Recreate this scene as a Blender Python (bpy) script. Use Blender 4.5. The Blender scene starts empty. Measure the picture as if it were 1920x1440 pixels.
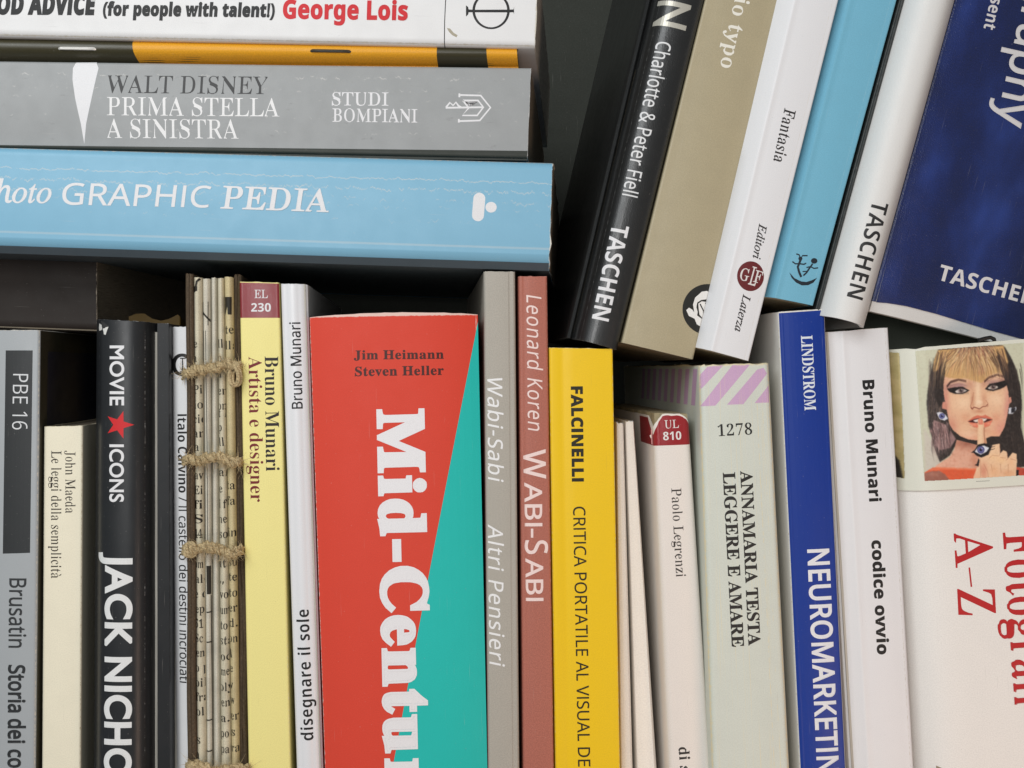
import bpy, bmesh, math, random
from mathutils import Vector, geometry

# ------------------------------------------------------------------ camera, world, lights, exposure
C = bpy.context.scene.collection
SC = bpy.context.scene
K = 0.33 / 1920                # metres per photo pixel on the plane of the spines (y = 0)
DIST = 0.42                    # camera to that plane
VPX, VPY = 800, 690            # photo pixel the lens axis meets
CAM = Vector(((VPX - 960) * K, -DIST, (720 - VPY) * K))

cd = bpy.data.cameras.new('camera'); cam = bpy.data.objects.new('camera', cd); C.objects.link(cam)
cam.location = CAM; cam.rotation_euler = (math.radians(90), 0, 0)
cd.sensor_width = 36; cd.lens = 36 * DIST / (1920 * K)
cd.shift_x = (960 - VPX) / 1920; cd.shift_y = -(720 - VPY) / 1920
cd.clip_start = 0.01; cd.clip_end = 20
SC.camera = cam

w = bpy.data.worlds.new('World'); SC.world = w; w.use_nodes = True
w.node_tree.nodes['Background'].inputs['Color'].default_value = (0.93, 0.97, 1.0, 1)
w.node_tree.nodes['Background'].inputs['Strength'].default_value = 0.18

def area(name, loc, target, sx, sy, power, color):
    l = bpy.data.lights.new(name, 'AREA'); l.shape = 'RECTANGLE'; l.size = sx; l.size_y = sy
    l.energy = power; l.color = color
    o = bpy.data.objects.new(name, l); C.objects.link(o); o.location = loc
    o.rotation_euler = (Vector(target) - Vector(loc)).to_track_quat('-Z', 'Y').to_euler()
    return o
area('window_light', (-0.34, -0.60, 0.42), (0.03, 0.0, 0.03), 0.50, 0.36, 3.8, (0.95, 0.985, 1.0))
area('added_front_fill', (-0.14, -0.72, 0.10), (0.02, 0.0, 0.02), 0.20, 0.20, 1.6, (1.0, 1.0, 0.995))  # added fill: lifts the dark gaps and lays a sheen on the navy cover
area('room_lamp', (0.30, -0.34, -0.27), (0.15, 0.0, -0.15), 0.20, 0.20, 0.62, (1.0, 0.68, 0.50))

SC.view_settings.view_transform = 'Standard'; SC.view_settings.look = 'None'
SC.view_settings.exposure = 0; SC.view_settings.gamma = 1
SC.view_settings.use_curve_mapping = False
SC.cycles.max_bounces = 6

# ------------------------------------------------------------------ helpers: pixels, tags, materials
R = random.Random(7)
def P3(px, py, y=0.0):
    f = (DIST + y) / DIST
    return Vector((CAM.x + ((px - 960) * K - CAM.x) * f, y, CAM.z + ((720 - py) * K - CAM.z) * f))
ZSHELF = (720 - 1765) * K
def lin(r, g, b):
    f = lambda c: c / 12.92 if c <= 0.04045 else ((c + 0.055) / 1.055) ** 2.4
    return tuple(f(c / 255) for c in (r, g, b))
GAIN = 1.0
def col(rgb):
    return tuple(min(0.86, c * GAIN) for c in lin(*rgb)) + (1,)

def thing(name, label, cat, loc, group=None):
    o = bpy.data.objects.new(name, None); C.objects.link(o); o.location = loc
    o.empty_display_size = 0.01
    o['label'] = label; o['category'] = cat
    if group: o['group'] = group
    return o
def mesh_obj(name, verts, faces, mats, root=None, uvs=None, midx=None, smooth=True, angle=40):
    me = bpy.data.meshes.new(name)
    off = root.location if root else Vector((0, 0, 0))
    me.from_pydata([tuple(Vector(v) - off) for v in verts], [], faces)
    if uvs:
        ul = me.uv_layers.new(name='uv')
        for lp in me.loops: ul.data[lp.index].uv = uvs[lp.vertex_index]
    for m in (mats if isinstance(mats, (list, tuple)) else [mats]): me.materials.append(m)
    if midx: me.polygons.foreach_set('material_index', midx)
    if smooth:
        me.polygons.foreach_set('use_smooth', [True] * len(me.polygons))
        me.set_sharp_from_angle(angle=math.radians(angle))
    me.update()
    o = bpy.data.objects.new(name, me); C.objects.link(o)
    if root: o.parent = root
    return o

class NT:
    def __init__(self, name):
        self.m = bpy.data.materials.new(name); self.m.use_nodes = True
        self.t = self.m.node_tree; self.b = self.t.nodes['Principled BSDF']
    def n(self, typ, **kw):
        x = self.t.nodes.new(typ)
        for k, v in kw.items():
            if k in x.inputs.keys() if isinstance(k, str) else False: x.inputs[k].default_value = v
            else: setattr(x, k, v)
        return x
    def l(self, a, b): self.t.links.new(a, b)
    def val(self, v, inp):
        if hasattr(v, 'is_linked') or hasattr(v, 'links'): self.l(v, inp)
        else: inp.default_value = v
    def math(self, op, a, b=0.0, clamp=False):
        x = self.t.nodes.new('ShaderNodeMath'); x.operation = op; x.use_clamp = clamp
        self.val(a, x.inputs[0]); self.val(b, x.inputs[1]); return x.outputs[0]
    def ramp(self, v, a, b):
        x = self.t.nodes.new('ShaderNodeMapRange'); x.interpolation_type = 'SMOOTHSTEP'
        self.val(v, x.inputs['Value']); x.inputs['From Min'].default_value = a; x.inputs['From Max'].default_value = b
        return x.outputs['Result']
    def mix(self, f, a, b):
        x = self.t.nodes.new('ShaderNodeMix'); x.data_type = 'RGBA'
        self.val(f, x.inputs[0]); self.val(a, x.inputs[6]); self.val(b, x.inputs[7]); return x.outputs[2]
    def noise(self, vec, scale, detail=3, rough=.55):
        x = self.t.nodes.new('ShaderNodeTexNoise'); self.l(vec, x.inputs['Vector'])
        x.inputs['Scale'].default_value = scale; x.inputs['Detail'].default_value = detail; x.inputs['Roughness'].default_value = rough
        return x.outputs['Fac']
    def vec(self, v, sc):
        x = self.t.nodes.new('ShaderNodeMapping'); self.l(v, x.inputs['Vector']); x.inputs['Scale'].default_value = sc
        return x.outputs['Vector']

def paint(name, rgb, rough=.5, spec=.35, grain=.05, bump=.12, bscale=45, W=0, L=0, wear=0, wearamp=.12,
          worn=(214, 206, 190), crease_sheen_lines=(), scuff=0, scuffcol=None, coat=0, streak=0, metallic=0, blotch=.05, painted_sheen=None, scratch=.16):
    """printed cover stock; uv is in centimetres (across, along)"""
    N = NT(name); uv = N.n('ShaderNodeUVMap', uv_map='uv').outputs[0]
    base = col(rgb)
    g1 = N.noise(uv, bscale, 2); g2 = N.noise(uv, 1.3, 4)
    c = N.mix(N.ramp(g1, .3, .7), tuple(x * (1 - grain) for x in base[:3]) + (1,), tuple(min(.9, x * (1 + grain)) for x in base[:3]) + (1,))
    if blotch:
        c = N.mix(N.math('MULTIPLY', N.ramp(g2, .35, .75), blotch * 2, True), c, tuple(x * .72 for x in base[:3]) + (1,))
    sep = N.n('ShaderNodeSeparateXYZ'); N.l(uv, sep.inputs[0]); u, t = sep.outputs[0], sep.outputs[1]
    if painted_sheen:                                        # broad lighter and darker tones: sheen painted into the colour
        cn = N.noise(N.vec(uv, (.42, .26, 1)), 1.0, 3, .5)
        c = N.mix(N.math('MULTIPLY', N.ramp(cn, .44, .80), .5), c, col(painted_sheen[0])); c = N.mix(N.math('MULTIPLY', N.math('SUBTRACT', 1.0, N.ramp(cn, .26, .52)), .55), c, col(painted_sheen[1]))
    if scratch:                                      # dust specks and hairline rubs
        sp_ = N.noise(uv, 16, 2, .5); hl = N.noise(N.vec(uv, (14, .35, 1)), 1.4, 3); gate = N.noise(uv, .8, 2)
        mk = N.math('ADD', N.ramp(sp_, .70, .76), N.math('MULTIPLY', N.ramp(hl, .66, .72), N.ramp(gate, .45, .6)), True)
        lum = .2126 * base[0] + .7152 * base[1] + .0722 * base[2]
        c = N.mix(N.math('MULTIPLY', mk, scratch), c, col((96, 92, 84)) if lum > .45 else col((206, 202, 194)))
    mask = None
    if wear:
        du = N.math('MINIMUM', N.math('ABSOLUTE', u), N.math('ABSOLUTE', N.math('SUBTRACT', u, W)))
        dt = N.math('MINIMUM', t, N.math('SUBTRACT', L, t))
        d = N.math('MINIMUM', du, dt)
        nz = N.noise(uv, 7, 5, .7)
        d = N.math('ADD', d, N.math('MULTIPLY', N.math('SUBTRACT', nz, .42), wearamp))
        mask = N.math('SUBTRACT', 1.0, N.ramp(d, 0.0, wear))
    for (ax, pos, amp, th, brk, *st) in crease_sheen_lines:
        a, o = (u, t) if ax == 'u' else (t, u)
        sv = N.vec(uv, (.12, 1, 1) if ax == 'u' else (1, .12, 1))
        nz = N.noise(sv, 2.2, 9, .78)
        off = N.math('ADD', N.math('SUBTRACT', a, pos), N.math('MULTIPLY', N.math('SUBTRACT', nz, .5), amp))
        m = N.math('SUBTRACT', 1.0, N.ramp(N.math('ABSOLUTE', off), th * .35, th))
        bn = N.noise(N.vec(uv, (.3, 1, 1) if ax == 'u' else (1, .3, 1)), 3.1 + pos * .37, 3)
        m = N.math('MULTIPLY', m, N.ramp(bn, brk, brk + .12)); m = N.math('MULTIPLY', m, st[0] if st else .85)
        mask = m if mask is None else N.math('MAXIMUM', mask, m)
    if scuff:
        sn = N.noise(N.vec(uv, (1.0, .25, 1)), 5, 6, .75)
        m = N.math('MULTIPLY', N.ramp(sn, .60, .74), scuff, True)
        c = N.mix(m, c, col(scuffcol or worn))
    if streak:
        sn = N.noise(N.vec(uv, (9, .06, 1)), 3, 3)
        c = N.mix(N.math('MULTIPLY', N.ramp(sn, .55, .72), streak, True), c, col(worn))
    if mask is not None: c = N.mix(mask, c, col(worn))
    N.l(c, N.b.inputs['Base Color'])
    r = N.math('ADD', rough - .09, N.math('MULTIPLY', g2, .2), True); N.l(r, N.b.inputs['Roughness'])
    N.b.inputs['Specular IOR Level'].default_value = spec; N.b.inputs['Metallic'].default_value = metallic
    N.b.inputs['Coat Weight'].default_value = coat; N.b.inputs['Coat Roughness'].default_value = .15
    h = N.math('ADD', g1, N.math('MULTIPLY', g2, .8))
    if mask is not None: h = N.math('ADD', h, N.math('MULTIPLY', mask, -1.5))
    bp = N.n('ShaderNodeBump'); bp.inputs['Strength'].default_value = bump; bp.inputs['Distance'].default_value = .0002
    N.l(h, bp.inputs['Height']); N.l(bp.outputs[0], N.b.inputs['Normal'])
    return N.m
def ink(name, rgb, rough=.5, spec=.3, wearoff=0, under=None, metallic=0):
    N = NT(name)
    geo = N.n('ShaderNodeNewGeometry').outputs['Position']
    g = N.noise(geo, 5200, 2); b = col(rgb)
    c = N.mix(N.ramp(g, .3, .7), tuple(x * .93 for x in b[:3]) + (1,), tuple(min(.9, x * 1.05) for x in b[:3]) + (1,))
    if wearoff:
        s = N.noise(geo, 900, 6, .75)
        c = N.mix(N.math('MULTIPLY', N.ramp(s, .62, .7), wearoff, True), c, col(under))
    N.l(c, N.b.inputs['Base Color']); N.b.inputs['Roughness'].default_value = rough
    N.b.inputs['Specular IOR Level'].default_value = spec; N.b.inputs['Metallic'].default_value = metallic
    return N.m
def pages_mat(name, rgb, dark=.45):
    N = NT(name); uv = N.n('ShaderNodeUVMap', uv_map='uv').outputs[0]
    a = N.noise(N.vec(uv, (40, .8, 1)), 1.6, 4, .7); b = N.noise(uv, 2, 3)
    base = col(rgb)
    c = N.mix(N.ramp(a, .3, .72), tuple(x * dark for x in base[:3]) + (1,), base)
    c = N.mix(N.math('MULTIPLY', b, .35), c, tuple(x * .7 for x in base[:3]) + (1,))
    N.l(c, N.b.inputs['Base Color']); N.b.inputs['Roughness'].default_value = .8; N.b.inputs['Specular IOR Level'].default_value = .15
    bp = N.n('ShaderNodeBump'); bp.inputs['Strength'].default_value = .5; bp.inputs['Distance'].default_value = .0004
    N.l(a, bp.inputs['Height']); N.l(bp.outputs[0], N.b.inputs['Normal'])
    return N.m
_ink = {}
def INK(rgb, **k):
    key = (rgb, tuple(sorted(k.items())))
    if key not in _ink: _ink[key] = ink('ink', rgb, **k)
    return _ink[key]

GLYPHS = {  # per face: character -> (advance, contours); whole numbers, 400 to the em; each contour starts at x, y and goes on in steps
'B': {
'1': (150, [[26,0,0,14,27,1,5,3,3,5,1,143,-20,-21,-7,-5,-5,-1,-7,0,-6,4,-5,7,-1,8,15,5,12,6,33,24,31,0,0,-168,3,-7,4,-3,28,-1,0,-14]]),
'2': (150, [[9,0,0,28,48,48,18,22,7,13,4,10,3,12,2,13,-2,16,-4,9,-8,6,-12,1,-9,-4,-6,-8,-4,-14,-1,-20,-18,2,-10,6,-5,8,-1,12,3,12,7,8,8,6,10,4,13,3,14,1,18,0,12,-2,14,-6,12,-10,7,-13,2,-18,-5,-18,-9,-15,-15,-17,-67,-65,69,0,7,4,5,5,6,17,16,0,-2,-56]]),
'7': (150, [[44,0,72,163,-77,-1,-5,-3,-3,-4,-3,-20,-16,0,1,57,128,0,0,-13,-74,-179]]),
'8': (150, [[73,-3,-14,1,-15,3,-10,4,-10,7,-6,7,-6,10,-3,11,-1,12,3,13,6,10,12,11,19,11,-13,8,-7,7,-7,8,-4,9,-2,9,-1,12,2,10,4,9,10,12,15,9,17,4,19,0,17,-2,13,-5,11,-8,8,-13,3,-9,1,-10,-1,-10,-4,-8,-10,-12,-21,-13,20,-12,14,-12,6,-9,2,-7,2,-17,-2,-12,-4,-10,-6,-9,-9,-7,-19,-8,-13,-3], [81,113,10,8,6,9,3,12,-1,12,-3,11,-6,9,-9,4,-10,1,-8,-4,-7,-8,-4,-12,1,-13,2,-7,5,-8,9,-7], [75,13,12,2,5,3,6,6,5,11,2,15,-3,10,-6,8,-13,9,-17,9,-11,-9,-7,-11,-3,-11,0,-15,3,-10,8,-11,8,-5]]),
'A': (175, [[-3,0,0,7,6,1,5,3,8,11,66,164,8,0,68,-160,9,-15,5,-3,5,-1,0,-7,-85,0,0,7,14,2,5,3,2,5,-1,8,-11,28,-60,0,-10,-26,-1,-10,2,-4,4,-4,15,-2,0,-7], [45,64,52,0,-26,64]]),
'B': (177, [[6,0,0,7,10,1,7,3,4,5,2,8,1,123,-1,13,-3,8,-7,6,-13,1,0,7,82,0,22,-1,25,-6,11,-7,8,-9,4,-12,0,-12,-2,-10,-8,-12,-9,-6,-11,-5,-13,-3,16,-4,13,-6,10,-7,8,-8,4,-10,1,-15,-3,-15,-7,-13,-9,-7,-10,-6,-22,-6,-21,-2], [73,101,15,1,10,2,9,6,4,8,3,17,-2,19,-4,11,-9,6,-8,2,-9,0,-5,-1,-3,-3,-1,-11], [89,10,10,1,7,2,5,4,3,4,6,17,0,13,-1,14,-5,15,-9,7,-13,4,-19,1,0,-73,4,-7]]),
'C': (187, [[103,-4,-26,3,-19,7,-16,11,-16,18,-10,22,-5,21,0,27,6,24,10,18,12,15,16,12,15,7,21,4,19,1,17,-3,28,-9,8,3,5,9,7,0,0,-63,-7,0,-11,23,-12,14,-14,11,-12,5,-10,1,-11,0,-13,-5,-11,-10,-8,-14,-5,-20,-2,-11,-1,-39,3,-23,2,-10,4,-8,9,-14,12,-9,7,-2,8,-2,16,0,16,4,13,7,12,9,11,12,8,-7,-15,-17,-18,-12,-20,-8]]),
'D': (198, [[8,0,0,7,11,1,5,3,3,4,2,7,1,128,-1,11,-4,9,-6,4,-13,1,0,7,83,0,22,-1,14,-3,18,-6,10,-6,9,-8,11,-13,8,-15,5,-18,1,-21,-2,-28,-4,-12,-4,-11,-6,-9,-8,-8,-8,-7,-10,-6,-24,-7,-30,-3], [89,10,12,1,11,4,9,6,7,9,5,11,4,15,2,16,1,20,-3,35,-2,10,-8,16,-9,11,-6,4,-7,3,-16,2,-8,-1,-5,-3,-2,-5,-1,-10,0,-132,2,-6,2,-4,5,-2]]),
'E': (177, [[6,0,0,7,13,1,7,5,3,6,1,12,-1,129,-2,7,-4,5,-7,3,-10,0,0,7,154,0,0,-54,-7,0,-3,15,-4,9,-6,7,-9,6,-17,6,-17,1,-16,-1,-6,-3,-2,-10,0,-60,15,1,13,6,4,4,5,8,5,21,7,0,0,-91,-7,0,-4,22,-3,6,-5,6,-13,6,-17,2,0,-62,2,-11,6,-4,21,-1,21,4,13,5,9,7,11,13,8,17,8,0,-11,-57]]),
'G': (203, [[107,-4,-27,3,-20,7,-17,11,-16,17,-11,22,-4,22,0,27,4,21,9,18,12,16,15,12,18,9,20,4,20,1,18,-3,28,-9,6,3,6,9,7,0,0,-63,-7,0,-9,20,-14,18,-13,9,-15,6,-18,1,-13,-5,-11,-10,-8,-14,-6,-19,-2,-24,0,-27,2,-19,3,-15,6,-13,7,-11,11,-9,14,-5,17,0,11,4,6,8,1,9,0,24,-2,12,-3,4,-4,3,-18,3,0,6,90,0,0,-6,-15,-3,-3,-3,-2,-4,-2,-10,0,-41,-17,-7,-18,-5,-18,-3]]),
'H': (209, [[6,0,0,7,13,2,7,5,3,6,1,12,-1,127,-2,7,-4,5,-7,3,-10,1,0,7,91,0,0,-7,-17,-3,-4,-3,-2,-5,-1,-11,0,-53,64,0,0,53,-2,12,-2,5,-4,2,-16,3,0,7,90,0,0,-7,-13,-2,-6,-4,-3,-8,-1,-9,0,-128,2,-8,4,-5,7,-3,10,-1,0,-7,-90,0,0,7,10,1,7,3,3,3,2,6,2,10,0,58,-64,0,0,-58,1,-10,3,-6,4,-4,5,-2,11,-1,0,-7]]),
'I': (104, [[5,0,0,7,13,3,8,5,3,6,1,9,0,132,-3,7,-4,3,-7,2,-11,1,0,7,93,0,0,-7,-12,-1,-7,-2,-3,-3,-2,-7,-1,-131,1,-10,3,-6,7,-5,14,-3,0,-7]]),
'J': (132, [[44,-26,-16,2,-15,7,-10,11,-4,13,1,9,4,8,8,5,10,0,10,-4,4,-9,1,-10,-6,-13,0,-4,2,-3,9,-2,8,1,5,5,3,8,1,11,-1,149,-1,7,-4,4,-7,4,-14,2,0,7,94,0,0,-7,-10,-1,-7,-3,-4,-3,-2,-7,-1,-135,-2,-9,-4,-16,-9,-12,-11,-8,-15,-5]]),
'L': (171, [[6,0,0,7,13,2,7,5,3,6,1,12,-1,128,-2,7,-4,4,-7,3,-10,1,0,7,94,0,0,-7,-12,0,-7,-3,-5,-4,-3,-8,0,-128,1,-14,5,-5,13,-2,22,2,16,5,10,6,9,10,7,11,8,17,7,0,-10,-62]]),
'M': (254, [[6,0,0,7,13,2,7,6,3,7,1,10,-1,130,-2,6,-4,4,-6,2,-11,1,0,7,68,0,53,-125,53,125,67,0,0,-7,-12,-2,-7,-5,-3,-7,-1,-10,1,-128,2,-8,3,-4,6,-3,11,-1,0,-7,-89,0,0,7,11,2,6,2,4,5,2,7,1,137,-67,-160,-7,0,-66,156,1,-133,2,-8,4,-4,8,-3,11,-1,0,-7]]),
'N': (197, [[161,-4,-118,144,1,-119,2,-7,3,-3,7,-3,11,-1,0,-7,-60,0,0,7,14,2,6,4,3,8,0,10,0,124,-14,17,-9,3,0,7,56,0,93,-115,0,95,-3,6,-4,4,-17,3,0,7,60,0,0,-7,-10,-1,-7,-3,-3,-3,-3,-7,0,-165]]),
'O': (210, [[104,-4,-19,2,-18,5,-18,10,-13,12,-11,15,-8,16,-5,19,-1,19,2,20,6,17,9,16,12,14,14,11,17,8,18,5,20,1,19,-2,18,-6,15,-9,14,-12,10,-14,8,-17,5,-18,1,-20,-1,-16,-6,-19,-8,-16,-12,-14,-14,-11,-16,-9,-18,-5], [106,5,7,0,13,5,5,4,9,12,7,17,2,10,3,38,-1,20,-2,17,-4,15,-6,12,-7,10,-8,7,-9,4,-11,1,-14,-2,-6,-3,-6,-4,-8,-12,-7,-17,-2,-10,-3,-38,1,-20,2,-17,4,-15,6,-12,7,-10,8,-7,9,-4]]),
'R': (189, [[6,0,0,7,13,2,7,5,3,6,1,12,-1,127,-2,7,-4,5,-7,3,-10,1,0,7,87,0,18,-1,25,-6,17,-9,7,-8,6,-13,1,-11,-3,-15,-4,-9,-11,-11,-11,-5,-12,-5,50,-74,7,-6,9,-2,0,-7,-57,0,-54,85,-8,0,1,-63,2,-7,4,-4,6,-3,11,-1,0,-7], [73,93,18,1,11,3,10,6,6,10,3,18,-2,20,-6,12,-9,7,-9,2,-10,0,-7,-1,-3,-4,-2,-11]]),
'S': (156, [[17,-4,0,67,8,0,7,-22,10,-19,10,-8,11,-6,18,-2,15,4,11,9,3,7,1,8,-2,13,-7,9,-9,6,-45,24,-13,11,-8,9,-5,12,-2,15,2,15,6,15,6,7,8,7,10,6,9,2,10,1,13,0,36,-8,5,2,3,6,8,0,0,-58,-7,0,-7,18,-12,16,-11,10,-10,4,-16,2,-13,-4,-5,-5,-4,-5,-3,-12,2,-11,9,-10,12,-8,45,-22,11,-8,9,-10,6,-13,2,-17,-2,-16,-6,-14,-8,-10,-9,-6,-9,-5,-11,-4,-16,-2,-15,0,-35,9,-5,-2,-4,-7]]),
'T': (169, [[37,0,0,7,10,1,8,3,4,5,3,8,0,149,-19,-2,-8,-3,-7,-5,-7,-8,-5,-8,-4,-20,-8,0,0,55,160,0,0,-55,-7,0,-2,14,-5,12,-12,12,-17,7,-16,1,1,-150,2,-8,5,-4,7,-3,11,-1,0,-7]]),
'a': (138, [[102,-4,-9,1,-7,3,-4,6,-2,8,-16,-12,-11,-4,-11,-1,-10,0,-8,2,-6,4,-6,7,-3,9,0,12,2,8,7,9,7,6,14,8,41,14,-1,24,-2,9,-5,6,-9,3,-14,-1,-4,-2,-3,-3,0,-3,5,-10,2,-6,-1,-7,-4,-5,-6,-4,-7,-1,-6,1,-6,3,-5,9,0,12,5,9,10,9,11,5,10,2,28,1,11,-2,9,-4,7,-4,7,-8,4,-11,1,-10,1,-71,1,-3,3,0,6,3,4,-6,-14,-11,-8,-3], [60,13,10,4,10,8,0,43,-15,-5,-7,-5,-5,-6,-4,-6,-2,-12,2,-12,4,-6]]),
'd': (148, [[56,-4,-13,2,-12,6,-10,10,-7,13,-5,15,-1,17,1,19,4,14,6,12,8,10,9,7,11,5,11,1,12,-1,10,-5,9,-9,-1,54,-2,5,-3,2,-13,3,0,6,58,0,0,-157,3,-10,10,-4,0,-7,-23,-2,-29,-6,0,20,-6,-9,-8,-6,-9,-4], [69,11,6,2,7,4,4,6,3,7,0,68,-2,5,-5,5,-6,3,-6,1,-10,-2,-7,-8,-4,-15,-2,-22,1,-26,4,-16,6,-9]]),
'e': (120, [[62,-4,-13,1,-9,4,-8,5,-9,8,-7,11,-4,10,-3,12,-1,16,1,12,3,14,4,10,8,10,9,9,8,5,12,3,10,1,11,-1,10,-2,8,-5,8,-7,5,-8,5,-10,2,-12,1,-16,-66,0,1,-15,5,-17,9,-12,13,-5,10,0,7,3,7,5,9,9,6,-5,-11,-14,-12,-11,-14,-6], [46,77,35,0,-2,28,-2,7,-5,5,-5,2,-5,-1,-5,-2,-4,-4,-5,-14]]),
'g': (131, [[58,-56,-19,1,-15,4,-11,6,-7,10,0,7,3,8,6,5,12,5,-10,6,-6,8,-2,8,2,9,4,6,6,6,20,11,-14,7,-7,6,-6,7,-3,7,-2,9,0,9,2,10,5,8,8,9,11,6,13,4,20,1,13,-2,12,-3,34,0,0,-15,-20,0,7,-12,3,-14,-3,-12,-7,-13,-10,-8,-11,-5,-10,-2,-20,1,-7,-2,-7,-5,-2,-7,2,-4,5,-3,45,-3,12,-2,10,-4,7,-7,4,-9,1,-11,-2,-12,-7,-12,-14,-9,-20,-6], [63,50,7,1,6,6,3,10,1,17,-1,18,-3,10,-5,5,-8,2,-8,-2,-5,-7,-3,-10,-1,-16,1,-15,3,-11,5,-6], [64,-46,23,2,11,4,5,5,2,5,0,6,-2,4,-4,4,-10,2,-50,0,-7,-5,-2,-6,0,-6,2,-6,6,-4,7,-3]]),
'i': (79, [[40,145,-8,1,-6,5,-4,6,-2,8,2,8,4,6,6,5,8,1,8,-1,7,-5,4,-6,1,-8,-1,-8,-4,-6,-7,-5], [7,0,0,6,8,2,4,3,2,11,0,86,-3,7,-10,2,0,7,51,0,1,-106,3,-9,9,-3,0,-6]]),
'l': (80, [[7,0,0,6,8,2,4,3,2,11,0,141,-3,10,-4,2,-6,1,0,6,51,0,1,-164,3,-9,9,-3,0,-6]]),
'm': (222, [[7,0,0,6,8,2,4,4,2,10,0,84,-4,9,-9,3,0,6,51,0,0,-18,13,14,9,5,10,2,16,-1,10,-4,7,-8,4,-10,8,10,10,8,10,4,7,1,10,0,9,-2,8,-5,6,-7,3,-10,2,-12,1,-75,4,-7,8,-3,0,-6,-63,0,0,6,6,2,5,3,2,11,-1,74,-3,10,-4,2,-5,1,-11,-4,-10,-10,0,-78,3,-8,9,-3,0,-6,-62,0,0,6,6,2,4,3,3,11,-1,74,-3,9,-4,3,-5,1,-6,-1,-6,-3,-9,-11,0,-77,3,-8,9,-3,0,-6]]),
'n': (152, [[7,0,0,6,8,2,4,4,2,10,0,84,-4,9,-9,3,0,6,51,0,0,-17,11,11,6,4,10,4,11,1,11,-1,12,-6,8,-12,3,-10,2,-83,4,-6,8,-3,0,-6,-64,0,0,6,7,1,4,5,2,10,-1,74,-3,10,-4,2,-5,1,-6,-1,-6,-3,-10,-11,0,-77,4,-8,9,-3,0,-6]]),
'o': (135, [[67,-4,-14,1,-10,4,-9,5,-10,9,-6,8,-6,13,-3,11,-1,15,0,12,4,14,4,10,8,11,10,8,9,6,13,3,11,1,11,-1,13,-3,9,-5,10,-9,8,-11,4,-10,4,-14,1,-12,-1,-13,-4,-14,-4,-10,-8,-11,-10,-8,-9,-5,-12,-4], [67,5,10,2,5,5,2,6,3,15,1,29,-1,25,-3,19,-6,10,-4,2,-7,2,-9,-3,-7,-9,-3,-17,-1,-29,1,-29,3,-16,7,-10]]),
'r': (115, [[7,0,0,6,8,2,4,3,2,11,0,86,-3,7,-10,2,0,7,50,0,0,-23,11,14,14,10,7,2,7,0,6,-1,6,-4,5,-6,2,-10,-2,-8,-5,-6,-7,-3,-9,1,-4,2,-8,10,-6,2,-4,-1,-5,-4,-5,-11,-1,-11,0,-60,2,-5,3,-3,14,-3,0,-6]]),
's': (115, [[60,-4,-11,2,-20,5,-5,-1,-4,-5,-6,0,0,45,7,0,4,-13,7,-10,8,-8,9,-4,10,-1,9,3,7,6,2,8,-2,7,-6,8,-35,19,-12,11,-5,8,-2,7,1,16,3,7,5,8,8,7,7,4,8,2,12,1,26,-6,4,1,3,5,6,0,0,-39,-7,0,-3,9,-5,9,-7,6,-8,4,-8,1,-9,-1,-5,-3,-4,-6,0,-8,4,-7,7,-6,28,-14,9,-6,9,-9,3,-11,1,-12,-1,-9,-7,-15,-6,-6,-9,-5,-8,-3]]),
't': (91, [[49,-4,-9,1,-8,3,-6,4,-4,8,-3,14,0,85,-11,0,0,9,27,28,17,22,6,0,0,-46,25,0,0,-13,-25,0,0,-87,3,-6,6,-2,9,4,6,10,7,-4,-7,-13,-9,-9,-11,-6]]),
'u': (150, [[52,-4,-11,1,-9,4,-6,6,-4,8,-4,20,0,71,-4,9,-9,3,0,6,52,0,0,-98,2,-5,3,-4,9,-3,11,3,9,9,0,81,-2,5,-3,3,-10,3,0,6,53,0,1,-101,1,-5,3,-3,10,-3,0,-7,-24,-2,-29,-7,0,20,-7,-8,-10,-7,-10,-4]]),
'v': (122, [[57,-4,-44,108,-6,10,-8,3,0,7,67,0,0,-6,-12,-2,-2,-2,0,-5,22,-60,22,59,0,5,-3,2,-12,3,0,6,41,0,0,-6,-9,-4,-7,-11,-42,-107]]),
},
'R': {
'1': (141, [[24,0,0,14,36,1,3,8,1,9,-10,134,-21,-26,-5,-1,-7,0,-4,4,-1,7,1,8,30,11,24,24,21,0,-2,-168,1,-7,2,-3,36,-1,0,-14]]),
'4': (141, [[45,0,0,14,28,1,3,3,2,3,1,9,0,20,-62,0,-14,16,77,126,25,0,-1,-124,29,0,0,-18,-29,0,1,-28,3,-4,26,-4,0,-14], [20,68,59,0,0,61,-4,37,-17,-32]]),
'5': (141, [[62,-3,-20,2,1,2,-3,4,-20,3,-4,5,2,5,-4,6,-1,10,2,8,6,5,9,1,1,-16,3,-7,8,-7,19,-2,15,2,7,4,6,7,4,9,2,13,0,15,-2,11,-4,8,-7,8,-5,3,-17,3,-17,-1,-8,-4,-20,5,8,93,96,0,1,-49,-14,0,-3,14,-4,5,-61,0,-4,-49,17,3,17,0,13,-1,16,-5,13,-8,0,-8,7,-10,4,-16,0,-15,-2,-15,-4,-10,-9,-10,-3,-9,-24,-7,-2,-3]]),
'A': (164, [[6,0,0,7,4,4,5,11,63,164,6,0,64,-178,19,-1,0,-7,-81,0,0,7,25,2,3,3,0,5,-2,8,-10,28,-63,0,-10,-26,-1,-10,0,-4,2,-4,18,-2,-9,-7], [43,64,55,0,-32,64]]),
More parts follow.
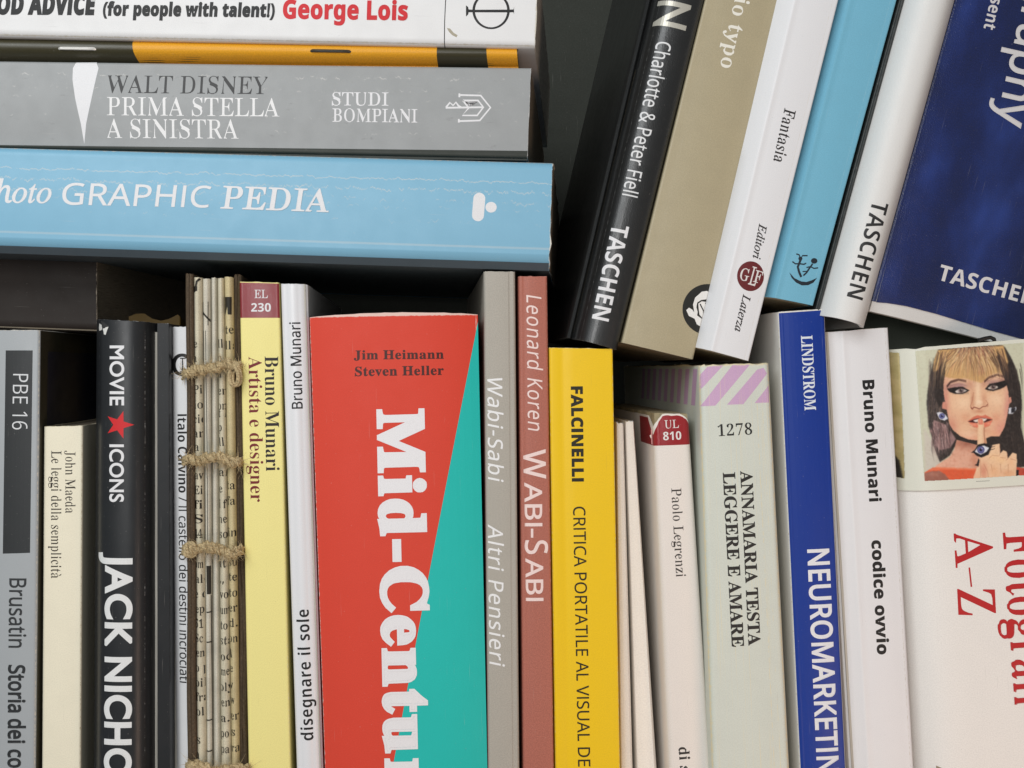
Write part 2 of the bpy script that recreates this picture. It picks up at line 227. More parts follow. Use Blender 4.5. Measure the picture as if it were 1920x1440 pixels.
'B': (166, [[6,0,0,7,25,4,2,5,1,8,1,123,-1,13,-3,12,-25,3,0,7,77,0,20,-1,23,-6,12,-16,4,-12,0,-12,-2,-10,-7,-12,-7,-6,-18,-8,15,-4,5,-6,10,-7,7,-8,4,-10,1,-15,-3,-15,-6,-13,-8,-7,-3,-6,-21,-6,-20,-2], [62,101,21,1,14,2,8,6,5,8,4,17,-2,19,-5,11,-8,6,-13,2,-22,-1,-2,-3,0,-11], [83,10,22,3,9,8,5,17,1,13,-1,14,-6,15,-8,7,-18,4,-25,1,1,-77,4,-5]]),
'D': (186, [[8,0,0,7,24,4,1,4,1,135,-2,20,-15,4,-11,1,0,7,77,0,22,-1,12,-3,22,-12,8,-8,9,-13,7,-15,4,-18,2,-21,-3,-28,-7,-23,-5,-9,-7,-8,-8,-7,-11,-6,-3,-4,-12,-3,-27,-3], [84,10,27,5,8,6,7,9,6,11,4,15,2,16,1,33,-3,22,-3,10,-7,16,-10,11,-12,7,-20,2,-18,-1,-3,-3,-1,-15,1,-138,1,-4,3,-2]]),
'E': (166, [[5,0,0,7,13,1,15,5,2,18,0,116,-2,25,-27,3,0,7,144,0,0,-54,-6,0,-3,15,-4,9,-4,7,-7,6,-18,6,-16,1,-26,-1,-2,-1,-2,-12,0,-60,21,1,9,2,7,8,4,8,5,21,6,0,0,-91,-6,0,-4,22,-6,12,-4,4,-9,2,-23,2,0,-62,1,-11,4,-4,28,-1,27,4,9,5,7,7,8,13,9,17,7,0,-11,-57]]),
'F': (152, [[6,0,0,7,22,2,3,3,2,5,1,8,1,125,-1,10,-3,10,-26,5,0,7,143,0,0,-54,-6,0,-3,13,-4,12,-6,8,-5,6,-18,4,-20,1,-22,-1,-2,-1,0,-71,26,1,7,5,7,13,5,21,7,0,0,-92,-7,0,-5,23,-6,12,-3,3,-5,3,-26,1,0,-58,2,-18,3,-3,29,-3,0,-7]]),
'G': (191, [[101,-4,-26,3,-29,18,-14,17,-10,22,-4,22,0,27,4,21,8,18,10,16,14,12,23,9,8,4,18,1,18,-3,25,-9,7,3,5,9,6,0,0,-63,-6,0,-13,29,-5,9,-10,9,-16,6,-11,1,-21,-2,-6,-3,-10,-10,-9,-14,-6,-19,-3,-24,0,-27,2,-19,4,-15,6,-13,7,-11,11,-9,6,-3,12,-2,16,0,13,2,7,5,3,14,0,24,-2,16,-3,3,-26,3,0,6,84,0,0,-6,-24,-3,-1,-3,-2,-14,-1,-41,-9,-7,-17,-5,-16,-3]]),
'I': (98, [[5,0,0,7,24,3,4,5,2,15,0,132,-1,7,-2,3,-27,3,0,7,87,0,0,-7,-27,-3,-1,-3,-2,-7,0,-131,1,-10,2,-9,3,-2,24,-3,0,-7]]),
'J': (124, [[41,-26,-15,2,1,3,-3,4,-15,6,-4,11,0,16,2,8,4,5,10,0,4,-1,2,-3,2,-9,0,-10,-3,-13,1,-4,5,-5,7,0,12,1,5,5,3,8,2,11,1,138,-1,18,-2,4,-4,4,-25,2,0,7,88,0,0,-7,-23,-1,-3,-3,-1,-3,-2,-19,0,-123,-4,-25,-7,-12,-17,-8,-3,-5]]),
'L': (160, [[6,0,0,7,27,7,2,18,-1,128,-1,7,-2,4,-3,3,-22,1,0,7,88,0,0,-7,-29,-3,-2,-4,-1,-8,1,-142,2,-5,21,-2,21,2,20,5,7,6,7,10,13,28,7,0,-10,-62]]),
'M': (238, [[16,0,0,7,6,2,3,3,2,10,9,140,-1,6,-4,4,-15,2,2,1,0,7,39,0,62,-125,62,125,39,0,-1,-7,-9,-2,-5,-5,-3,-7,2,-10,1,-128,2,-12,2,-3,23,-1,0,-7,-83,0,0,7,22,2,3,2,3,12,-6,137,-63,-160,-6,0,-62,156,0,-133,3,-12,4,-3,6,-1,0,-7]]),
'N': (186, [[152,-4,-112,144,1,-119,3,-10,3,-3,5,-1,0,-7,-35,0,0,7,7,2,3,4,1,8,10,134,-14,17,-7,3,-1,7,34,0,97,-115,-1,95,-3,10,-9,2,1,8,35,0,0,-7,-5,-1,-3,-3,-3,-10,0,-165]]),
'O': (197, [[98,-4,-18,2,-3,5,-26,10,-12,12,-10,15,-6,16,-4,19,-1,19,2,20,4,17,8,16,10,14,13,11,24,8,5,5,19,1,18,-2,1,-6,25,-9,12,-12,9,-14,7,-17,4,-18,1,-20,-2,-16,-4,-19,-7,-16,-10,-14,-12,-11,-25,-9,-4,-5], [99,5,17,2,6,3,5,4,10,12,7,17,3,10,3,24,0,14,-1,20,-3,17,-4,15,-6,12,-7,10,-8,7,-9,4,-14,1,-17,-2,-6,-3,-5,-4,-9,-12,-7,-17,-3,-10,-4,-38,1,-20,3,-17,4,-15,7,-12,7,-10,8,-7,8,-4]]),
'P': (157, [[6,0,0,7,24,2,3,5,1,6,1,12,-1,127,-1,7,-2,5,-25,4,0,7,98,-1,20,-4,8,-4,1,-6,6,-6,4,-8,2,-8,1,-20,-2,-10,-4,-9,-4,-5,-9,-7,2,-4,-15,-5,-18,-3,-34,0,0,-52,2,-16,2,-4,25,-3,0,-7], [62,92,22,0,19,4,6,5,5,10,3,21,-2,20,-6,12,-9,7,-23,1,-14,-2,-1,-11]]),
'R': (178, [[6,0,0,7,24,2,3,5,2,18,-1,127,-1,7,-2,5,-25,4,6,7,76,0,17,-1,23,-6,16,-17,5,-13,1,-11,-3,-15,-4,-9,-10,-11,-12,-5,-3,-5,40,-74,5,-6,7,-2,1,-7,-34,0,-53,85,-22,0,0,-63,3,-11,3,-3,23,-1,0,-7], [62,93,24,1,16,3,9,6,7,10,3,18,-2,20,-6,12,-6,5,-3,2,-15,2,-25,-1,-2,-4,0,-11]]),
'S': (147, [[16,-4,0,67,7,0,7,-22,7,-19,7,-8,8,-6,24,-2,17,4,10,9,3,7,2,8,-1,13,-5,9,-6,6,-24,16,-27,8,-12,11,8,9,-10,12,-7,15,-1,15,5,15,5,7,10,7,13,6,2,2,9,1,12,0,34,-8,5,2,2,6,8,0,0,-58,-7,0,-6,18,-9,16,-8,10,-7,4,-22,2,-9,-1,-5,-3,-9,-10,-4,-12,2,-11,2,-5,13,-13,50,-22,10,-8,9,-10,-6,-13,7,-17,0,-16,-5,-14,-7,-10,-9,-6,-16,-5,1,-4,-15,-2,-14,0,-33,9,-5,-2,-3,-7]]),
'T': (159, [[35,0,0,7,23,1,3,3,3,5,1,8,0,149,-30,-2,-6,-3,-5,-5,-5,-8,-7,-17,-1,-11,-7,0,0,55,150,0,0,-55,-6,0,-3,14,-4,12,-5,9,-7,6,-15,4,-22,1,1,-150,1,-8,2,-4,27,-4,0,-7]]),
'U': (185, [[93,-5,-21,2,-2,5,-21,4,2,5,-6,6,-4,7,-4,13,-3,19,0,96,-2,16,-5,6,-21,1,0,7,84,0,0,-7,-26,-3,-1,-4,-2,-16,1,-104,3,-18,6,-11,5,-5,6,-3,21,-2,21,3,9,6,10,15,3,14,1,17,0,95,-3,12,-4,3,-7,1,0,7,35,0,0,-7,-6,-5,-2,-10,-2,-101,-2,-17,-4,-14,-5,-8,-10,-13,-7,-4,-18,-4,2,-2]]),
'W': (230, [[64,-4,-46,166,-4,10,-5,3,0,7,44,0,0,-7,-5,-1,-2,-3,0,-11,3,-11,35,-88,36,80,-10,30,-2,2,-22,2,0,7,79,0,0,-7,-23,-2,-1,-4,0,-6,37,-97,28,95,0,10,-3,3,-6,1,0,7,30,0,0,-7,-4,-5,-6,-15,-49,-159,-7,0,-42,128,-48,-128]]),
'Y': (160, [[38,0,0,7,25,3,2,4,2,16,0,41,-51,100,-3,3,-18,1,0,7,83,0,0,-7,-27,-2,-1,-3,1,-5,2,-7,40,-68,33,58,5,12,1,10,-4,4,-7,1,0,7,34,0,0,-7,-62,-94,1,-51,2,-16,2,-4,25,-3,0,-7]]),
'Z': (166, [[8,0,0,4,104,168,-44,-1,-24,-5,-5,-6,-5,-7,-11,-26,-6,0,4,55,132,0,0,-5,-103,-165,48,0,22,3,8,4,8,8,12,21,5,18,6,0,-6,-66]]),
'a': (129, [[96,-4,-8,1,-3,3,-1,6,-9,8,-18,-8,-10,-8,-7,-1,-10,0,-4,2,-2,4,-2,7,-8,9,0,12,2,8,5,9,6,6,12,8,25,7,16,7,-1,24,-2,9,-5,6,-13,3,-14,-1,-7,-5,-1,-3,4,-16,0,-7,-5,-9,-7,-1,-6,1,-3,3,-2,9,-1,12,3,9,21,9,6,7,26,1,11,-2,-3,-4,12,-4,8,-8,3,-11,1,-10,-2,-74,11,0,6,3,-13,-17,-4,-3], [57,13,13,1,10,11,0,43,-21,-5,-13,-11,-4,-6,-3,-12,1,-12,3,-6,3,-2]]),
'c': (110, [[59,-4,-10,1,-5,5,-4,7,-13,9,-8,12,-4,13,-2,14,0,12,2,15,4,11,5,9,8,10,28,13,14,0,8,-1,-1,-3,3,-4,11,-4,5,-11,0,-7,-2,-11,-3,-3,-6,-1,-7,1,-2,3,-2,6,0,18,-3,6,-5,2,-12,0,-6,-2,-9,-12,-4,-16,-2,-27,4,-19,7,-16,5,-6,8,-4,16,-1,9,2,8,4,8,8,5,-5,-24,-12,-7,-9,-6,-5]]),
'd': (139, [[53,-4,-10,2,-18,16,-7,13,-4,15,-1,17,1,19,4,14,5,12,13,10,5,7,5,5,9,1,9,-1,5,-5,14,-9,6,48,0,6,-4,7,-12,2,3,1,0,6,34,0,4,-163,6,-6,4,-2,0,-7,-40,-8,0,20,-15,-9,-4,-6,-4,-4], [64,11,20,6,5,13,0,68,-4,10,-5,3,-15,1,-13,-2,-7,-8,-4,-15,-2,-22,1,-26,4,-16,6,-9,3,-2]]),
'e': (113, [[58,-4,-12,1,-10,17,-14,11,-5,10,-3,12,-1,16,-5,12,8,14,3,10,6,10,9,9,11,5,5,3,9,1,10,-1,8,-7,15,-7,4,-8,6,-22,-7,-16,-57,0,1,-15,5,-17,4,-8,10,-8,12,-1,10,0,7,3,6,5,9,9,5,-5,-10,-14,-21,-11,-7,-6], [38,77,42,0,-1,17,-2,11,-3,7,-4,5,-7,2,-8,-1,-4,-2,-4,-4,-6,-14]]),
'f': (80, [[19,0,0,6,4,2,2,9,0,94,-19,0,0,13,19,0,0,21,2,12,7,15,12,6,6,5,7,3,14,-1,18,-9,3,-6,1,-10,-3,-15,-4,-2,-7,-1,-5,2,-3,8,3,21,-1,2,-2,2,-13,0,-4,-3,-3,-5,-2,-10,-1,-35,25,0,0,-13,-25,0,0,-92,1,-6,2,-4,14,-2,-5,-1,-1,-6]]),
'g': (123, [[55,-56,-19,1,-1,4,-18,6,-6,5,-2,5,-1,7,3,8,5,5,10,5,-10,6,-5,8,-2,8,6,9,2,6,4,6,9,6,16,5,-17,7,-7,6,-4,7,-4,16,1,19,4,8,7,9,17,6,2,4,19,1,12,-2,12,-3,27,0,3,-15,-21,0,6,-12,1,-14,-1,-12,-6,-13,-17,-8,-9,-7,-19,1,-6,-2,-7,-5,-3,-7,0,-4,4,-3,46,-3,11,-2,10,-4,7,-7,3,-9,-3,-11,2,-12,-2,-5,-5,-7,-10,-6,-2,-3,-19,-6], [59,50,11,1,2,3,3,3,4,10,1,17,-2,18,1,10,-3,5,-17,2,-11,-2,-5,-7,-4,-10,-1,-16,1,-15,4,-11,5,-6], [60,-46,24,2,9,4,4,5,3,5,-1,10,-3,4,-12,2,-49,0,-6,-5,-3,-6,0,-6,2,-6,5,-4,5,-3]]),
'h': (143, [[18,0,0,6,4,2,2,4,1,10,0,141,-3,10,-6,3,0,6,31,0,9,-75,17,9,8,9,3,2,7,0,9,-1,4,-3,3,-6,7,-9,4,-17,1,-75,2,-7,4,-3,0,-6,-38,0,0,6,4,1,2,5,1,10,-1,74,-3,10,-3,2,-11,1,-19,-4,-7,-11,0,-77,2,-8,4,-3,0,-6]]),
'i': (74, [[38,145,-7,1,-3,5,-3,14,3,14,3,5,7,1,7,-1,3,-5,3,-14,-3,-14,-3,-5], [18,0,0,6,4,2,3,8,0,92,-2,7,-7,2,0,7,31,0,3,-106,2,-9,4,-3,0,-6]]),
'l': (75, [[18,0,0,6,4,2,3,8,0,147,-2,10,-7,3,0,6,31,0,3,-164,2,-9,4,-3,0,-6]]),
'm': (208, [[18,0,0,6,4,2,3,8,0,90,-3,9,-7,3,0,6,32,0,8,-18,17,9,8,10,6,2,13,-1,5,-4,3,-8,13,-10,18,10,5,8,5,4,14,1,6,-2,3,-5,2,-7,9,-10,2,-12,0,-75,2,-7,4,-3,0,-6,-37,0,0,6,4,2,2,8,0,80,-3,10,-3,2,-11,1,-6,-1,-16,-7,-3,-6,0,-78,1,-8,5,-3,0,-6,-37,0,0,6,3,2,3,7,0,87,-6,6,-11,1,-18,-4,-7,-11,0,-77,1,-8,5,-3,-1,-6]]),
'n': (143, [[18,0,0,6,4,2,3,8,3,90,-6,9,-6,3,0,6,31,0,9,-17,18,11,9,8,8,1,10,-1,6,-9,7,-9,4,-10,1,-83,2,-6,4,-3,0,-6,-38,0,0,6,4,1,2,5,1,10,-1,74,-3,10,-3,2,-11,1,-19,-4,-7,-11,0,-77,2,-8,4,-3,0,-6]]),
'o': (127, [[63,-4,-13,1,-2,4,-13,5,-9,9,-5,8,-5,13,-3,26,3,26,4,10,6,11,8,8,14,6,5,3,10,1,11,-1,4,-3,14,-5,8,-9,7,-11,3,-10,4,-26,-4,-27,-3,-10,-7,-11,-9,-8,-13,-5,-4,-4], [63,5,8,0,4,2,7,11,4,15,2,29,-1,25,-5,19,-6,10,-4,2,-9,2,-7,-1,-4,-2,-7,-9,-5,-17,-2,-29,2,-29,5,-16,7,-10,4,-2]]),
'p': (140, [[20,-56,0,7,3,1,2,10,2,143,-5,9,-7,4,0,6,31,0,8,-19,17,13,7,8,5,1,10,0,4,-1,8,-11,13,-12,4,-11,3,-14,1,-17,-1,-16,-4,-14,-5,-12,-12,-10,-8,-10,-6,-3,-11,0,-4,3,-4,4,-15,10,-6,-40,1,-12,3,-8,13,-1,-6,-1,0,-7], [73,11,14,2,4,4,3,5,4,15,2,21,-1,25,-3,16,-3,5,-7,6,-11,1,-6,-1,-16,-8,-3,-8,0,-67,6,-12]]),
'r': (108, [[20,0,0,6,3,2,2,8,0,92,-2,7,-7,2,0,7,31,0,8,-23,17,14,7,10,6,2,11,-1,3,-4,1,-6,0,-10,4,-8,-3,-6,-6,-3,-8,1,-2,2,-5,10,-2,2,-8,0,-15,-5,-4,-11,0,-71,2,-8,13,-2,-5,-1,0,-6]]),
's': (108, [[57,-4,-11,2,-18,5,-6,-1,-3,-5,-6,0,0,45,7,0,4,-13,5,-10,6,-8,6,-4,15,-1,11,3,5,6,2,8,0,7,-5,8,-25,19,-18,19,-8,15,0,8,2,7,5,8,17,7,-1,4,3,2,11,1,25,-6,4,1,3,5,5,0,0,-39,-6,0,-8,18,-5,6,-6,4,-11,1,-10,-1,-5,-3,-3,-6,-1,-8,2,-7,6,-6,27,-20,9,-9,7,-11,5,-12,0,-9,-2,-8,-4,-7,-17,-6,0,-5,-2,-3]]),
't': (86, [[46,-4,-9,1,-3,3,-3,12,-7,14,0,85,-16,0,13,9,14,28,13,22,6,0,-7,-46,28,0,0,-13,-26,0,0,-87,3,-6,11,-2,8,4,7,10,6,-4,-18,-13,-5,-9,-5,-6]]),
'u': (141, [[49,-4,-9,1,-4,4,-2,6,-7,8,-3,8,-1,12,-1,71,-2,9,-7,3,0,6,32,0,3,-98,2,-5,5,-6,11,-1,19,3,6,9,0,81,-3,8,-8,3,0,6,33,0,2,-106,7,-5,5,-1,0,-7,-41,-9,0,20,-17,-8,-5,-7,-6,-4]]),
'v': (115, [[54,-4,-36,108,-4,10,-5,3,2,7,39,0,12,-6,-19,-2,-1,-7,27,-60,22,59,-2,7,-7,3,1,6,26,0,0,-6,-9,-15,-40,-107]]),
'w': (163, [[46,-4,-34,111,-6,10,0,7,36,0,0,-7,-5,-2,0,-7,26,-57,22,43,-7,23,-4,1,0,6,37,0,0,-7,-4,-2,-1,-2,0,-8,20,-49,19,52,0,7,-6,3,0,6,24,0,0,-6,-3,-3,-4,-9,-42,-110,-5,0,-25,83,-31,-83]]),
'y': (113, [[20,-56,-6,1,-3,2,-4,8,0,5,-5,6,0,6,3,9,4,3,5,0,6,-1,4,-7,0,-14,2,-1,8,0,5,4,7,10,7,23,-35,107,-5,12,-3,0,0,7,39,0,0,-7,-6,-1,-1,-7,28,-61,17,51,2,9,0,7,-7,2,0,7,25,0,0,-7,-3,-3,-5,-12,-39,-115,-9,-22,-14,-9,-4,-8,-4,-3]]),
'z': (110, [[5,0,0,6,64,109,-27,0,-12,-4,-7,-8,-7,-16,-6,0,2,37,91,0,0,-8,-62,-106,27,1,15,4,7,11,8,17,6,0,-3,-43]]),
},
'I': {
'E': (182, [[-13,0,1,5,10,1,8,3,7,10,37,135,3,12,-2,7,-6,5,-12,3,1,5,142,0,-8,-40,-4,0,-1,13,-3,9,-4,3,-6,3,-16,2,-36,1,-9,-1,-5,-4,-5,-11,-15,-57,32,0,14,3,11,8,4,7,3,8,6,0,-19,-66,-5,0,0,20,-2,5,-4,3,-11,3,-31,0,-20,-73,0,-5,1,-3,8,-4,35,0,22,2,13,5,10,6,12,11,11,17,6,0,-20,-51]]),
'L': (179, [[-10,0,2,5,10,1,8,3,4,4,4,8,37,137,2,10,-2,6,-6,4,-13,3,2,5,73,0,-1,-5,-11,-1,-7,-4,-4,-4,-4,-9,-34,-127,-4,-19,5,-5,10,-2,37,0,23,4,10,4,9,7,9,10,11,18,5,0,-18,-53]]),
'a': (137, [[20,-3,-11,2,-7,6,-4,10,-1,14,2,15,5,19,9,18,9,13,20,21,9,6,10,4,12,2,10,-2,7,-5,3,-8,3,12,21,0,-26,-92,-2,-13,2,-5,6,1,7,7,9,10,4,-3,-8,-10,-10,-11,-9,-8,-12,-3,-7,2,-3,5,-1,8,9,35,-17,-25,-14,-15,-11,-7], [33,13,10,3,12,11,13,18,10,19,7,20,3,17,-2,11,-3,5,-3,2,-6,1,-6,-1,-13,-7,-11,-13,-10,-18,-9,-27,-4,-23,1,-9,2,-5,4,-3]]),
'd': (142, [[24,-3,-10,1,-7,5,-7,9,-3,10,0,12,2,13,5,15,8,15,9,15,11,12,12,11,11,7,14,4,13,0,10,-3,5,-6,12,51,1,7,-1,4,-3,2,-13,1,2,5,17,2,19,5,6,0,1,-1,-1,-5,-43,-169,1,-6,6,-1,8,5,13,15,5,-3,-14,-16,-11,-11,-11,-5,-10,1,-6,5,-2,8,2,14,6,20,-14,-21,-14,-15,-14,-9], [36,11,11,4,12,10,12,16,10,20,9,23,3,16,-2,13,-6,6,-6,1,-9,-1,-13,-8,-13,-14,-12,-22,-9,-26,-2,-21,1,-6,3,-6,6,-4]]),
'e': (115, [[35,-3,-10,2,-9,3,-9,8,-5,9,-3,11,0,14,2,13,4,14,8,13,9,12,10,11,11,8,13,7,13,4,13,0,10,-2,8,-6,3,-9,-1,-11,-6,-10,-13,-12,-15,-8,-20,-7,-24,-4,-1,-18,1,-12,5,-10,8,-5,7,-2,10,1,10,3,14,9,10,10,4,-5,-13,-13,-13,-10,-15,-6], [26,63,23,6,10,5,10,8,6,6,5,10,2,12,-3,7,-5,2,-8,-1,-7,-3,-9,-7,-7,-8,-7,-12]]),
'h': (161, [[122,-3,-9,2,-7,3,-6,8,-2,8,1,26,12,54,2,15,-1,7,-3,5,-3,3,-6,1,-13,-3,-10,-8,-10,-13,-11,-17,-6,-16,-15,-72,-25,0,37,179,-1,7,-3,4,-6,2,-11,1,3,11,49,0,-21,-94,3,0,11,16,8,8,9,6,8,4,14,2,12,-1,7,-4,6,-8,3,-12,0,-9,-13,-66,-2,-23,2,-6,5,-2,9,0,11,5,4,-7,-16,-12,-8,-3]]),
'i': (71, [[49,157,-5,1,-5,3,-3,5,-1,5,1,5,3,5,5,3,5,1,5,-1,5,-3,3,-5,1,-5,-1,-5,-3,-5,-5,-3], [13,-3,-7,1,-4,4,-2,5,0,7,24,92,-1,4,-3,3,-13,2,1,5,43,6,1,-2,0,-3,-27,-90,-2,-12,3,-5,6,-1,9,7,11,14,4,-4,-11,-15,-11,-10,-11,-6]]),
'o': (140, [[42,-3,-12,1,-11,4,-11,9,-6,9,-3,11,0,15,2,13,5,12,8,15,11,13,12,11,14,9,12,5,13,2,14,0,12,-4,7,-4,8,-8,4,-7,3,-8,1,-9,0,-13,-3,-11,-4,-11,-14,-22,-18,-17,-21,-11,-10,-3], [45,5,7,0,7,3,14,11,11,15,11,21,6,22,1,18,-4,15,-4,5,-5,3,-6,1,-11,0,-6,-3,-9,-5,-8,-8,-8,-11,-11,-22,-7,-24,-1,-13,1,-10,3,-7,4,-6,7,-4]]),
'r': (89, [[-5,0,24,86,3,16,0,5,-2,3,-4,2,-11,2,1,5,40,7,4,0,-14,-54,19,30,12,15,7,6,6,3,6,0,4,-2,4,-5,1,-6,-1,-7,-4,-6,-6,-3,-8,0,-6,4,-2,6,-11,-12,-10,-15,-17,-36,-14,-44]]),
't': (75, [[13,-3,-5,1,-5,3,-2,5,-1,9,26,98,-18,0,1,6,8,2,12,7,15,14,10,15,6,0,-10,-35,23,0,-2,-9,-23,0,-24,-94,1,-5,5,-2,7,5,13,15,4,-5,-11,-13,-10,-10,-10,-5]]),
'z': (106, [[57,-3,-14,1,-37,8,-9,-2,-10,-6,-4,1,0,3,3,5,89,97,-20,-1,-20,5,-10,0,-8,-3,-7,-10,-4,3,2,4,8,17,5,5,5,2,14,-1,40,-7,8,2,11,6,2,0,2,-3,-2,-4,-91,-99,20,2,26,-5,11,0,10,6,7,11,4,-2,-5,-15,-6,-11,-8,-7]]),
},
'S': {
'0': (154, [[77,-3,-11,1,-15,4,-12,7,-10,10,-8,14,-6,16,-4,25,-1,22,1,24,3,21,6,18,6,12,11,12,11,7,13,3,16,2,16,-2,13,-5,12,-8,9,-11,8,-15,5,-17,3,-19,1,-22,-1,-24,-4,-21,-6,-18,-6,-12,-11,-12,-11,-6,-13,-4], [77,30,7,1,5,3,7,10,5,19,2,33,-2,33,-5,19,-7,10,-5,3,-7,1,-7,-1,-6,-3,-7,-10,-5,-19,-2,-33,2,-33,5,-19,3,-7,5,-4]]),
'1': (154, [[70,0,1,149,-14,-13,-22,-18,-19,25,62,49,33,0,0,-192]]),
'2': (154, [[11,0,0,28,74,77,11,16,3,17,-1,10,-4,6,-7,5,-9,2,-11,-1,-11,-4,-11,-5,-13,-10,-22,26,24,17,11,5,13,4,15,1,15,0,13,-3,12,-5,15,-11,9,-16,2,-19,-3,-20,-6,-13,-11,-15,-22,-23,-36,-33,0,-2,84,0,0,-34]]),
'3': (154, [[66,-3,-30,3,-26,8,0,34,24,-9,25,-3,23,2,6,3,6,5,4,6,2,10,0,9,-4,7,-6,5,-11,4,-16,2,-23,0,0,31,30,1,10,2,7,3,6,5,3,6,1,8,-1,9,-3,6,-5,4,-9,3,-9,1,-18,-3,-23,-11,-19,28,17,9,18,6,21,3,21,0,16,-4,14,-6,11,-8,6,-11,3,-9,0,-10,-1,-10,-4,-10,-5,-7,-8,-7,-10,-6,-13,-6,20,-5,8,-4,9,-7,5,-6,4,-10,1,-9,-1,-11,-3,-13,-4,-9,-7,-8,-8,-7,-11,-6,-12,-4,-15,-3]]),
'8': (154, [[77,-3,-15,1,-14,3,-11,4,-10,6,-8,8,-5,8,-3,10,-2,12,2,15,6,12,13,14,16,10,-17,14,-6,8,-5,8,-3,18,1,10,3,8,8,11,13,9,16,6,21,2,18,-2,17,-5,13,-8,9,-13,3,-8,1,-10,-1,-11,-3,-9,-6,-8,-7,-7,-17,-12,19,-12,11,-11,7,-13,3,-15,-1,-10,-4,-12,-5,-8,-9,-8,-11,-7,-10,-4,-14,-3], [77,118,10,6,8,7,4,6,1,10,-2,8,-6,5,-8,4,-9,1,-10,-3,-7,-4,-4,-7,0,-8,1,-7,4,-6], [76,27,13,2,9,4,6,7,2,11,-2,9,-5,7,-9,7,-15,10,-13,-8,-8,-7,-5,-8,-2,-10,3,-11,6,-7,9,-5]]),
'A': (185, [[0,0,68,193,49,0,68,-193,-43,0,-14,46,-70,0,-14,-46], [68,80,50,0,-25,83]]),
'B': (181, [[24,0,0,192,83,-1,24,-5,14,-7,8,-7,6,-13,2,-11,0,-15,-4,-12,-6,-9,-7,-6,-12,-4,0,-2,11,-3,9,-5,6,-7,5,-8,3,-14,0,-16,-3,-11,-5,-10,-8,-9,-9,-7,-12,-5,-13,-3,-20,-2], [65,116,32,0,8,2,7,3,5,5,2,7,1,8,-3,8,-5,5,-11,3,-36,1], [65,34,35,0,14,5,6,6,4,9,0,11,-4,8,-6,6,-10,3,-39,2]]),
'C': (171, [[102,-3,-23,2,-16,5,-13,8,-14,12,-8,13,-7,18,-4,22,-1,23,1,19,6,20,9,18,10,13,15,12,14,7,16,4,23,1,24,-3,28,-10,-13,-33,-26,10,-17,3,-18,-3,-9,-5,-7,-7,-8,-12,-5,-20,-1,-24,2,-22,5,-14,6,-9,10,-8,9,-4,11,-2,18,1,35,9,0,-34,-25,-7]]),
'D': (199, [[24,0,0,192,65,0,19,-2,25,-7,17,-10,12,-11,9,-13,7,-15,4,-17,1,-19,-2,-23,-5,-20,-8,-17,-8,-9,-14,-12,-11,-6,-19,-7,-29,-4], [65,34,27,0,8,1,15,6,11,8,8,13,3,7,4,18,0,10,-1,15,-2,12,-5,11,-6,9,-8,6,-9,5,-15,3,-30,0]]),
'E': (150, [[24,0,0,192,111,0,0,-34,-70,0,0,-42,65,0,0,-33,-65,0,0,-49,70,0,0,-34]]),
'F': (147, [[24,0,0,192,110,0,0,-34,-70,0,0,-49,65,0,0,-33,-65,0,0,-76]]),
'G': (194, [[105,-3,-20,2,-24,7,-10,6,-8,7,-11,13,-9,16,-6,25,-1,23,2,24,6,21,10,18,14,14,13,9,16,7,23,5,23,0,20,-2,30,-9,-14,-33,-16,7,-17,3,-16,0,-16,-3,-11,-6,-11,-10,-9,-14,-4,-13,-1,-15,0,-19,4,-15,5,-12,7,-9,9,-7,11,-4,11,-2,14,1,14,2,0,40,-36,0,0,34,76,0,0,-100,-34,-8]]),
'H': (206, [[24,0,0,192,41,0,0,-75,76,0,0,75,40,0,0,-192,-40,0,0,83,-76,0,0,-83]]),
'L': (152, [[24,0,0,192,41,0,0,-158,78,0,0,-34]]),
'M': (253, [[24,0,0,192,56,0,45,-147,49,147,55,0,0,-192,-38,0,0,97,2,53,-1,0,-49,-150,-38,0,-46,150,-1,0,2,-52,0,-98]]),
'N': (218, [[24,0,0,192,51,0,84,-144,-1,144,36,0,0,-192,-51,0,-84,145,-1,0,2,-46,0,-99]]),
'O': (214, [[107,-3,-20,2,-17,4,-15,7,-15,12,-9,12,-9,18,-5,21,-1,23,1,24,5,21,9,18,9,12,15,12,15,6,17,4,20,2,20,-2,17,-4,14,-6,15,-12,10,-12,8,-18,6,-21,1,-24,-1,-23,-6,-21,-8,-18,-10,-12,-15,-12,-14,-7,-17,-4], [107,31,19,3,9,5,7,7,6,9,4,10,2,13,2,18,-2,19,-2,12,-4,11,-6,8,-7,7,-6,4,-10,3,-12,1,-12,-1,-10,-3,-6,-4,-7,-7,-6,-8,-4,-11,-3,-16,-1,-15,1,-14,3,-17,4,-10,6,-9,7,-7,9,-5]]),
'S': (148, [[67,-3,-29,3,-26,9,0,38,36,-13,15,-3,12,0,9,2,7,4,5,6,2,8,-2,9,-6,6,-15,10,-32,16,-17,14,-6,10,-4,10,-1,12,1,14,3,11,5,9,8,8,9,6,12,5,12,3,17,0,17,-1,18,-5,19,-7,-13,-32,-29,10,-12,2,-11,-1,-8,-3,-6,-6,-3,-7,1,-8,2,-5,5,-5,46,-25,11,-7,7,-7,7,-10,3,-10,1,-14,-1,-12,-3,-11,-6,-9,-15,-13,-20,-8]]),
'T': (156, [[57,0,0,158,-52,0,0,34,145,0,0,-34,-52,0,0,-158]]),
'V': (175, [[65,0,-65,192,41,0,37,-118,9,-39,10,43,37,114,41,0,-66,-192]]),
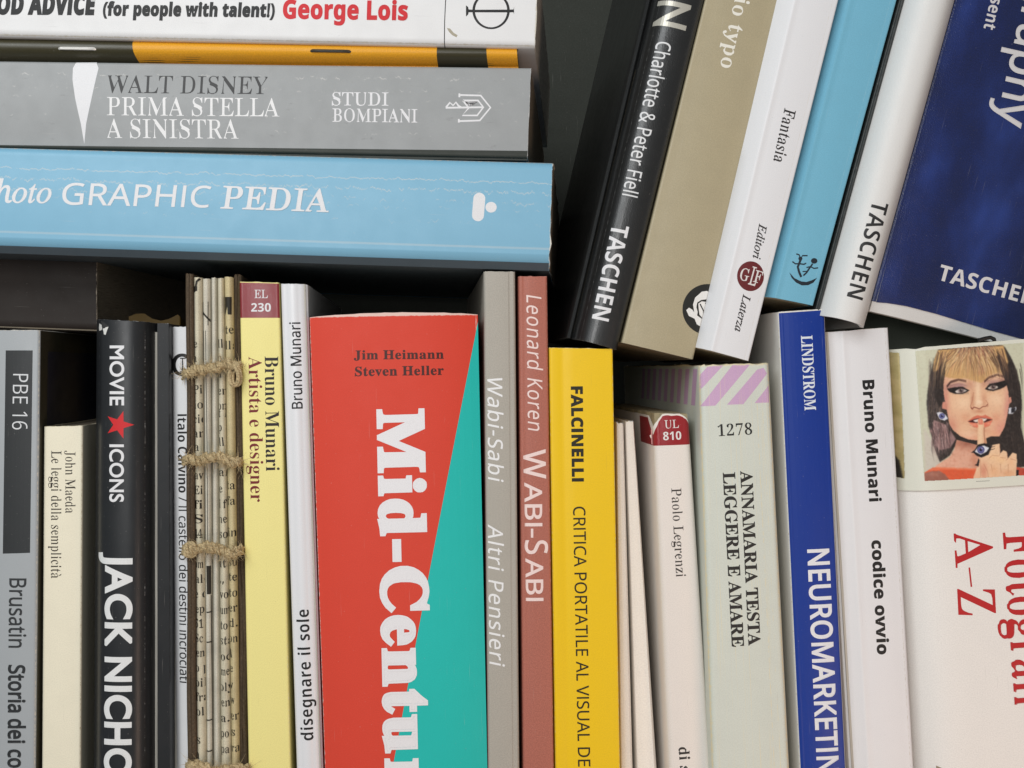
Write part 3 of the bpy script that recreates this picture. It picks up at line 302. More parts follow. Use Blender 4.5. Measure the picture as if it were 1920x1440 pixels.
'a': (162, [[57,-3,-13,2,-10,3,-10,7,-5,6,-5,11,-2,10,0,15,2,10,9,13,8,6,9,5,21,4,41,2,0,14,-2,5,-5,6,-6,3,-6,1,-19,-2,-26,-9,-13,27,21,9,22,4,23,0,20,-4,13,-6,7,-7,6,-8,3,-10,2,-16,0,-98,-28,0,-8,20,-1,0,-11,-12,-10,-6,-11,-3], [72,27,8,0,7,3,10,8,5,11,0,19,-32,-3,-7,-3,-6,-5,-4,-10,0,-6,1,-6,7,-6]]),
'c': (138, [[81,-3,-21,2,-13,4,-14,10,-9,9,-6,12,-4,15,-2,17,1,23,3,15,5,12,9,13,9,8,10,6,15,4,17,2,17,0,16,-4,16,-6,-12,-30,-18,6,-12,2,-13,-1,-8,-4,-9,-10,-3,-10,-2,-19,1,-17,4,-10,5,-7,6,-6,8,-3,11,0,13,2,12,4,12,6,0,-34,-19,-8]]),
'd': (170, [[67,-3,-15,2,-13,7,-11,11,-9,14,-5,19,-2,23,2,23,5,19,6,12,11,11,10,7,14,4,16,0,13,-3,10,-6,12,-12,1,0,-3,23,0,53,40,0,0,-204,-31,0,-7,19,-2,0,-8,-10,-9,-6,-10,-4], [81,29,15,3,9,7,5,15,2,19,-2,21,-6,13,-8,7,-15,3,-12,-3,-9,-9,-5,-13,-2,-19,2,-19,5,-14,9,-8]]),
'e': (159, [[87,-3,-14,1,-16,4,-11,5,-10,7,-9,9,-7,10,-5,13,-2,14,-1,21,2,15,4,13,6,12,7,9,12,9,13,7,15,3,15,0,14,-2,13,-4,10,-6,9,-8,7,-10,5,-12,3,-14,0,-30,-94,0,2,-12,5,-11,8,-7,8,-4,13,-2,18,1,16,4,16,7,0,-31,-23,-8], [53,90,57,0,-3,14,-6,10,-7,5,-12,2,-12,-3,-9,-6,-5,-10]]),
'f': (104, [[27,0,0,117,-22,0,0,19,22,11,1,19,3,15,6,10,9,8,14,5,19,2,20,-2,17,-5,-10,-29,-15,3,-13,0,-6,-3,-4,-8,-1,-15,35,0,0,-30,-35,0,0,-117]]),
'g': (170, [[76,-64,-31,2,-24,6,0,32,18,-6,24,-4,20,-1,12,4,6,4,6,11,2,9,1,26,-16,-15,-8,-4,-12,-2,-11,-1,-12,3,-10,4,-9,7,-12,17,-6,23,-2,16,1,18,4,25,6,12,9,13,10,8,10,4,17,2,16,-2,14,-7,12,-12,1,0,3,19,34,0,0,-152,-1,-10,-4,-13,-3,-7,-7,-10,-14,-10,-8,-4,-14,-4], [82,29,15,3,9,7,4,13,2,21,-2,20,-6,14,-9,7,-14,3,-12,-3,-9,-8,-5,-14,-2,-19,2,-20,5,-13,9,-9]]),
'h': (176, [[21,0,0,204,40,0,0,-50,-2,-26,2,0,8,10,10,6,14,4,15,1,14,-2,12,-5,10,-8,7,-11,4,-10,1,-13,0,-100,-40,0,0,86,-1,14,-5,9,-4,5,-6,3,-7,0,-11,-1,-8,-4,-6,-7,-4,-10,-3,-22,0,-73]]),
'i': (82, [[41,165,-10,1,-6,4,-5,7,-1,8,2,9,4,5,6,4,10,1,10,-1,7,-5,4,-5,1,-8,-1,-8,-5,-7,-6,-4], [21,0,0,147,40,0,0,-147]]),
'l': (82, [[21,0,0,204,40,0,0,-204]]),
'n': (176, [[21,0,0,147,31,0,5,-19,2,0,7,8,8,6,11,4,12,3,15,0,10,-2,10,-3,10,-7,10,-14,4,-18,0,-105,-40,0,-1,98,-3,9,-5,6,-7,4,-7,0,-11,-1,-9,-4,-5,-7,-4,-10,-3,-22,0,-73]]),
'o': (166, [[83,-3,-17,2,-11,3,-14,7,-9,8,-9,12,-6,12,-3,14,-2,19,1,17,4,15,6,13,8,11,11,8,12,6,14,4,16,1,13,-1,15,-4,13,-7,9,-7,9,-12,6,-12,4,-17,1,-15,-1,-18,-4,-15,-6,-13,-8,-11,-10,-9,-13,-6,-14,-3], [83,30,14,2,5,4,4,5,6,13,1,20,-1,19,-6,13,-4,5,-5,3,-14,3,-14,-3,-9,-8,-5,-13,-2,-19,2,-20,5,-13,4,-5,5,-4]]),
'p': (170, [[21,-64,0,211,32,0,6,-19,2,0,6,7,8,7,13,6,19,1,18,-4,12,-9,8,-9,6,-12,4,-13,3,-16,0,-24,-4,-21,-5,-13,-7,-11,-8,-9,-10,-6,-14,-4,-14,-1,-13,3,-8,4,-14,12,-2,0,2,-18,0,-62], [90,30,12,3,9,8,4,14,2,19,-2,19,-5,14,-8,8,-12,2,-14,-2,-8,-7,-6,-15,-1,-19,2,-22,5,-13,5,-4,5,-3]]),
'r': (122, [[21,0,0,147,30,0,6,-25,2,0,11,14,15,10,13,3,18,-1,-3,-37,-15,1,-16,-4,-11,-6,-7,-11,-3,-14,0,-77]]),
's': (134, [[61,-3,-27,2,-22,7,0,33,26,-9,24,-3,9,0,7,3,4,3,2,6,-2,6,-5,5,-41,20,-15,12,-5,7,-3,10,-1,13,2,9,3,8,6,6,8,6,12,5,15,3,14,0,16,-1,14,-3,20,-7,-12,-29,-24,9,-16,2,-8,-1,-7,-2,-3,-4,0,-5,2,-4,5,-4,40,-19,10,-5,6,-6,5,-8,2,-8,1,-14,-1,-10,-8,-14,-12,-10,-18,-7]]),
't': (117, [[71,-3,-14,2,-11,3,-9,7,-6,8,-4,10,-2,13,0,77,-19,0,0,17,22,13,12,31,25,0,0,-31,41,0,0,-30,-41,0,0,-71,3,-10,4,-4,5,-2,13,0,18,4,0,-30,-18,-5]]),
'u': (176, [[72,-3,-14,2,-16,5,-12,11,-6,12,-4,19,0,101,40,0,1,-98,3,-9,5,-6,6,-3,9,-2,11,2,8,4,6,7,4,9,2,23,1,73,40,0,0,-147,-31,0,-5,19,-3,0,-8,-10,-9,-6,-12,-4]]),
'v': (153, [[56,0,-56,147,42,0,29,-86,5,-28,1,0,5,28,29,86,42,0,-56,-147]]),
'w': (230, [[44,0,-41,147,39,0,19,-71,6,-42,2,0,6,41,18,72,44,0,19,-76,5,-37,1,0,7,43,19,70,39,0,-42,-147,-43,0,-27,116,-1,0,-27,-116]]),
},
'N': {
'!': (72, [[28,54,-6,138,29,0,-7,-138], [36,-4,-7,2,-6,3,-3,6,-1,8,1,7,3,6,6,3,7,2,7,-2,5,-3,3,-5,2,-8,-1,-8,-4,-6,-5,-3]]),
'&': (197, [[75,-3,-13,1,-12,3,-14,6,-8,6,-6,8,-5,10,-2,11,-1,11,3,16,7,12,12,12,20,13,-16,21,-6,12,-2,17,2,9,3,8,6,9,12,8,13,4,17,1,16,-3,15,-8,8,-11,3,-8,1,-8,-1,-14,-6,-14,-14,-14,-17,-12,52,-50,10,18,8,25,24,0,-12,-35,-6,-11,-9,-12,39,-38,-32,0,-23,23,-16,-12,-15,-8,-15,-4], [75,117,20,15,6,7,3,8,1,10,-3,8,-6,6,-8,4,-13,0,-9,-3,-7,-6,-3,-8,0,-10,2,-9,6,-9], [75,18,14,1,12,3,14,7,11,8,-56,55,-15,-11,-10,-10,-5,-11,-1,-12,3,-12,9,-10,12,-6]]),
'(': (81, [[50,-42,-17,25,-7,14,-7,19,-7,36,-1,22,1,21,3,21,5,21,8,20,10,18,12,17,23,0,-15,-22,-10,-24,-8,-25,-4,-26,-1,-37,6,-35,13,-34,18,-31]]),
')': (81, [[8,-42,14,21,11,24,8,25,4,25,0,37,-6,36,-12,35,-7,13,-12,18,22,0,18,-26,7,-14,7,-20,7,-37,1,-21,-1,-22,-3,-21,-6,-20,-7,-19,-10,-18,-13,-16]]),
',': (72, [[11,-35,13,66,26,0,2,-3,-5,-15,-19,-48]]),
'-': (87, [[11,62,0,20,65,0,0,-20]]),
'.': (72, [[36,-4,-7,2,-6,3,-3,6,-1,8,1,7,3,6,6,3,7,2,7,-2,5,-3,3,-5,2,-8,-1,-8,-4,-6,-5,-3]]),
'/': (100, [[3,0,71,192,23,0,-71,-192]]),
'1': (154, [[72,0,0,140,1,27,-37,-31,-12,16,52,40,19,0,0,-192]]),
'6': (154, [[80,-3,-17,3,-16,6,-13,12,-10,16,-7,22,-2,21,1,25,4,27,6,19,7,14,10,12,12,9,16,7,15,3,19,1,19,-1,2,-1,0,-20,-14,3,-15,0,-13,-2,-14,-5,-9,-6,-8,-10,-6,-12,-5,-13,-4,-29,2,0,12,12,11,6,17,4,17,-1,14,-4,12,-8,9,-10,6,-14,3,-17,-1,-18,-3,-13,-7,-14,-11,-12,-10,-6,-12,-4], [80,17,15,3,12,8,7,11,4,19,-2,18,-6,13,-11,9,-15,3,-17,-1,-14,-7,-10,-11,-3,-7,-1,-7,2,-19,4,-9,5,-9,7,-6,7,-5,7,-2]]),
'A': (172, [[0,0,75,193,22,0,74,-193,-25,0,-23,59,-76,0,-23,-59], [55,81,61,0,-22,60,-9,27,-8,-28]]),
'B': (175, [[26,0,0,192,72,-1,23,-4,14,-6,10,-9,5,-9,4,-14,-1,-15,-5,-12,-7,-9,-8,-6,-16,-5,0,-2,13,-3,12,-5,8,-7,6,-9,3,-12,1,-14,-2,-12,-6,-13,-7,-8,-9,-7,-11,-5,-12,-3,-20,-2], [50,110,47,1,12,2,9,4,7,7,3,10,0,13,-3,10,-7,7,-15,5,-17,2,-36,0], [50,20,51,1,10,2,10,4,8,9,5,13,0,15,-5,12,-9,8,-14,4,-15,2,-41,0]]),
'C': (170, [[104,-3,-18,2,-20,5,-17,10,-13,13,-10,17,-6,20,-3,22,0,24,4,22,6,15,11,17,11,11,16,11,16,5,18,3,24,0,23,-5,15,-6,-9,-20,-22,8,-17,2,-19,-1,-17,-6,-14,-10,-11,-15,-6,-13,-4,-21,1,-28,5,-20,8,-16,12,-13,15,-8,20,-3,23,1,28,6,0,-21,-22,-6]]),
'D': (196, [[26,0,0,192,59,0,19,-1,20,-5,18,-9,12,-9,12,-15,7,-15,5,-16,2,-24,-2,-23,-5,-20,-8,-17,-8,-9,-13,-12,-16,-9,-13,-4,-28,-4], [50,21,39,0,21,4,18,9,13,13,5,8,6,19,2,11,0,18,-2,17,-4,15,-7,12,-9,9,-11,7,-13,5,-15,3,-43,0]]),
'E': (149, [[26,0,0,192,107,0,0,-21,-83,0,0,-60,78,0,0,-21,-78,0,0,-69,83,0,0,-21]]),
'F': (139, [[26,0,0,192,107,0,0,-21,-83,0,0,-68,78,0,0,-22,-78,0,0,-81]]),
'G': (196, [[108,-3,-23,2,-20,7,-17,10,-13,14,-10,17,-6,21,-3,28,2,24,5,17,9,18,14,15,13,10,19,9,18,4,22,1,23,-2,17,-3,15,-6,-9,-21,-21,8,-20,3,-20,0,-19,-5,-16,-9,-13,-14,-9,-17,-3,-15,-1,-17,1,-18,4,-17,6,-14,8,-9,11,-10,15,-6,15,-3,25,0,25,4,0,57,-43,0,0,21,67,0,0,-94,-32,-7]]),
'H': (199, [[26,0,0,192,24,0,0,-81,99,0,0,81,24,0,0,-192,-24,0,0,89,-99,0,0,-89]]),
'K': (166, [[26,0,0,192,24,0,0,-95,85,95,28,0,-76,-84,79,-108,-28,0,-68,92,-20,-18,0,-74]]),
'L': (141, [[26,0,0,192,24,0,0,-171,84,0,0,-21]]),
'M': (244, [[26,0,0,192,36,0,59,-157,1,0,60,157,36,0,0,-192,-24,0,0,125,2,43,-2,0,-63,-168,-20,0,-63,168,-2,0,2,-42,0,-126]]),
'N': (204, [[26,0,0,192,28,0,102,-159,1,0,-1,46,0,113,22,0,0,-192,-28,0,-103,159,-1,0,2,-42,0,-117]]),
'O': (210, [[105,-3,-23,2,-16,5,-14,8,-14,13,-8,12,-8,19,-4,17,-2,23,2,24,5,20,9,18,9,12,14,12,15,7,16,4,19,2,18,-2,20,-5,14,-8,14,-12,9,-13,8,-18,4,-22,1,-19,-1,-19,-4,-21,-8,-19,-9,-13,-14,-12,-14,-8,-20,-5], [105,18,15,2,13,3,11,7,6,6,7,10,6,13,3,15,2,22,-2,23,-3,14,-6,13,-7,10,-9,8,-8,4,-13,4,-15,2,-15,-2,-13,-4,-11,-6,-9,-9,-6,-11,-5,-13,-3,-16,-1,-17,1,-17,4,-20,6,-13,7,-10,9,-8,12,-6,14,-3]]),
'P': (163, [[26,0,0,192,63,-1,20,-3,13,-5,7,-4,8,-7,6,-9,4,-11,2,-12,-1,-12,-2,-13,-4,-9,-6,-9,-8,-7,-10,-7,-9,-3,-23,-5,-36,0,0,-75], [50,95,40,2,16,5,9,6,7,11,2,15,-2,14,-6,11,-11,7,-11,4,-15,1,-29,0]]),
'R': (167, [[26,0,0,192,70,-1,14,-3,16,-6,11,-9,8,-12,3,-15,0,-18,-4,-15,-7,-10,-11,-9,-16,-8,53,-86,-28,0,-47,79,-38,0,0,-79], [50,100,43,1,12,3,8,5,7,9,4,15,-2,17,-6,10,-8,5,-13,4,-14,2,-31,0]]),
'S': (147, [[66,-3,-29,3,-23,6,0,24,19,-7,19,-4,22,-1,15,3,11,6,7,8,4,12,-2,12,-5,9,-8,7,-49,22,-18,13,-6,7,-5,12,-2,13,1,13,4,11,6,9,8,8,11,6,12,3,13,2,31,-2,28,-8,-7,-21,-16,6,-16,3,-17,1,-13,-2,-10,-4,-7,-9,-3,-9,0,-11,4,-10,10,-9,50,-22,10,-6,8,-7,7,-9,3,-10,2,-14,-1,-12,-2,-7,-5,-10,-14,-13,-18,-8,-14,-3]]),
'T': (149, [[63,0,0,171,-60,0,0,21,143,0,0,-21,-59,0,0,-171]]),
'U': (196, [[97,-3,-17,2,-10,2,-17,7,-13,12,-8,11,-3,8,-5,24,0,129,24,0,0,-128,2,-11,3,-9,8,-13,10,-7,12,-4,16,-2,15,2,13,4,9,8,8,13,4,19,0,128,24,0,0,-128,-2,-15,-4,-12,-10,-17,-17,-13,-18,-7]]),
'V': (161, [[69,0,-69,192,25,0,47,-133,9,-32,9,34,46,131,25,0,-68,-192]]),
'W': (250, [[54,0,-51,192,25,0,32,-125,7,-38,8,39,36,124,25,0,37,-123,9,-40,7,38,32,125,25,0,-51,-192,-24,0,-37,126,-10,38,-7,-31,-39,-133]]),
'a': (151, [[58,-3,-13,1,-10,4,-10,6,-5,6,-5,10,-2,9,0,14,2,9,5,8,7,7,16,9,22,5,41,2,-2,21,-2,6,-4,6,-6,4,-9,3,-22,-1,-26,-10,-7,18,18,8,18,4,18,0,18,-2,12,-6,6,-5,5,-7,5,-13,1,-15,0,-98,-17,0,-5,20,-1,0,-11,-11,-10,-7,-11,-3], [63,16,9,1,10,3,9,5,6,5,4,7,3,8,2,25,-30,-1,-14,-2,-11,-4,-8,-6,-4,-7,-2,-6,0,-8,2,-8,4,-5,5,-3,6,-3]]),
'b': (165, [[91,-3,-13,1,-13,5,-10,6,-9,9,-1,0,-5,-18,-17,0,0,204,23,0,0,-55,-1,-24,1,0,12,12,13,7,15,2,18,-1,11,-3,13,-9,11,-12,6,-12,4,-20,1,-23,-2,-22,-7,-17,-7,-11,-12,-10,-14,-7], [88,17,9,1,7,2,7,5,5,6,8,18,2,23,-2,24,-8,17,-7,8,-5,2,-17,4,-11,-1,-8,-2,-7,-5,-6,-5,-6,-17,-3,-25,3,-27,8,-16,6,-6,7,-4]]),
'c': (129, [[81,-3,-16,2,-13,4,-12,7,-9,7,-8,12,-4,12,-4,18,0,17,1,16,4,13,5,12,9,12,9,7,13,6,14,4,16,1,17,-3,17,-5,-7,-20,-17,5,-13,2,-14,-2,-11,-4,-8,-8,-3,-5,-5,-12,-2,-15,0,-21,3,-14,7,-13,8,-8,13,-5,13,-1,16,2,18,6,0,-21,-18,-6]]),
'd': (165, [[74,-3,-17,2,-14,7,-12,10,-7,10,-6,18,-3,22,1,23,4,20,6,12,11,13,9,6,15,5,16,2,17,-3,12,-7,13,-12,1,0,-1,20,0,59,23,0,0,-204,-19,0,-3,19,-1,0,-9,-9,-10,-7,-11,-4], [78,17,10,1,9,2,7,4,6,5,7,16,2,26,-3,28,-7,16,-11,8,-10,3,-11,1,-9,-1,-7,-3,-7,-4,-5,-7,-7,-18,-3,-23,3,-23,7,-17,5,-6,7,-5,8,-2]]),
'e': (152, [[84,-3,-16,2,-12,3,-11,5,-9,7,-9,11,-6,11,-4,13,-2,14,0,19,2,14,4,13,8,13,7,9,11,8,14,5,11,2,12,0,14,-2,10,-4,10,-7,7,-8,7,-12,4,-13,2,-12,0,-21,-99,0,2,-15,4,-12,7,-10,11,-8,15,-4,18,0,17,3,18,6,0,-20,-23,-8], [40,86,73,0,0,6,-4,16,-7,11,-10,6,-17,2,-12,-2,-12,-9,-7,-13]]),
'g': (165, [[78,-64,-29,2,-23,7,0,21,15,-6,23,-4,21,-1,15,5,10,8,6,11,3,11,1,29,-16,-14,-12,-5,-8,-2,-23,1,-12,3,-10,6,-9,9,-4,7,-8,21,-3,15,0,17,4,26,5,12,9,15,9,8,11,5,12,3,9,1,18,-3,15,-7,12,-12,1,0,4,19,18,0,0,-151,-4,-22,-3,-8,-6,-9,-11,-10,-20,-7], [78,17,13,1,8,3,7,4,5,5,4,8,3,9,1,25,-2,25,-3,10,-5,7,-6,6,-7,4,-9,2,-10,1,-8,-1,-8,-3,-6,-4,-6,-7,-7,-17,-3,-24,3,-23,7,-17,5,-6,7,-5,8,-2]]),
'h': (166, [[23,0,0,204,23,0,0,-63,-1,-17,2,0,10,11,9,6,12,4,14,1,16,-1,13,-4,10,-7,7,-10,5,-13,1,-13,0,-98,-23,0,0,92,-2,15,-4,8,-8,8,-8,3,-10,1,-11,-1,-12,-4,-7,-5,-6,-9,-4,-11,-2,-14,-1,-83]]),
'i': (69, [[35,168,-6,1,-5,3,-2,5,-1,6,1,6,2,5,5,3,6,1,6,-1,4,-3,3,-4,1,-7,-1,-7,-3,-4,-4,-3], [23,0,0,144,23,0,0,-144]]),
'l': (69, [[23,0,0,204,23,0,0,-204]]),
'n': (166, [[23,0,0,144,19,0,3,-20,2,0,8,10,7,5,10,5,11,2,13,1,12,-2,13,-4,8,-5,9,-12,5,-17,1,-107,-23,0,0,92,-2,15,-4,8,-8,8,-8,3,-10,1,-15,-2,-8,-3,-7,-5,-6,-8,-4,-12,-2,-14,-1,-83]]),
'o': (163, [[81,-3,-15,2,-11,3,-13,7,-8,8,-9,12,-5,11,-4,14,-1,18,1,17,3,15,6,13,8,10,10,9,11,6,13,3,15,2,12,-1,14,-4,13,-7,8,-8,9,-12,5,-11,4,-17,1,-15,-1,-17,-4,-14,-5,-13,-8,-11,-10,-9,-11,-6,-13,-3], [81,17,11,1,8,3,12,8,4,8,4,9,2,10,2,16,-2,16,-2,10,-4,9,-4,8,-12,8,-9,3,-10,1,-10,-1,-9,-3,-11,-8,-8,-17,-3,-14,-1,-12,1,-12,3,-14,8,-17,6,-5,8,-4]]),
'p': (165, [[23,-64,0,208,19,0,3,-20,15,14,7,4,9,3,20,2,19,-5,13,-8,9,-9,6,-11,5,-14,2,-16,0,-24,-2,-15,-5,-14,-6,-11,-12,-12,-10,-6,-15,-4,-17,0,-14,3,-11,6,-12,11,-1,0,1,-22,0,-60], [88,17,8,1,7,2,6,4,7,7,7,17,3,25,-1,15,-2,10,-8,16,-11,9,-8,3,-9,1,-10,-1,-9,-2,-7,-4,-5,-6,-5,-9,-3,-9,-2,-24,3,-27,8,-16,6,-6,7,-4]]),
'r': (111, [[23,0,0,144,19,0,3,-26,1,0,11,14,15,11,16,4,19,-2,-3,-22,-17,2,-13,-3,-12,-7,-9,-11,-5,-11,-1,-11,-1,-82]]),
's': (129, [[59,-3,-24,2,-21,7,0,22,15,-6,16,-4,15,-2,15,2,9,3,7,7,3,8,-1,8,-4,5,-8,6,-41,19,-16,9,-6,7,-3,8,-1,9,1,10,4,10,5,6,7,5,12,5,10,3,15,1,26,-3,20,-7,-8,-19,-25,8,-20,1,-16,-4,-5,-4,-3,-5,0,-10,6,-7,8,-5,35,-15,14,-7,11,-10,5,-11,0,-13,-1,-9,-4,-8,-5,-7,-8,-6,-12,-5,-11,-2]]),
't': (97, [[67,-3,-13,2,-11,4,-8,6,-5,7,-4,10,-1,10,0,90,-21,0,0,11,21,9,9,31,14,0,0,-33,42,0,0,-18,-42,0,0,-86,3,-11,5,-7,9,-5,11,0,15,3,0,-18,-11,-3]]),
'u': (166, [[74,-3,-16,2,-16,5,-12,10,-5,12,-4,19,0,99,24,0,0,-93,2,-15,4,-7,5,-6,11,-5,10,-1,14,1,9,3,7,5,6,9,4,12,2,14,1,83,23,0,0,-144,-19,0,-4,19,-1,0,-8,-10,-9,-6,-13,-4]]),
'y': (137, [[23,-64,-20,2,0,18,20,-1,7,2,7,4,10,12,11,26,-58,145,26,0,34,-91,9,-30,1,0,9,30,32,91,26,0,-63,-167,-6,-12,-9,-13,-10,-10,-13,-5]]),
},
'G': {
'A': (267, [[145,274,-28,0,-117,-274,40,0,34,80,116,0,37,-80,40,0], [130,214,44,-98,-84,0]]),
'C': (283, [[262,254,-34,13,-23,6,-29,3,-28,-1,-20,-3,-19,-6,-18,-8,-15,-10,-15,-12,-12,-14,-10,-15,-9,-17,-6,-18,-4,-19,-1,-21,1,-14,3,-16,5,-15,7,-15,8,-15,11,-14,13,-13,16,-11,17,-9,20,-7,22,-5,24,-2,30,2,26,5,22,8,21,9,0,43,-15,-9,-24,-11,-24,-7,-16,-3,-16,-1,-16,1,-15,3,-14,4,-13,6,-11,7,-11,8,-9,10,-7,11,-6,12,-5,13,-2,14,-1,15,1,15,2,14,5,13,6,12,8,11,9,10,10,8,11,8,13,6,14,4,14,2,31,1,23,-4,15,-5,16,-6,24,-13]]),
'E': (200, [[185,273,-155,0,0,-273,158,0,0,35,-119,0,0,85,112,0,0,35,-112,0,0,83,116,0]]),
'G': (296, [[269,134,-91,0,0,-35,52,0,0,-56,-24,-6,-25,-4,-26,0,-15,3,-14,4,-13,6,-11,7,-11,8,-9,10,-7,11,-6,12,-5,13,-3,14,-1,15,1,14,3,14,5,13,6,12,7,11,19,19,23,13,13,5,14,2,23,1,16,-1,25,-5,24,-9,25,-11,0,39,-29,11,-24,8,-22,3,-23,1,-20,-1,-19,-4,-19,-5,-17,-8,-15,-10,-14,-12,-12,-14,-11,-15,-8,-16,-6,-18,-4,-19,-1,-19,1,-20,4,-18,6,-18,8,-16,10,-14,12,-13,14,-12,15,-9,17,-8,18,-6,20,-3,20,-2,27,2,26,4,25,7,26,10]]),
'H': (292, [[261,273,-39,0,0,-119,-153,0,0,119,-39,0,0,-273,39,0,0,119,153,0,0,-119,39,0]]),
'I': (100, [[70,273,-40,0,0,-273,40,0]]),
'J': (100, [[70,273,-40,0,0,-265,-1,-27,-3,-14,-3,-6,-8,-9,-12,-5,-28,-2,7,-36,25,0,12,2,19,9,15,13,5,9,8,19,2,12,2,24]]),
'K': (262, [[114,144,119,129,-49,0,-115,-125,0,125,-39,0,0,-273,39,0,0,135,139,-135,54,0]]),
'M': (312, [[284,273,-37,0,-91,-112,-90,112,-37,0,0,-273,39,0,0,212,85,-105,7,0,84,105,0,-212,40,0]]),
'N': (312, [[282,273,-36,0,0,-211,-185,211,-31,0,0,-273,36,0,0,210,183,-210,33,0]]),
'O': (329, [[18,136,1,-18,4,-18,5,-17,8,-16,10,-15,11,-13,14,-12,15,-11,17,-8,19,-6,20,-4,22,-2,22,2,21,4,19,6,17,8,15,11,14,12,12,13,9,15,8,16,6,17,3,18,1,18,-1,19,-3,18,-6,17,-8,16,-10,15,-11,14,-14,12,-16,10,-17,8,-18,6,-21,4,-22,1,-21,-1,-20,-4,-19,-6,-17,-8,-15,-10,-14,-12,-12,-14,-10,-15,-8,-16,-5,-17,-4,-18], [58,136,1,15,3,14,4,13,6,12,8,11,9,10,10,9,11,7,12,6,13,4,15,2,14,1,15,-1,15,-2,13,-4,12,-6,11,-7,11,-9,8,-10,8,-11,6,-12,4,-13,3,-14,1,-15,-1,-14,-3,-14,-4,-13,-6,-12,-8,-11,-8,-10,-11,-9,-11,-7,-12,-6,-13,-4,-15,-3,-15,-1,-14,1,-15,3,-13,4,-12,6,-11,7,-10,9,-9,10,-8,11,-6,12,-4,13,-3,14]]),
'S': (183, [[160,257,-20,11,-20,6,-21,2,-24,-2,-10,-3,-19,-8,-14,-13,-10,-16,-5,-20,-1,-10,2,-18,7,-15,9,-13,13,-11,56,-37,13,-9,9,-10,7,-12,2,-13,-1,-8,-4,-8,-10,-10,-16,-7,-20,-1,-13,2,-19,8,-17,12,-16,17,0,-49,23,-15,19,-6,20,-4,14,-1,21,3,10,3,16,9,14,13,10,17,5,19,0,10,-2,20,-6,17,-10,14,-12,12,-14,10,-55,34,-10,9,-6,11,-3,12,4,13,9,10,13,7,18,2,19,-2,16,-6,17,-10,12,-10]]),
'V': (242, [[242,273,-39,0,-82,-192,-82,192,-39,0,118,-275,8,0]]),
},
'H': {
},
}
# ------------------------------------------------------------------ lettering outlines
CAPH = dict(B=.4553, R=.4553, I=.4647, S=.4795, N=.4795, G=.682)   # height of a capital in each face
FONT = {}
for _f, _g in GLYPHS.items():
    FONT[_f] = {}
    for _c, (_adv, _cs) in _g.items():
        loops = []
        for q in _cs:
            x, y = q[0], q[1]; lp = [(x / 400, y / 400)]
            for i in range(2, len(q), 2):
                x += q[i]; y += q[i + 1]; lp.append((x / 400, y / 400))
            loops.append(lp)
        FONT[_f][_c] = (_adv / 400, loops)
def glyph(f, c):
    if c == ' ': return (.27 * CAPH[f] / .7, [])
    if c == '\u00e0':
        a, cs = FONT[f]['a']; return (a, cs + [[(.065, .46), (.13, .46), (.19, .35), (.17, .345)]])
    if c == '-' and f in 'BR': return (.235, [[(.025, .135), (.21, .135), (.21, .182), (.025, .182)]])
    if c == 'I' and f in 'SN':                      # plain stem, no bars
        xs = [p[0] for p in FONT[f]['l'][1][0]]; x0, x1 = min(xs), max(xs)
        return (FONT[f]['l'][0] + .012, [[(x0, 0), (x1, 0), (x1, CAPH[f]), (x0, CAPH[f])]])
    for g in (f, 'S', 'N'):
        if c in FONT[g]: return FONT[g][c]
    return (.3, [])
def _area(P): return sum(P[i - 1][0] * P[i][1] - P[i][0] * P[i - 1][1] for i in range(len(P))) / 2
def _in(p, P):
    c = False
    for i in range(len(P)):
        a, b = P[i - 1], P[i]
        if (a[1] > p[1]) != (b[1] > p[1]) and p[0] < (b[0] - a[0]) * (p[1] - a[1]) / (b[1] - a[1]) + a[0]: c = not c
    return c
def fatten(P, d):
    s = 1 if _area(P) > 0 else -1; n = len(P); out = []
    for i in range(n):
        a, b, c = P[i - 1], P[i], P[(i + 1) % n]
        e1 = (b[0] - a[0], b[1] - a[1]); e2 = (c[0] - b[0], c[1] - b[1])
        l1 = math.hypot(*e1) or 1e-9; l2 = math.hypot(*e2) or 1e-9
        n1 = (e1[1] / l1, -e1[0] / l1); n2 = (e2[1] / l2, -e2[0] / l2)
        nx, ny = n1[0] + n2[0], n1[1] + n2[1]; q = nx * nx + ny * ny
        k = 2 / q if q > .7 else 2 / .7
        out.append((b[0] + nx * k * d * s, b[1] + ny * k * d * s))
    return out
def groups(cs, bold=0.0):
    """contours of one glyph -> list of [outer, hole, hole..]"""
    if not cs: return []
    ar = [_area(P) for P in cs]; sg = 1 if ar[max(range(len(cs)), key=lambda i: abs(ar[i]))] > 0 else -1
    res = [[P] for P, a in zip(cs, ar) if a * sg > 0]
    for P, a in zip(cs, ar):
        if a * sg > 0: continue
        mid = ((P[0][0] + P[len(P) // 3][0] + P[2 * len(P) // 3][0]) / 3, (P[0][1] + P[len(P) // 3][1] + P[2 * len(P) // 3][1]) / 3)
        ok = [g for g in res if _in(mid, g[0])]
        if ok: min(ok, key=lambda g: abs(_area(g[0]))).append(P)
    return [[fatten(g[0], bold) if bold else g[0]] + [fatten(Q, -bold) if bold else Q for Q in g[1:]] for g in res]

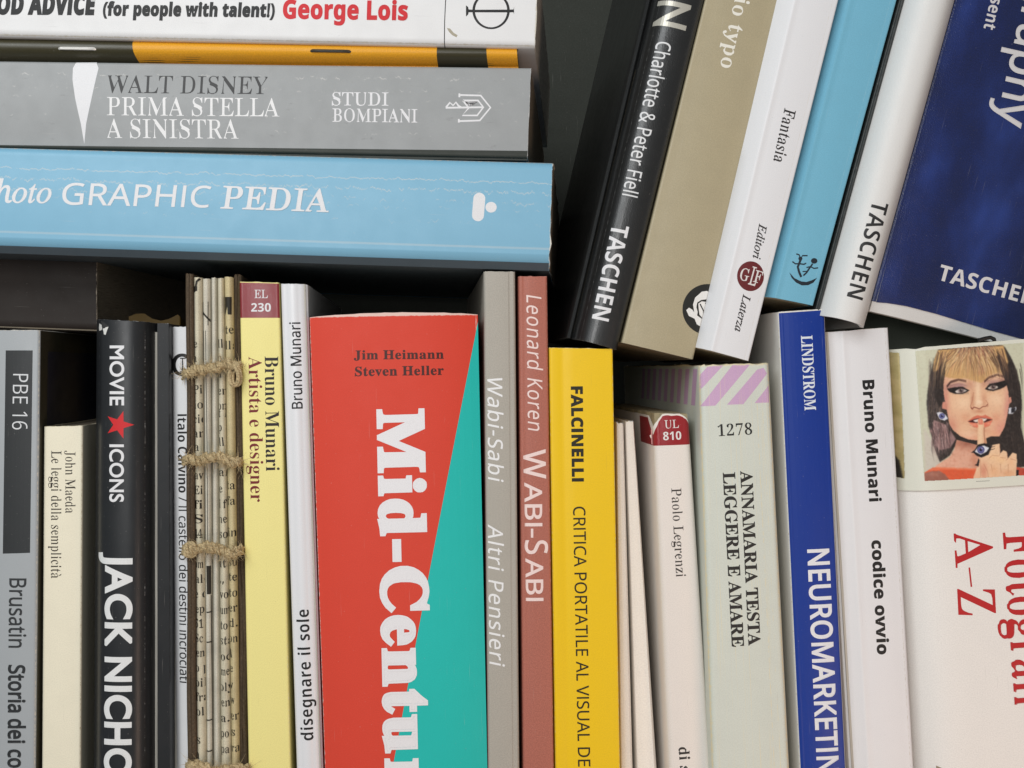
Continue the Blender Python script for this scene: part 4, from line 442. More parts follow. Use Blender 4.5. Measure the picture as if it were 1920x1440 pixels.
# ------------------------------------------------------------------ a bound surface: spine + sides
class Surf:
    """bilinear spine face (s across, t along) with a cross-section profile (s, n); n is towards the reader"""
    def __init__(self, quad, y=0.0, D=.17, dv=(0, 1, 0), shelf=False):
        ys = y if isinstance(y, (list, tuple)) else [y] * 4
        c = [P3(p[0], p[1], ys[i]) for i, p in enumerate(quad)]       # order: s0t0, s1t0, s1t1, s0t1
        if shelf:
            for a, b in ((0, 3), (1, 2)):
                k = (ZSHELF - c[a].z) / (c[b].z - c[a].z); c[b] = c[a] + (c[b] - c[a]) * k
        self.c00, self.c10, self.c11, self.c01 = c
        self.W = ((c[1] - c[0]).length + (c[2] - c[3]).length) / 2
        self.L = ((c[3] - c[0]).length + (c[2] - c[1]).length) / 2
        self.D = D; self.dv = Vector(dv).normalized(); self.N = -self.dv
        self.pn = (self.c10 - self.c00).cross(self.c01 - self.c00).normalized()
        self.flat()
    def base(self, s, t):
        u, v = s / self.W, t / self.L
        return self.c00 * ((1 - u) * (1 - v)) + self.c10 * (u * (1 - v)) + self.c11 * (u * v) + self.c01 * ((1 - u) * v)
    def at(self, s, t, n=0.0): return self.base(s, t) + self.N * n
    def inv(self, px, py):
        d = P3(px, py, 0) - CAM
        k = (self.c00 - CAM).dot(self.pn) / d.dot(self.pn); p = CAM + d * k
        e1 = (self.c10 - self.c00).normalized(); e2 = self.pn.cross(e1)
        s = (p - self.c00).dot(e1); t = (p - self.c00).dot(e2) * (1 if (self.c01 - self.c00).dot(e2) > 0 else -1)
        for _ in range(8):
            h = 1e-5; f = self.base(s, t) - p
            ds = (self.base(s + h, t) - self.base(s, t)) / h; dt = (self.base(s, t + h) - self.base(s, t)) / h
            a, b, c_, d_ = ds.dot(e1), dt.dot(e1), ds.dot(e2), dt.dot(e2); x, y = f.dot(e1), f.dot(e2)
            det = a * d_ - b * c_
            s -= (x * d_ - b * y) / det; t -= (a * y - x * c_) / det
        return s, t
    # profiles (millimetres in, metres kept)
    def set_prof(self, pts, s_lo=None, s_hi=None):
        P = [(a, b) for a, b in pts]; out = [P[0]]
        for a, b in zip(P, P[1:]):
            l = math.hypot(b[0] - a[0], b[1] - a[1]); m = max(1, int(l / .004)) if l < .03 else max(1, int(l / .008))
            for i in range(1, m + 1): out.append((a[0] + (b[0] - a[0]) * i / m, a[1] + (b[1] - a[1]) * i / m))
        self.prof = out; arc = [0]
        for a, b in zip(out, out[1:]): arc.append(arc[-1] + math.hypot(b[0] - a[0], b[1] - a[1]))
        i0 = min(range(len(out)), key=lambda i: abs(out[i][0]) + abs(out[i][1]) * .6)
        self.u = [x - arc[i0] for x in arc]
        self.front = [p for p in out if p[1] > -min(self.D * .5, .009) and -.0002 <= p[0] <= self.W + .0002]
    def flat(self, r=.0006, bulge=.0002, dents=(), bevelL=None, bevelR=None):
        W, D = self.W, self.D; f = [(0, -D)]
        if bevelL: f += [(0, -bevelL[1]), (bevelL[0] * .5, -bevelL[1] * .36), (bevelL[0] * .93, -.0003), (bevelL[0], 0), (bevelL[0] + .0006, .0001)]
        else: f += [(r * (1 - math.cos(a)), -r + r * math.sin(a)) for a in (0, .4, .8, 1.2, 1.57)]
        x0 = f[-1][0] + .0004; x1 = W - (bevelR[0] if bevelR else r) - .0004; m = 8
        for i in range(m + 1):
            s = x0 + (x1 - x0) * i / m; f.append((s, bulge * (1 - (2 * i / m - 1) ** 2)))
        if bevelR: f += [(W - bevelR[0], 0), (W - bevelR[0] * .5, -bevelR[1] * .36), (W, -bevelR[1])]
        else: f += [(W - r + r * math.sin(a), -r + r * math.cos(a)) for a in (0, .4, .8, 1.2, 1.57)]
        for (s, wd, dp) in dents:
            f = [p for p in f if not (abs(p[0] - s) <= wd and p[1] > -.003)]
            k = next(i for i, p in enumerate(f) if p[0] > s and p[1] > -.003)
            f[k:k] = [(s - wd, 0), (s, -dp), (s + wd, 0)]
        f.append((W, -D)); self.set_prof(f)
    def round(self, bulge, edge=.003, m=18, p=2.0):
        W, D = self.W, self.D; f = [(0, -D), (0, -edge)]
        for i in range(1, m):
            x = 2 * i / m - 1; f.append((W * i / m, bulge * (1 - abs(x) ** p) - edge * abs(x) ** (p * 1.6)))
        f += [(W, -edge), (W, -D)]; self.set_prof(f)
    def n_at(self, s):
        F = self.front
        if s <= F[0][0]: return F[0][1]
        for a, b in zip(F, F[1:]):
            if a[0] <= s <= b[0]: return a[1] + (b[1] - a[1]) * ((s - a[0]) / (b[0] - a[0]) if b[0] > a[0] else 0)
        return F[-1][1]
    def u_at(self, u):
        U, P = self.u, self.prof
        for i in range(len(U) - 1):
            if U[i] <= u <= U[i + 1] or i == len(U) - 2:
                k = (u - U[i]) / (U[i + 1] - U[i])
                tx, ty = P[i + 1][0] - P[i][0], P[i + 1][1] - P[i][1]; l = math.hypot(tx, ty) or 1
                return P[i][0] + tx * k, P[i][1] + ty * k, -ty / l, tx / l
    def normals2(self):
        P = self.prof; out = []
        for i in range(len(P)):
            a, b = P[max(0, i - 1)], P[min(len(P) - 1, i + 1)]
            tx, ty = b[0] - a[0], b[1] - a[1]; l = math.hypot(tx, ty) or 1
            out.append((-ty / l, tx / l))
        return out

def cover(sp, root, mat, name='cover', th=.0005, nt=30, topfn=None, t0=0.0, t1=None, u0=None, u1=None, off=0.0):
    t1 = sp.L if t1 is None else t1
    topfn = topfn or (lambda u: R.uniform(-.0001, .00012))
    idx = [i for i in range(len(sp.prof)) if (u0 is None or sp.u[i] >= u0) and (u1 is None or sp.u[i] <= u1)]
    nn = sp.normals2(); V, F, UV = [], [], []; m = len(idx)
    for layer in (0, 1):
        for j in range(nt + 1):
            for i in idx:
                a = t0 + topfn(sp.u[i]); t = a + (t1 - a) * j / nt
                o = off if layer == 0 else off - th
                V.append(sp.at(sp.prof[i][0] + nn[i][0] * o, t, sp.prof[i][1] + nn[i][1] * o)); UV.append((sp.u[i] * 100, t * 100))
    B = (nt + 1) * m
    for j in range(nt):
        for i in range(m - 1):
            a = j * m + i; F.append((a, a + m, a + m + 1, a + 1)); b = B + a; F.append((b, b + 1, b + m + 1, b + m))
    for i in range(m - 1):
        F.append((i, i + 1, B + i + 1, B + i)); a = nt * m + i; F.append((a, B + a, B + a + 1, a + 1))
    for j in range(nt):
        a = j * m; F.append((a, B + a, B + a + m, a + m)); a = j * m + m - 1; F.append((a, a + m, B + a + m, B + a))
    return mesh_obj(name, V, F, mat, root, UV)
def block(sp, root, mat, name='page_block', th=.0006, inset=.0, back=.003, front=None, s0=0.0, s1=None, tin1=0.0):
    s1 = sp.W if s1 is None else s1
    fr = (min(0, sp.n_at(s0 + .002), sp.n_at(s1 - .002)) if front is None else front) - th
    ss = [s0 + th + (s1 - s0 - 2 * th) * i / 6 for i in range(7)]
    V, F, UV = [], [], []
    for t in (inset, sp.L - max(inset, tin1)):
        jit = [R.uniform(-.0001, .0001) for _ in ss]
        for k, n in enumerate((fr, -sp.D + back)):
            for i, s in enumerate(ss):
                V.append(sp.at(s, t + jit[i], n)); UV.append((s * 100, n * 100 + t * 20))
    m = 7; q = lambda c, k, i: c * 14 + k * 7 + i
    for i in range(6):
        F.append((q(0, 0, i), q(0, 0, i + 1), q(0, 1, i + 1), q(0, 1, i)))
        F.append((q(1, 0, i), q(1, 1, i), q(1, 1, i + 1), q(1, 0, i + 1)))
        F.append((q(0, 0, i), q(1, 0, i), q(1, 0, i + 1), q(0, 0, i + 1)))
        F.append((q(0, 1, i), q(0, 1, i + 1), q(1, 1, i + 1), q(1, 1, i)))
    F.append((q(0, 0, 0), q(0, 1, 0), q(1, 1, 0), q(1, 0, 0))); F.append((q(0, 0, 6), q(1, 0, 6), q(1, 1, 6), q(0, 1, 6)))
    return mesh_obj(name, V, F, mat, root, UV, smooth=False)

# ------------------------------------------------------------------ print laid on a surface
class Print:
    """collects filled shapes given in photo pixels and lays them on a surface as one thin mesh"""
    def __init__(self, sp, off=.00003):
        self.sp = sp; self.items = []; self.mats = []; self.off = off; self.step = 1.2e-6
    def _m(self, m):
        if m not in self.mats: self.mats.append(m)
        return self.mats.index(m)
    def poly(self, loops, m, st=False):
        if not isinstance(loops[0][0], (tuple, list)): loops = [loops]
        L = loops if st else [[self.sp.inv(x, y) for x, y in lp] for lp in loops]
        self.items.append((L, self._m(m))); return self
    def stroke(self, pts, wd, m, taper=None):
        n = len(pts); lf, rt = [], []
        for i, p in enumerate(pts):
            a, b = pts[max(0, i - 1)], pts[min(n - 1, i + 1)]
            dx, dy = b[0] - a[0], b[1] - a[1]; l = math.hypot(dx, dy) or 1
            h = wd / 2 * (1 if taper is None else max(.12, 1 - taper * i / (n - 1)))
            lf.append((p[0] - dy / l * h, p[1] + dx / l * h)); rt.append((p[0] + dy / l * h, p[1] - dx / l * h))
        return self.poly(lf + rt[::-1], m)
    def disc(self, c, rx, ry=None, m=None, hole=None, k=40):
        ry = ry or rx; f = lambda a, b: [(c[0] + a * math.cos(6.2832 * i / k), c[1] + b * math.sin(6.2832 * i / k)) for i in range(k)]
        return self.poly([f(rx, ry)] + ([f(*hole)] if hole else []), m)
    def text(self, s, f, p0, p1, cap, m, bold=0.0, shear=0.0, track=0.0):
        x = 0; G = []; bold *= CAPH[f] / .7; track *= CAPH[f] / .7
        for ch in s:
            a, cs = glyph(f, ch)
            for g in groups(cs, 0 if cap >= 30 and bold > 0 else bold): G.append([[(x + px + shear * py, py) for px, py in lp] for lp in g])
            x += a + track
        xs = [p[0] for g in G for lp in g for p in lp]; lo, hi = min(xs), max(xs)
        H = CAPH[f]
        dx, dy = p1[0] - p0[0], p1[1] - p0[1]; ln = math.hypot(dx, dy); d = (dx / ln, dy / ln); up = (d[1], -d[0])
        fat = bold if cap >= 30 and bold > 0 else 0; lo -= fat; hi += fat; kx = ln / (hi - lo); ky = cap / (H + 2 * bold)
        if cap >= 30 and bold > 0:
            E = []
            for g in G:
                for li, lp in enumerate(g):
                    o = -1 if li == 0 else 1            # offset away from the ink
                    sg = (1 if _area(lp) > 0 else -1) * (1 if li == 0 else -1); n = len(lp); nr = []
                    for i in range(n):
                        a, b_ = lp[i], lp[(i + 1) % n]; ex, ey = b_[0] - a[0], b_[1] - a[1]; l = math.hypot(ex, ey) or 1e-9
                        nr.append((ey / l * sg * bold, -ex / l * sg * bold))
                        E.append([[a, b_, (b_[0] + nr[-1][0], b_[1] + nr[-1][1]), (a[0] + nr[-1][0], a[1] + nr[-1][1])]])
                    for i in range(n):
                        a, b_, p = nr[i - 1], nr[i], lp[i]
                        if (a[0] * b_[1] - a[1] * b_[0]) * sg > 1e-9:
                            q = 1 + (a[0] * b_[0] + a[1] * b_[1]) / bold ** 2
                            m_ = ((a[0] + b_[0]) / q, (a[1] + b_[1]) / q) if q > .4 else ((a[0] + b_[0]) * .8, (a[1] + b_[1]) * .8)
                            E.append([[p, (p[0] + a[0], p[1] + a[1]), (p[0] + m_[0], p[1] + m_[1]), (p[0] + b_[0], p[1] + b_[1])]])
            G = G + E
        for g in G:
            self.poly([[(p0[0] + d[0] * (q[0] - lo) * kx + up[0] * (q[1] + fat) * ky, p0[1] + d[1] * (q[0] - lo) * kx + up[1] * (q[1] + fat) * ky) for q in lp] for lp in g], m)
        return self
    def build(self, name, root, clip=None, tclip=None, unroll=False):
        sp = self.sp; V, F, MI, UV = [], [], [], []
        if len(self.items) > 120 and name != 'printed_portrait': self.step = 2e-7
        sv = [p[0] for p in sp.front]
        curved = max(p[1] for p in sp.front) - min(p[1] for p in sp.front) > 1e-5
        for q, (loops, mi) in enumerate(self.items):
            L = [[Vector((a, b, 0)) for a, b in lp] for lp in loops]
            try: tris = geometry.tessellate_polygon(L)
            except Exception: continue
            bm = bmesh.new(); vs = [bm.verts.new(p) for lp in L for p in lp]
            for tr in tris:
                try: bm.faces.new([vs[i] for i in tr])
                except ValueError: pass
            def cut(x, no, **kw):
                bmesh.ops.bisect_plane(bm, geom=bm.verts[:] + bm.edges[:] + bm.faces[:], plane_co=x, plane_no=no, **kw)
            if clip:
                cut((clip[0], 0, 0), (1, 0, 0), clear_inner=True); cut((clip[1], 0, 0), (1, 0, 0), clear_outer=True)
            if tclip:
                cut((0, tclip[0], 0), (0, 1, 0), clear_inner=True); cut((0, tclip[1], 0), (0, 1, 0), clear_outer=True)
            if not bm.verts: bm.free(); continue
            lo, hi = min(v.co.x for v in bm.verts), max(v.co.x for v in bm.verts)
            for x in (sp.u if unroll else sv):
                if lo < x < hi: cut((x, 0, 0), (1, 0, 0))
            o = len(V); o_ = self.off + q * self.step
            bm.verts.index_update()
            for v in bm.verts:
                if unroll:
                    s, n, ns, nn = sp.u_at(v.co.x); V.append(sp.at(s + ns * o_, v.co.y, n + nn * o_))
                else: V.append(sp.at(v.co.x, v.co.y, sp.n_at(v.co.x) + o_))
                UV.append((v.co.x * 100, v.co.y * 100))
            for f in bm.faces:
                ii = [v.index + o for v in f.verts]
                a, b, c = (V[i] for i in ii[:3])
                if (b - a).cross(c - a).dot(CAM - a) < 0: ii.reverse()
                F.append(ii); MI.append(mi)
            bm.free()
        return mesh_obj(name, V, F, self.mats, root, UV, MI, smooth=False)

def lettering(sp, root, name, rows, m, off=.00004):
    p = Print(sp, off)
    for r in rows: p.text(*r[:5], m, **(r[5] if len(r) > 5 else {}))
    return p.build(name, root)
def tube(paths, name, mat, root, k=7):
    V, F = [], []
    for pts, rad in paths:
        n = len(pts); o = len(V)
        for i, p in enumerate(pts):
            t = (Vector(pts[min(n - 1, i + 1)]) - Vector(pts[max(0, i - 1)])).normalized()
            a = t.cross(Vector((0.31, 0.2, 1))).normalized(); b = t.cross(a)
            r = rad(i / (n - 1)) if callable(rad) else rad
            for j in range(k):
                q = 6.2832 * j / k; V.append(Vector(p) + (a * math.cos(q) + b * math.sin(q)) * r)
        for i in range(n - 1):
            for j in range(k):
                F.append((o + i * k + j, o + i * k + (j + 1) % k, o + (i + 1) * k + (j + 1) % k, o + (i + 1) * k + j))
        F.append([o + j for j in range(k)][::-1]); F.append([o + (n - 1) * k + j for j in range(k)])
    return mesh_obj(name, V, F, mat, root)
def box(name, lo, hi, mat, root=None):
    (x0, y0, z0), (x1, y1, z1) = lo, hi
    V = [(x, y, z) for x in (x0, x1) for y in (y0, y1) for z in (z0, z1)]
    F = [(0, 1, 3, 2), (4, 6, 7, 5), (0, 4, 5, 1), (2, 3, 7, 6), (0, 2, 6, 4), (1, 5, 7, 3)]
    return mesh_obj(name, V, F, mat, root, [(v[0] * 100, v[2] * 100) for v in V], smooth=False)
def root_at(sp, name, label, cat='book', group=None):
    return thing(name, label, cat, (sp.c01 + sp.c11) / 2, group)
# ------------------------------------------------------------------ setting: shelf
def structure(o):
    o['kind'] = 'structure'; return o
back_m = paint('back_panel', (66, 68, 62), rough=.75, spec=.2, grain=.08, bscale=12, bump=.2)
structure(box('back_wall', (-.75, .262, ZSHELF - .05), (.75, .274, .50), back_m))
structure(box('shelf_board', (-.75, -.03, ZSHELF - .022), (.75, .260, ZSHELF - .0008), back_m))

PAGES = pages_mat('pages_cream', (206, 192, 164)); PAGES_W = pages_mat('pages_white', (214, 208, 196)); PAGES_G = pages_mat('pages_grey', (150, 138, 120))
WHITE = (226, 225, 225); BLK = (34, 34, 34)
def ext(a, b, y):                       # the line a-b continued to photo row y
    return (a[0] + (b[0] - a[0]) * (y - a[1]) / (b[1] - a[1]), y)
def upright(tl, tr, bl, br, y=0.0, D=.17, **k): return Surf([tl, tr, br, bl], y, D, shelf=True, **k)

# ------------------------------------------------------------------ the horizontal stack
yaw = math.radians(6.5); SDV = (math.sin(yaw), math.cos(yaw), 0)
def lying(tl, tr, bl, br, y, D):        # s runs down across the spine, t runs from right to left
    return Surf([tr, br, bl, tl], y, D, SDV)
XL = -330
# white paperback on top
sp = lying(ext2 := (XL, -92), (1010, -72), (XL, 61), (1003, 89), -.004, .19); sp.flat(r=.0022, bulge=.0006)
r = root_at(sp, 'paperback_book', 'thick white paperback on top of the horizontal pile, black and red heavy lettering')
cover(sp, r, paint('white_cover', (226, 225, 224), rough=.42, W=sp.W * 100, L=sp.L * 100, wear=.05, worn=(200, 192, 176)), topfn=lambda u: R.uniform(-.0002, .0002))
block(sp, r, PAGES_W)
K1 = INK(BLK); RED = INK((206, 34, 42)); WH = INK((226, 225, 226)); MAR = INK((112, 30, 34))
p = Print(sp)
p.text('OD ADVICE', 'S', (-5, 28.3), (181, 29.3), 39, K1, bold=.05, shear=.16, track=.03)
p.text('(for people with talent!)', 'S', (194, 29), (516, 32), 26, K1, bold=.042, shear=.1, track=.03)
p.build('title_lettering', r)
lettering(sp, r, 'author_lettering', [('George Lois', 'S', (531, 36), (765, 39), 36, dict(bold=.026, shear=.03, track=.02))], RED)
p = Print(sp); p.disc((921, 20.7), 35, 34.5, K1, (30.2, 31)); p.poly([(884, 19.3), (958, 18.9), (958, 24.2), (884, 24)], K1)
for x, d in ((876, 1), (966, -1)): p.poly([(x - 2, 11), (x + 2 * d, 14), (x + 3 * d, 18.6), (x + 16 * d, 19.4), (x + 16 * d, 23.8), (x + 3 * d, 24), (x + 2 * d, 28), (x - 2, 32)], K1)
p.build('publisher_mark', r)
Print(sp).stroke([(837, -20), (834, 40), (833, 87)], 1.6, K1).build('dividing_line', r)
Print(sp).poly([(838, 53), (844, 54), (851, 62), (858, 66), (856, 70), (848, 66), (842, 60)], INK((168, 160, 140))).build('stain', r)

# stapled booklet
sp = lying((XL, 58), (972, 84), (XL, 113), (972, 123), .0015, .17); sp.round(.0035, .002)
r = root_at(sp, 'stapled_booklet', 'thin yellow and black stapled booklet squeezed between white and grey books', 'booklet')
cover(sp, r, paint('booklet_cover', (58, 54, 34), rough=.38, spec=.5, grain=.1, bscale=25), nt=10)
YB = paint('booklet_yellow', (226, 160, 34), rough=.45, grain=.1, bscale=25, bump=.3)
Print(sp, .00001).poly([(252, 60), (822, 70), (820, 130), (262, 130), (256, 100)], YB).build('yellow_panel', r)
Print(sp, .00001).poly([(912, 70), (968, 70), (972, 130), (915, 130)], YB).build('yellow_panel', r)
ST = ink('staple_steel', (232, 230, 224), rough=.35, metallic=.3)
for a, b, y0, y1 in ((113, 191, 95.5, 96.5), (581, 666, 100, 101.5)):
    s0 = sp.inv(a, y0); s1 = sp.inv(b, y1); q = []
    for i in range(9):
        k = i / 8; s = s0[0] + (s1[0] - s0[0]) * k; t = s0[1] + (s1[1] - s0[1]) * k
        q.append(sp.at(s, t, sp.n_at(s) + (.0003 if 0 < i < 8 else -.0012)))
    tube([(q, .00050)], 'staple', ST if a < 300 else INK((60, 56, 48), rough=.4), r)

# grey paperback
sp = lying((XL, 110), (996, 127), (XL, 271), (989, 297), 0.0, .18); sp.flat(r=.0009, bulge=.0008)
r = root_at(sp, 'paperback_book', 'scuffed grey paperback lying between the stapled booklet and the big blue book')
GW = sp.W * 100; GL = sp.L * 100
cover(sp, r, paint('grey_cover', (154, 156, 156), rough=.45, W=GW, L=GL, wear=.03, worn=(196, 194, 190), blotch=.10, grain=.06,
      crease_sheen_lines=(('u', .42, .7, .020, .52, .9), ('u', .85, .8, .014, .52, .8), ('u', 1.15, .7, .012, .55, .8), ('u', 1.75, .6, .012, .55), ('u', 2.2, .7, .014, .56)), scuff=.6, scuffcol=(116, 115, 114)), nt=60)
block(sp, r, PAGES_G)
Print(sp, .00001).poly([(XL, 268), (989, 283), (988, 300), (XL, 284)], paint('grey_back_cover', (48, 52, 46), rough=.5)).build('back_cover_strip', r)
p = Print(sp); p.poly([(143, 116), (180, 116), (185, 128), (173, 187), (163, 233), (158.3, 270), (153, 233), (143, 187), (137, 150), (137, 128)], WH); p.build('cover_emblem', r)
lettering(sp, r, 'title_lettering', [('WALT DISNEY', 'R', (203, 175), (502, 177.5), 33, dict(shear=.03, bold=-.004))], INK((62, 62, 62)))
lettering(sp, r, 'title_lettering', [('PRIMA STELLA', 'R', (202, 217), (525, 219.5), 34, dict(bold=-.003)), ('A SINISTRA', 'R', (202, 259), (448, 260.5), 35, dict(bold=-.003))], INK((232, 231, 230)))
lettering(sp, r, 'publisher_lettering', [('STUDI', 'R', (623, 198.5), (729, 199), 25, dict(bold=.004)), ('BOMPIANI', 'R', (624, 229), (783, 230.5), 25, dict(bold=.004))], WH)
p = Print(sp); z = lambda *q: [(560 + x / 3, y / 3) for x, y in q]
for q in (((903, 537), (1025, 540), (1080, 608), (1020, 680), (902, 684)), ((925, 568), (1010, 568), (1040, 606), (1005, 652), (922, 652), (958, 610), (925, 568)),
          ((828, 609), (1040, 606)), ((830, 607), (852, 580), (870, 596), (886, 578), (900, 598), (915, 606)), ((905, 528), (905, 550)), ((902, 672), (902, 692))):
    p.stroke(z(*q), 3.4, WH)
p.build('publisher_mark', r)

# big blue paperback
sp = lying((XL, 266), (1037, 304), (XL, 462), (1030, 506), -.003, .2); sp.flat(r=.0024, bulge=.0006, bevelR=(.0046, .0040))
r = root_at(sp, 'paperback_book', 'thick sky blue book with cracked spine at the bottom of the horizontal pile')
BW = sp.W * 100; BL_ = sp.L * 100
def torn_end(u): return R.uniform(-.0002, .0003) + .0003 * math.sin(u * 900) * (1 if R.random() > .4 else .3)
cover(sp, r, paint('blue_cover', (126, 178, 204), rough=.42, spec=.4, W=BW + 3, L=BL_, wear=.05, wearamp=.13, worn=(222, 214, 200), blotch=.04,
      crease_sheen_lines=(('u', .72, .52, .014, .34, .6), ('u', 1.05, .9, .014, .40, .65), ('u', 1.38, .9, .011, .44, .6), ('u', 1.62, .7, .008, .50, .6), ('u', 2.05, .8, .007, .54, .5), ('u', 2.78, .03, .05, .1, .22))), nt=80, topfn=torn_end)  # last entry is the lower fold's sheen, painted as a faint straight line
block(sp, r, PAGES_G, front=-.0048)
i0 = min(range(len(sp.prof)), key=lambda i: abs(sp.prof[i][0] - (sp.W - .0032)) + (9 if sp.prof[i][1] < -.005 else 0)); u0_ = sp.u[i0]
Print(sp, .00009).poly([[(u0_, .0003), (u0_ + .19, .0003), (u0_ + .19, sp.L - .0003), (u0_, sp.L - .0003)]], paint('slate_back_cover', (84, 96, 104), rough=.45, spec=.4, blotch=.1), st=True).build('back_cover', r, unroll=True)
p = Print(sp)
p.text('hoto', 'I', (-8, 380.5), (98, 381.5), 42, WH, bold=.012)
p.text('GRAPHIC', 'N', (118, 384), (397, 390), 41, WH, bold=.006, shear=.08)
p.text('PEDIA', 'R', (414, 391.5), (617, 398.5), 43, WH, bold=.010, shear=.1)
p.build('title_lettering', r)
p = Print(sp); cap = [(899 + 11.2 * math.cos(a) * 1, 373 + 11.2 * math.sin(a)) for a in [math.pi + .05 + i * math.pi / 14 for i in range(15)]] + [(896.5 + 11.2 * math.cos(a), 404 + 11.2 * math.sin(a)) for a in [.05 + i * math.pi / 14 for i in range(15)]]
p.poly(cap, WH); p.disc((921, 389), 10.5, 10, WH); p.build('publisher_mark', r)

# brown book lying under the stack, at the far left
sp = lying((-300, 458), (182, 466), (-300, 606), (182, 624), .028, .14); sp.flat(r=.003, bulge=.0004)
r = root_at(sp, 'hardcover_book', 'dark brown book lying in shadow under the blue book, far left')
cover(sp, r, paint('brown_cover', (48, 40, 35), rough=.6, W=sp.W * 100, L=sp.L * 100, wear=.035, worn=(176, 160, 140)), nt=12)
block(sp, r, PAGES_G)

# ------------------------------------------------------------------ lower row, left to right
sp = upright((-8, 619), (75, 619), (-18, 1440), (66, 1440), .0, .17); sp.flat(r=.0012, bulge=.0003)
r = root_at(sp, 'paperback_book', 'grey paperback with a long black rectangle on its spine, leftmost of the upright row')
cover(sp, r, paint('silver_cover', (166, 170, 172), rough=.4, spec=.45, W=sp.W * 100, L=sp.L * 100, wear=.03, blotch=.06), nt=20)
block(sp, r, PAGES_G)
Print(sp, .00001).poly([(11, 657), (61.5, 657), (56.5, 1036.5), (5.5, 1038)], paint('black_panel', (46, 48, 49), rough=.45, blotch=.0)).build('spine_panel', r)
Print(sp, .00002).poly([[(sp.W + .0006, .0002), (sp.W + .160, .0002), (sp.W + .160, sp.L), (sp.W + .0006, sp.L)]], paint('olive_back_cover', (64, 62, 50), rough=.5, W=sp.W * 100, L=sp.L * 100, wear=.02, worn=(150, 140, 120)), st=True).build('back_cover', r, unroll=True)
Print(sp, .00004).poly([[(sp.W + .0085, .0068), (sp.W + .155, .0068), (sp.W + .155, .050), (sp.W + .0085, .050)]], paint('navy_panel', (40, 44, 64), rough=.45), st=True).build('back_cover_panel', r, unroll=True)
lettering(sp, r, 'series_lettering', [('PBE 16', 'N', (25, 701), (23.2, 805), 28, dict(bold=-.006))], INK((216, 217, 218)))
lettering(sp, r, 'author_lettering', [('Brusatin', 'N', (18, 1084), (16.5, 1214), 32, dict(bold=.012))], INK((52, 54, 55)))
lettering(sp, r, 'title_lettering', [('Storia dei co', 'N', (15.8, 1246), (14.8, 1439), 32, dict(bold=.03))], INK((46, 48, 49)))

sp = upright((82, 800), (155, 798), (78, 1440), (151, 1440), .003, .13); sp.flat(r=.0008, bulge=.0002)
r = root_at(sp, 'paperback_book', 'small cream paperback with thin black serif lettering, beside the black red star book')
cover(sp, r, paint('cream_cover', (238, 230, 206), rough=.6, spec=.25, W=sp.W * 100, L=sp.L * 100, wear=.02, worn=(190, 176, 140), bscale=30), nt=20)
block(sp, r, PAGES_G, inset=.0002)
lettering(sp, r, 'author_lettering', [('John Maeda', 'R', (123, 845), (123, 962), 18.5)], INK((58, 52, 44)))
lettering(sp, r, 'title_lettering', [('Le leggi della semplicit\u00e0', 'R', (96.5, 845), (96, 1084), 19)], INK((58, 52, 44)))

# black hardcover, round spine, red star
sp = upright((179, 598), (280, 604), (174, 1440), (280, 1440), -.003, .15)
W_ = sp.W; f = [(-.0010, -sp.D), (-.0010, -.0055), (0, -.0042)]
for i in range(1, 22):
    x = 2 * i / 22 - 1; f.append((W_ * i / 22, .0022 * (1 - x * x) - .0036 * abs(x) ** 5))
f += [(W_, -.0046), (W_ + .0010, -.0072), (W_ + .0016, -.0050), (W_ + .0052, -.0058), (W_ + .0056, -.0066), (W_ + .0056, -sp.D)]
sp.set_prof(f)
r = root_at(sp, 'hardcover_book', 'glossy black hardcover with a red star on its rounded spine')
BM = paint('black_cover', (36, 38, 40), rough=.36, spec=.45, W=sp.W * 100, L=sp.L * 100, wear=.012, worn=(150, 150, 148), blotch=0, bump=.08)
cover(sp, r, BM, th=.0014, nt=20)
block(sp, r, PAGES_W, th=.0015, inset=.003, s0=.001, s1=W_ + .003)
p = Print(sp)
p.text('MOVIE', 'G', (209, 648), (209, 760), 27.5, WH, bold=.022, track=.02); p.text('ICONS', 'G', (208.5, 832.5), (208.5, 940), 27.5, WH, bold=.022, track=.02)
p.build('series_lettering', r)
star = [(226 + (27 if i % 2 == 0 else 10.6) * math.cos(math.radians(36 * i)) + (0 if i else 1), 796 + (27 if i % 2 == 0 else 10.6) * math.sin(math.radians(36 * i))) for i in range(10)]
Print(sp).poly(star, INK((206, 40, 44))).build('red_star', r)
lettering(sp, r, 'title_lettering', [('JACK', 'G', (199, 1035), (198, 1210), 52, dict(bold=.034, track=.03)), ('NICHO', 'G', (198, 1229), (197, 1452), 52, dict(bold=.034, track=.03))], INK((226, 226, 224)))
p = Print(sp, .0001); wp = INK((220, 218, 212))
p.poly([(184, 606), (190, 609), (193, 613), (190, 619), (184, 620), (181, 614)], wp); p.poly([(193, 617), (199, 614), (206, 613), (203, 619), (200, 628), (196, 627), (195, 621)], wp)
p.poly([(188, 601), (196, 604), (205, 611), (197, 616), (191, 614), (190, 607)], INK((58, 58, 58))); p.build('chipped_corner', r)

# mustard shard behind
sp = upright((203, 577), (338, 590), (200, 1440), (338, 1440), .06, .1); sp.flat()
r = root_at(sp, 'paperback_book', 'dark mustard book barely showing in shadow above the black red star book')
cover(sp, r, paint('mustard_cover', (118, 94, 44), rough=.6), nt=6, topfn=lambda u: .003 * abs(math.sin(u * 230 + .3))); block(sp, r, PAGES_G, inset=.006)

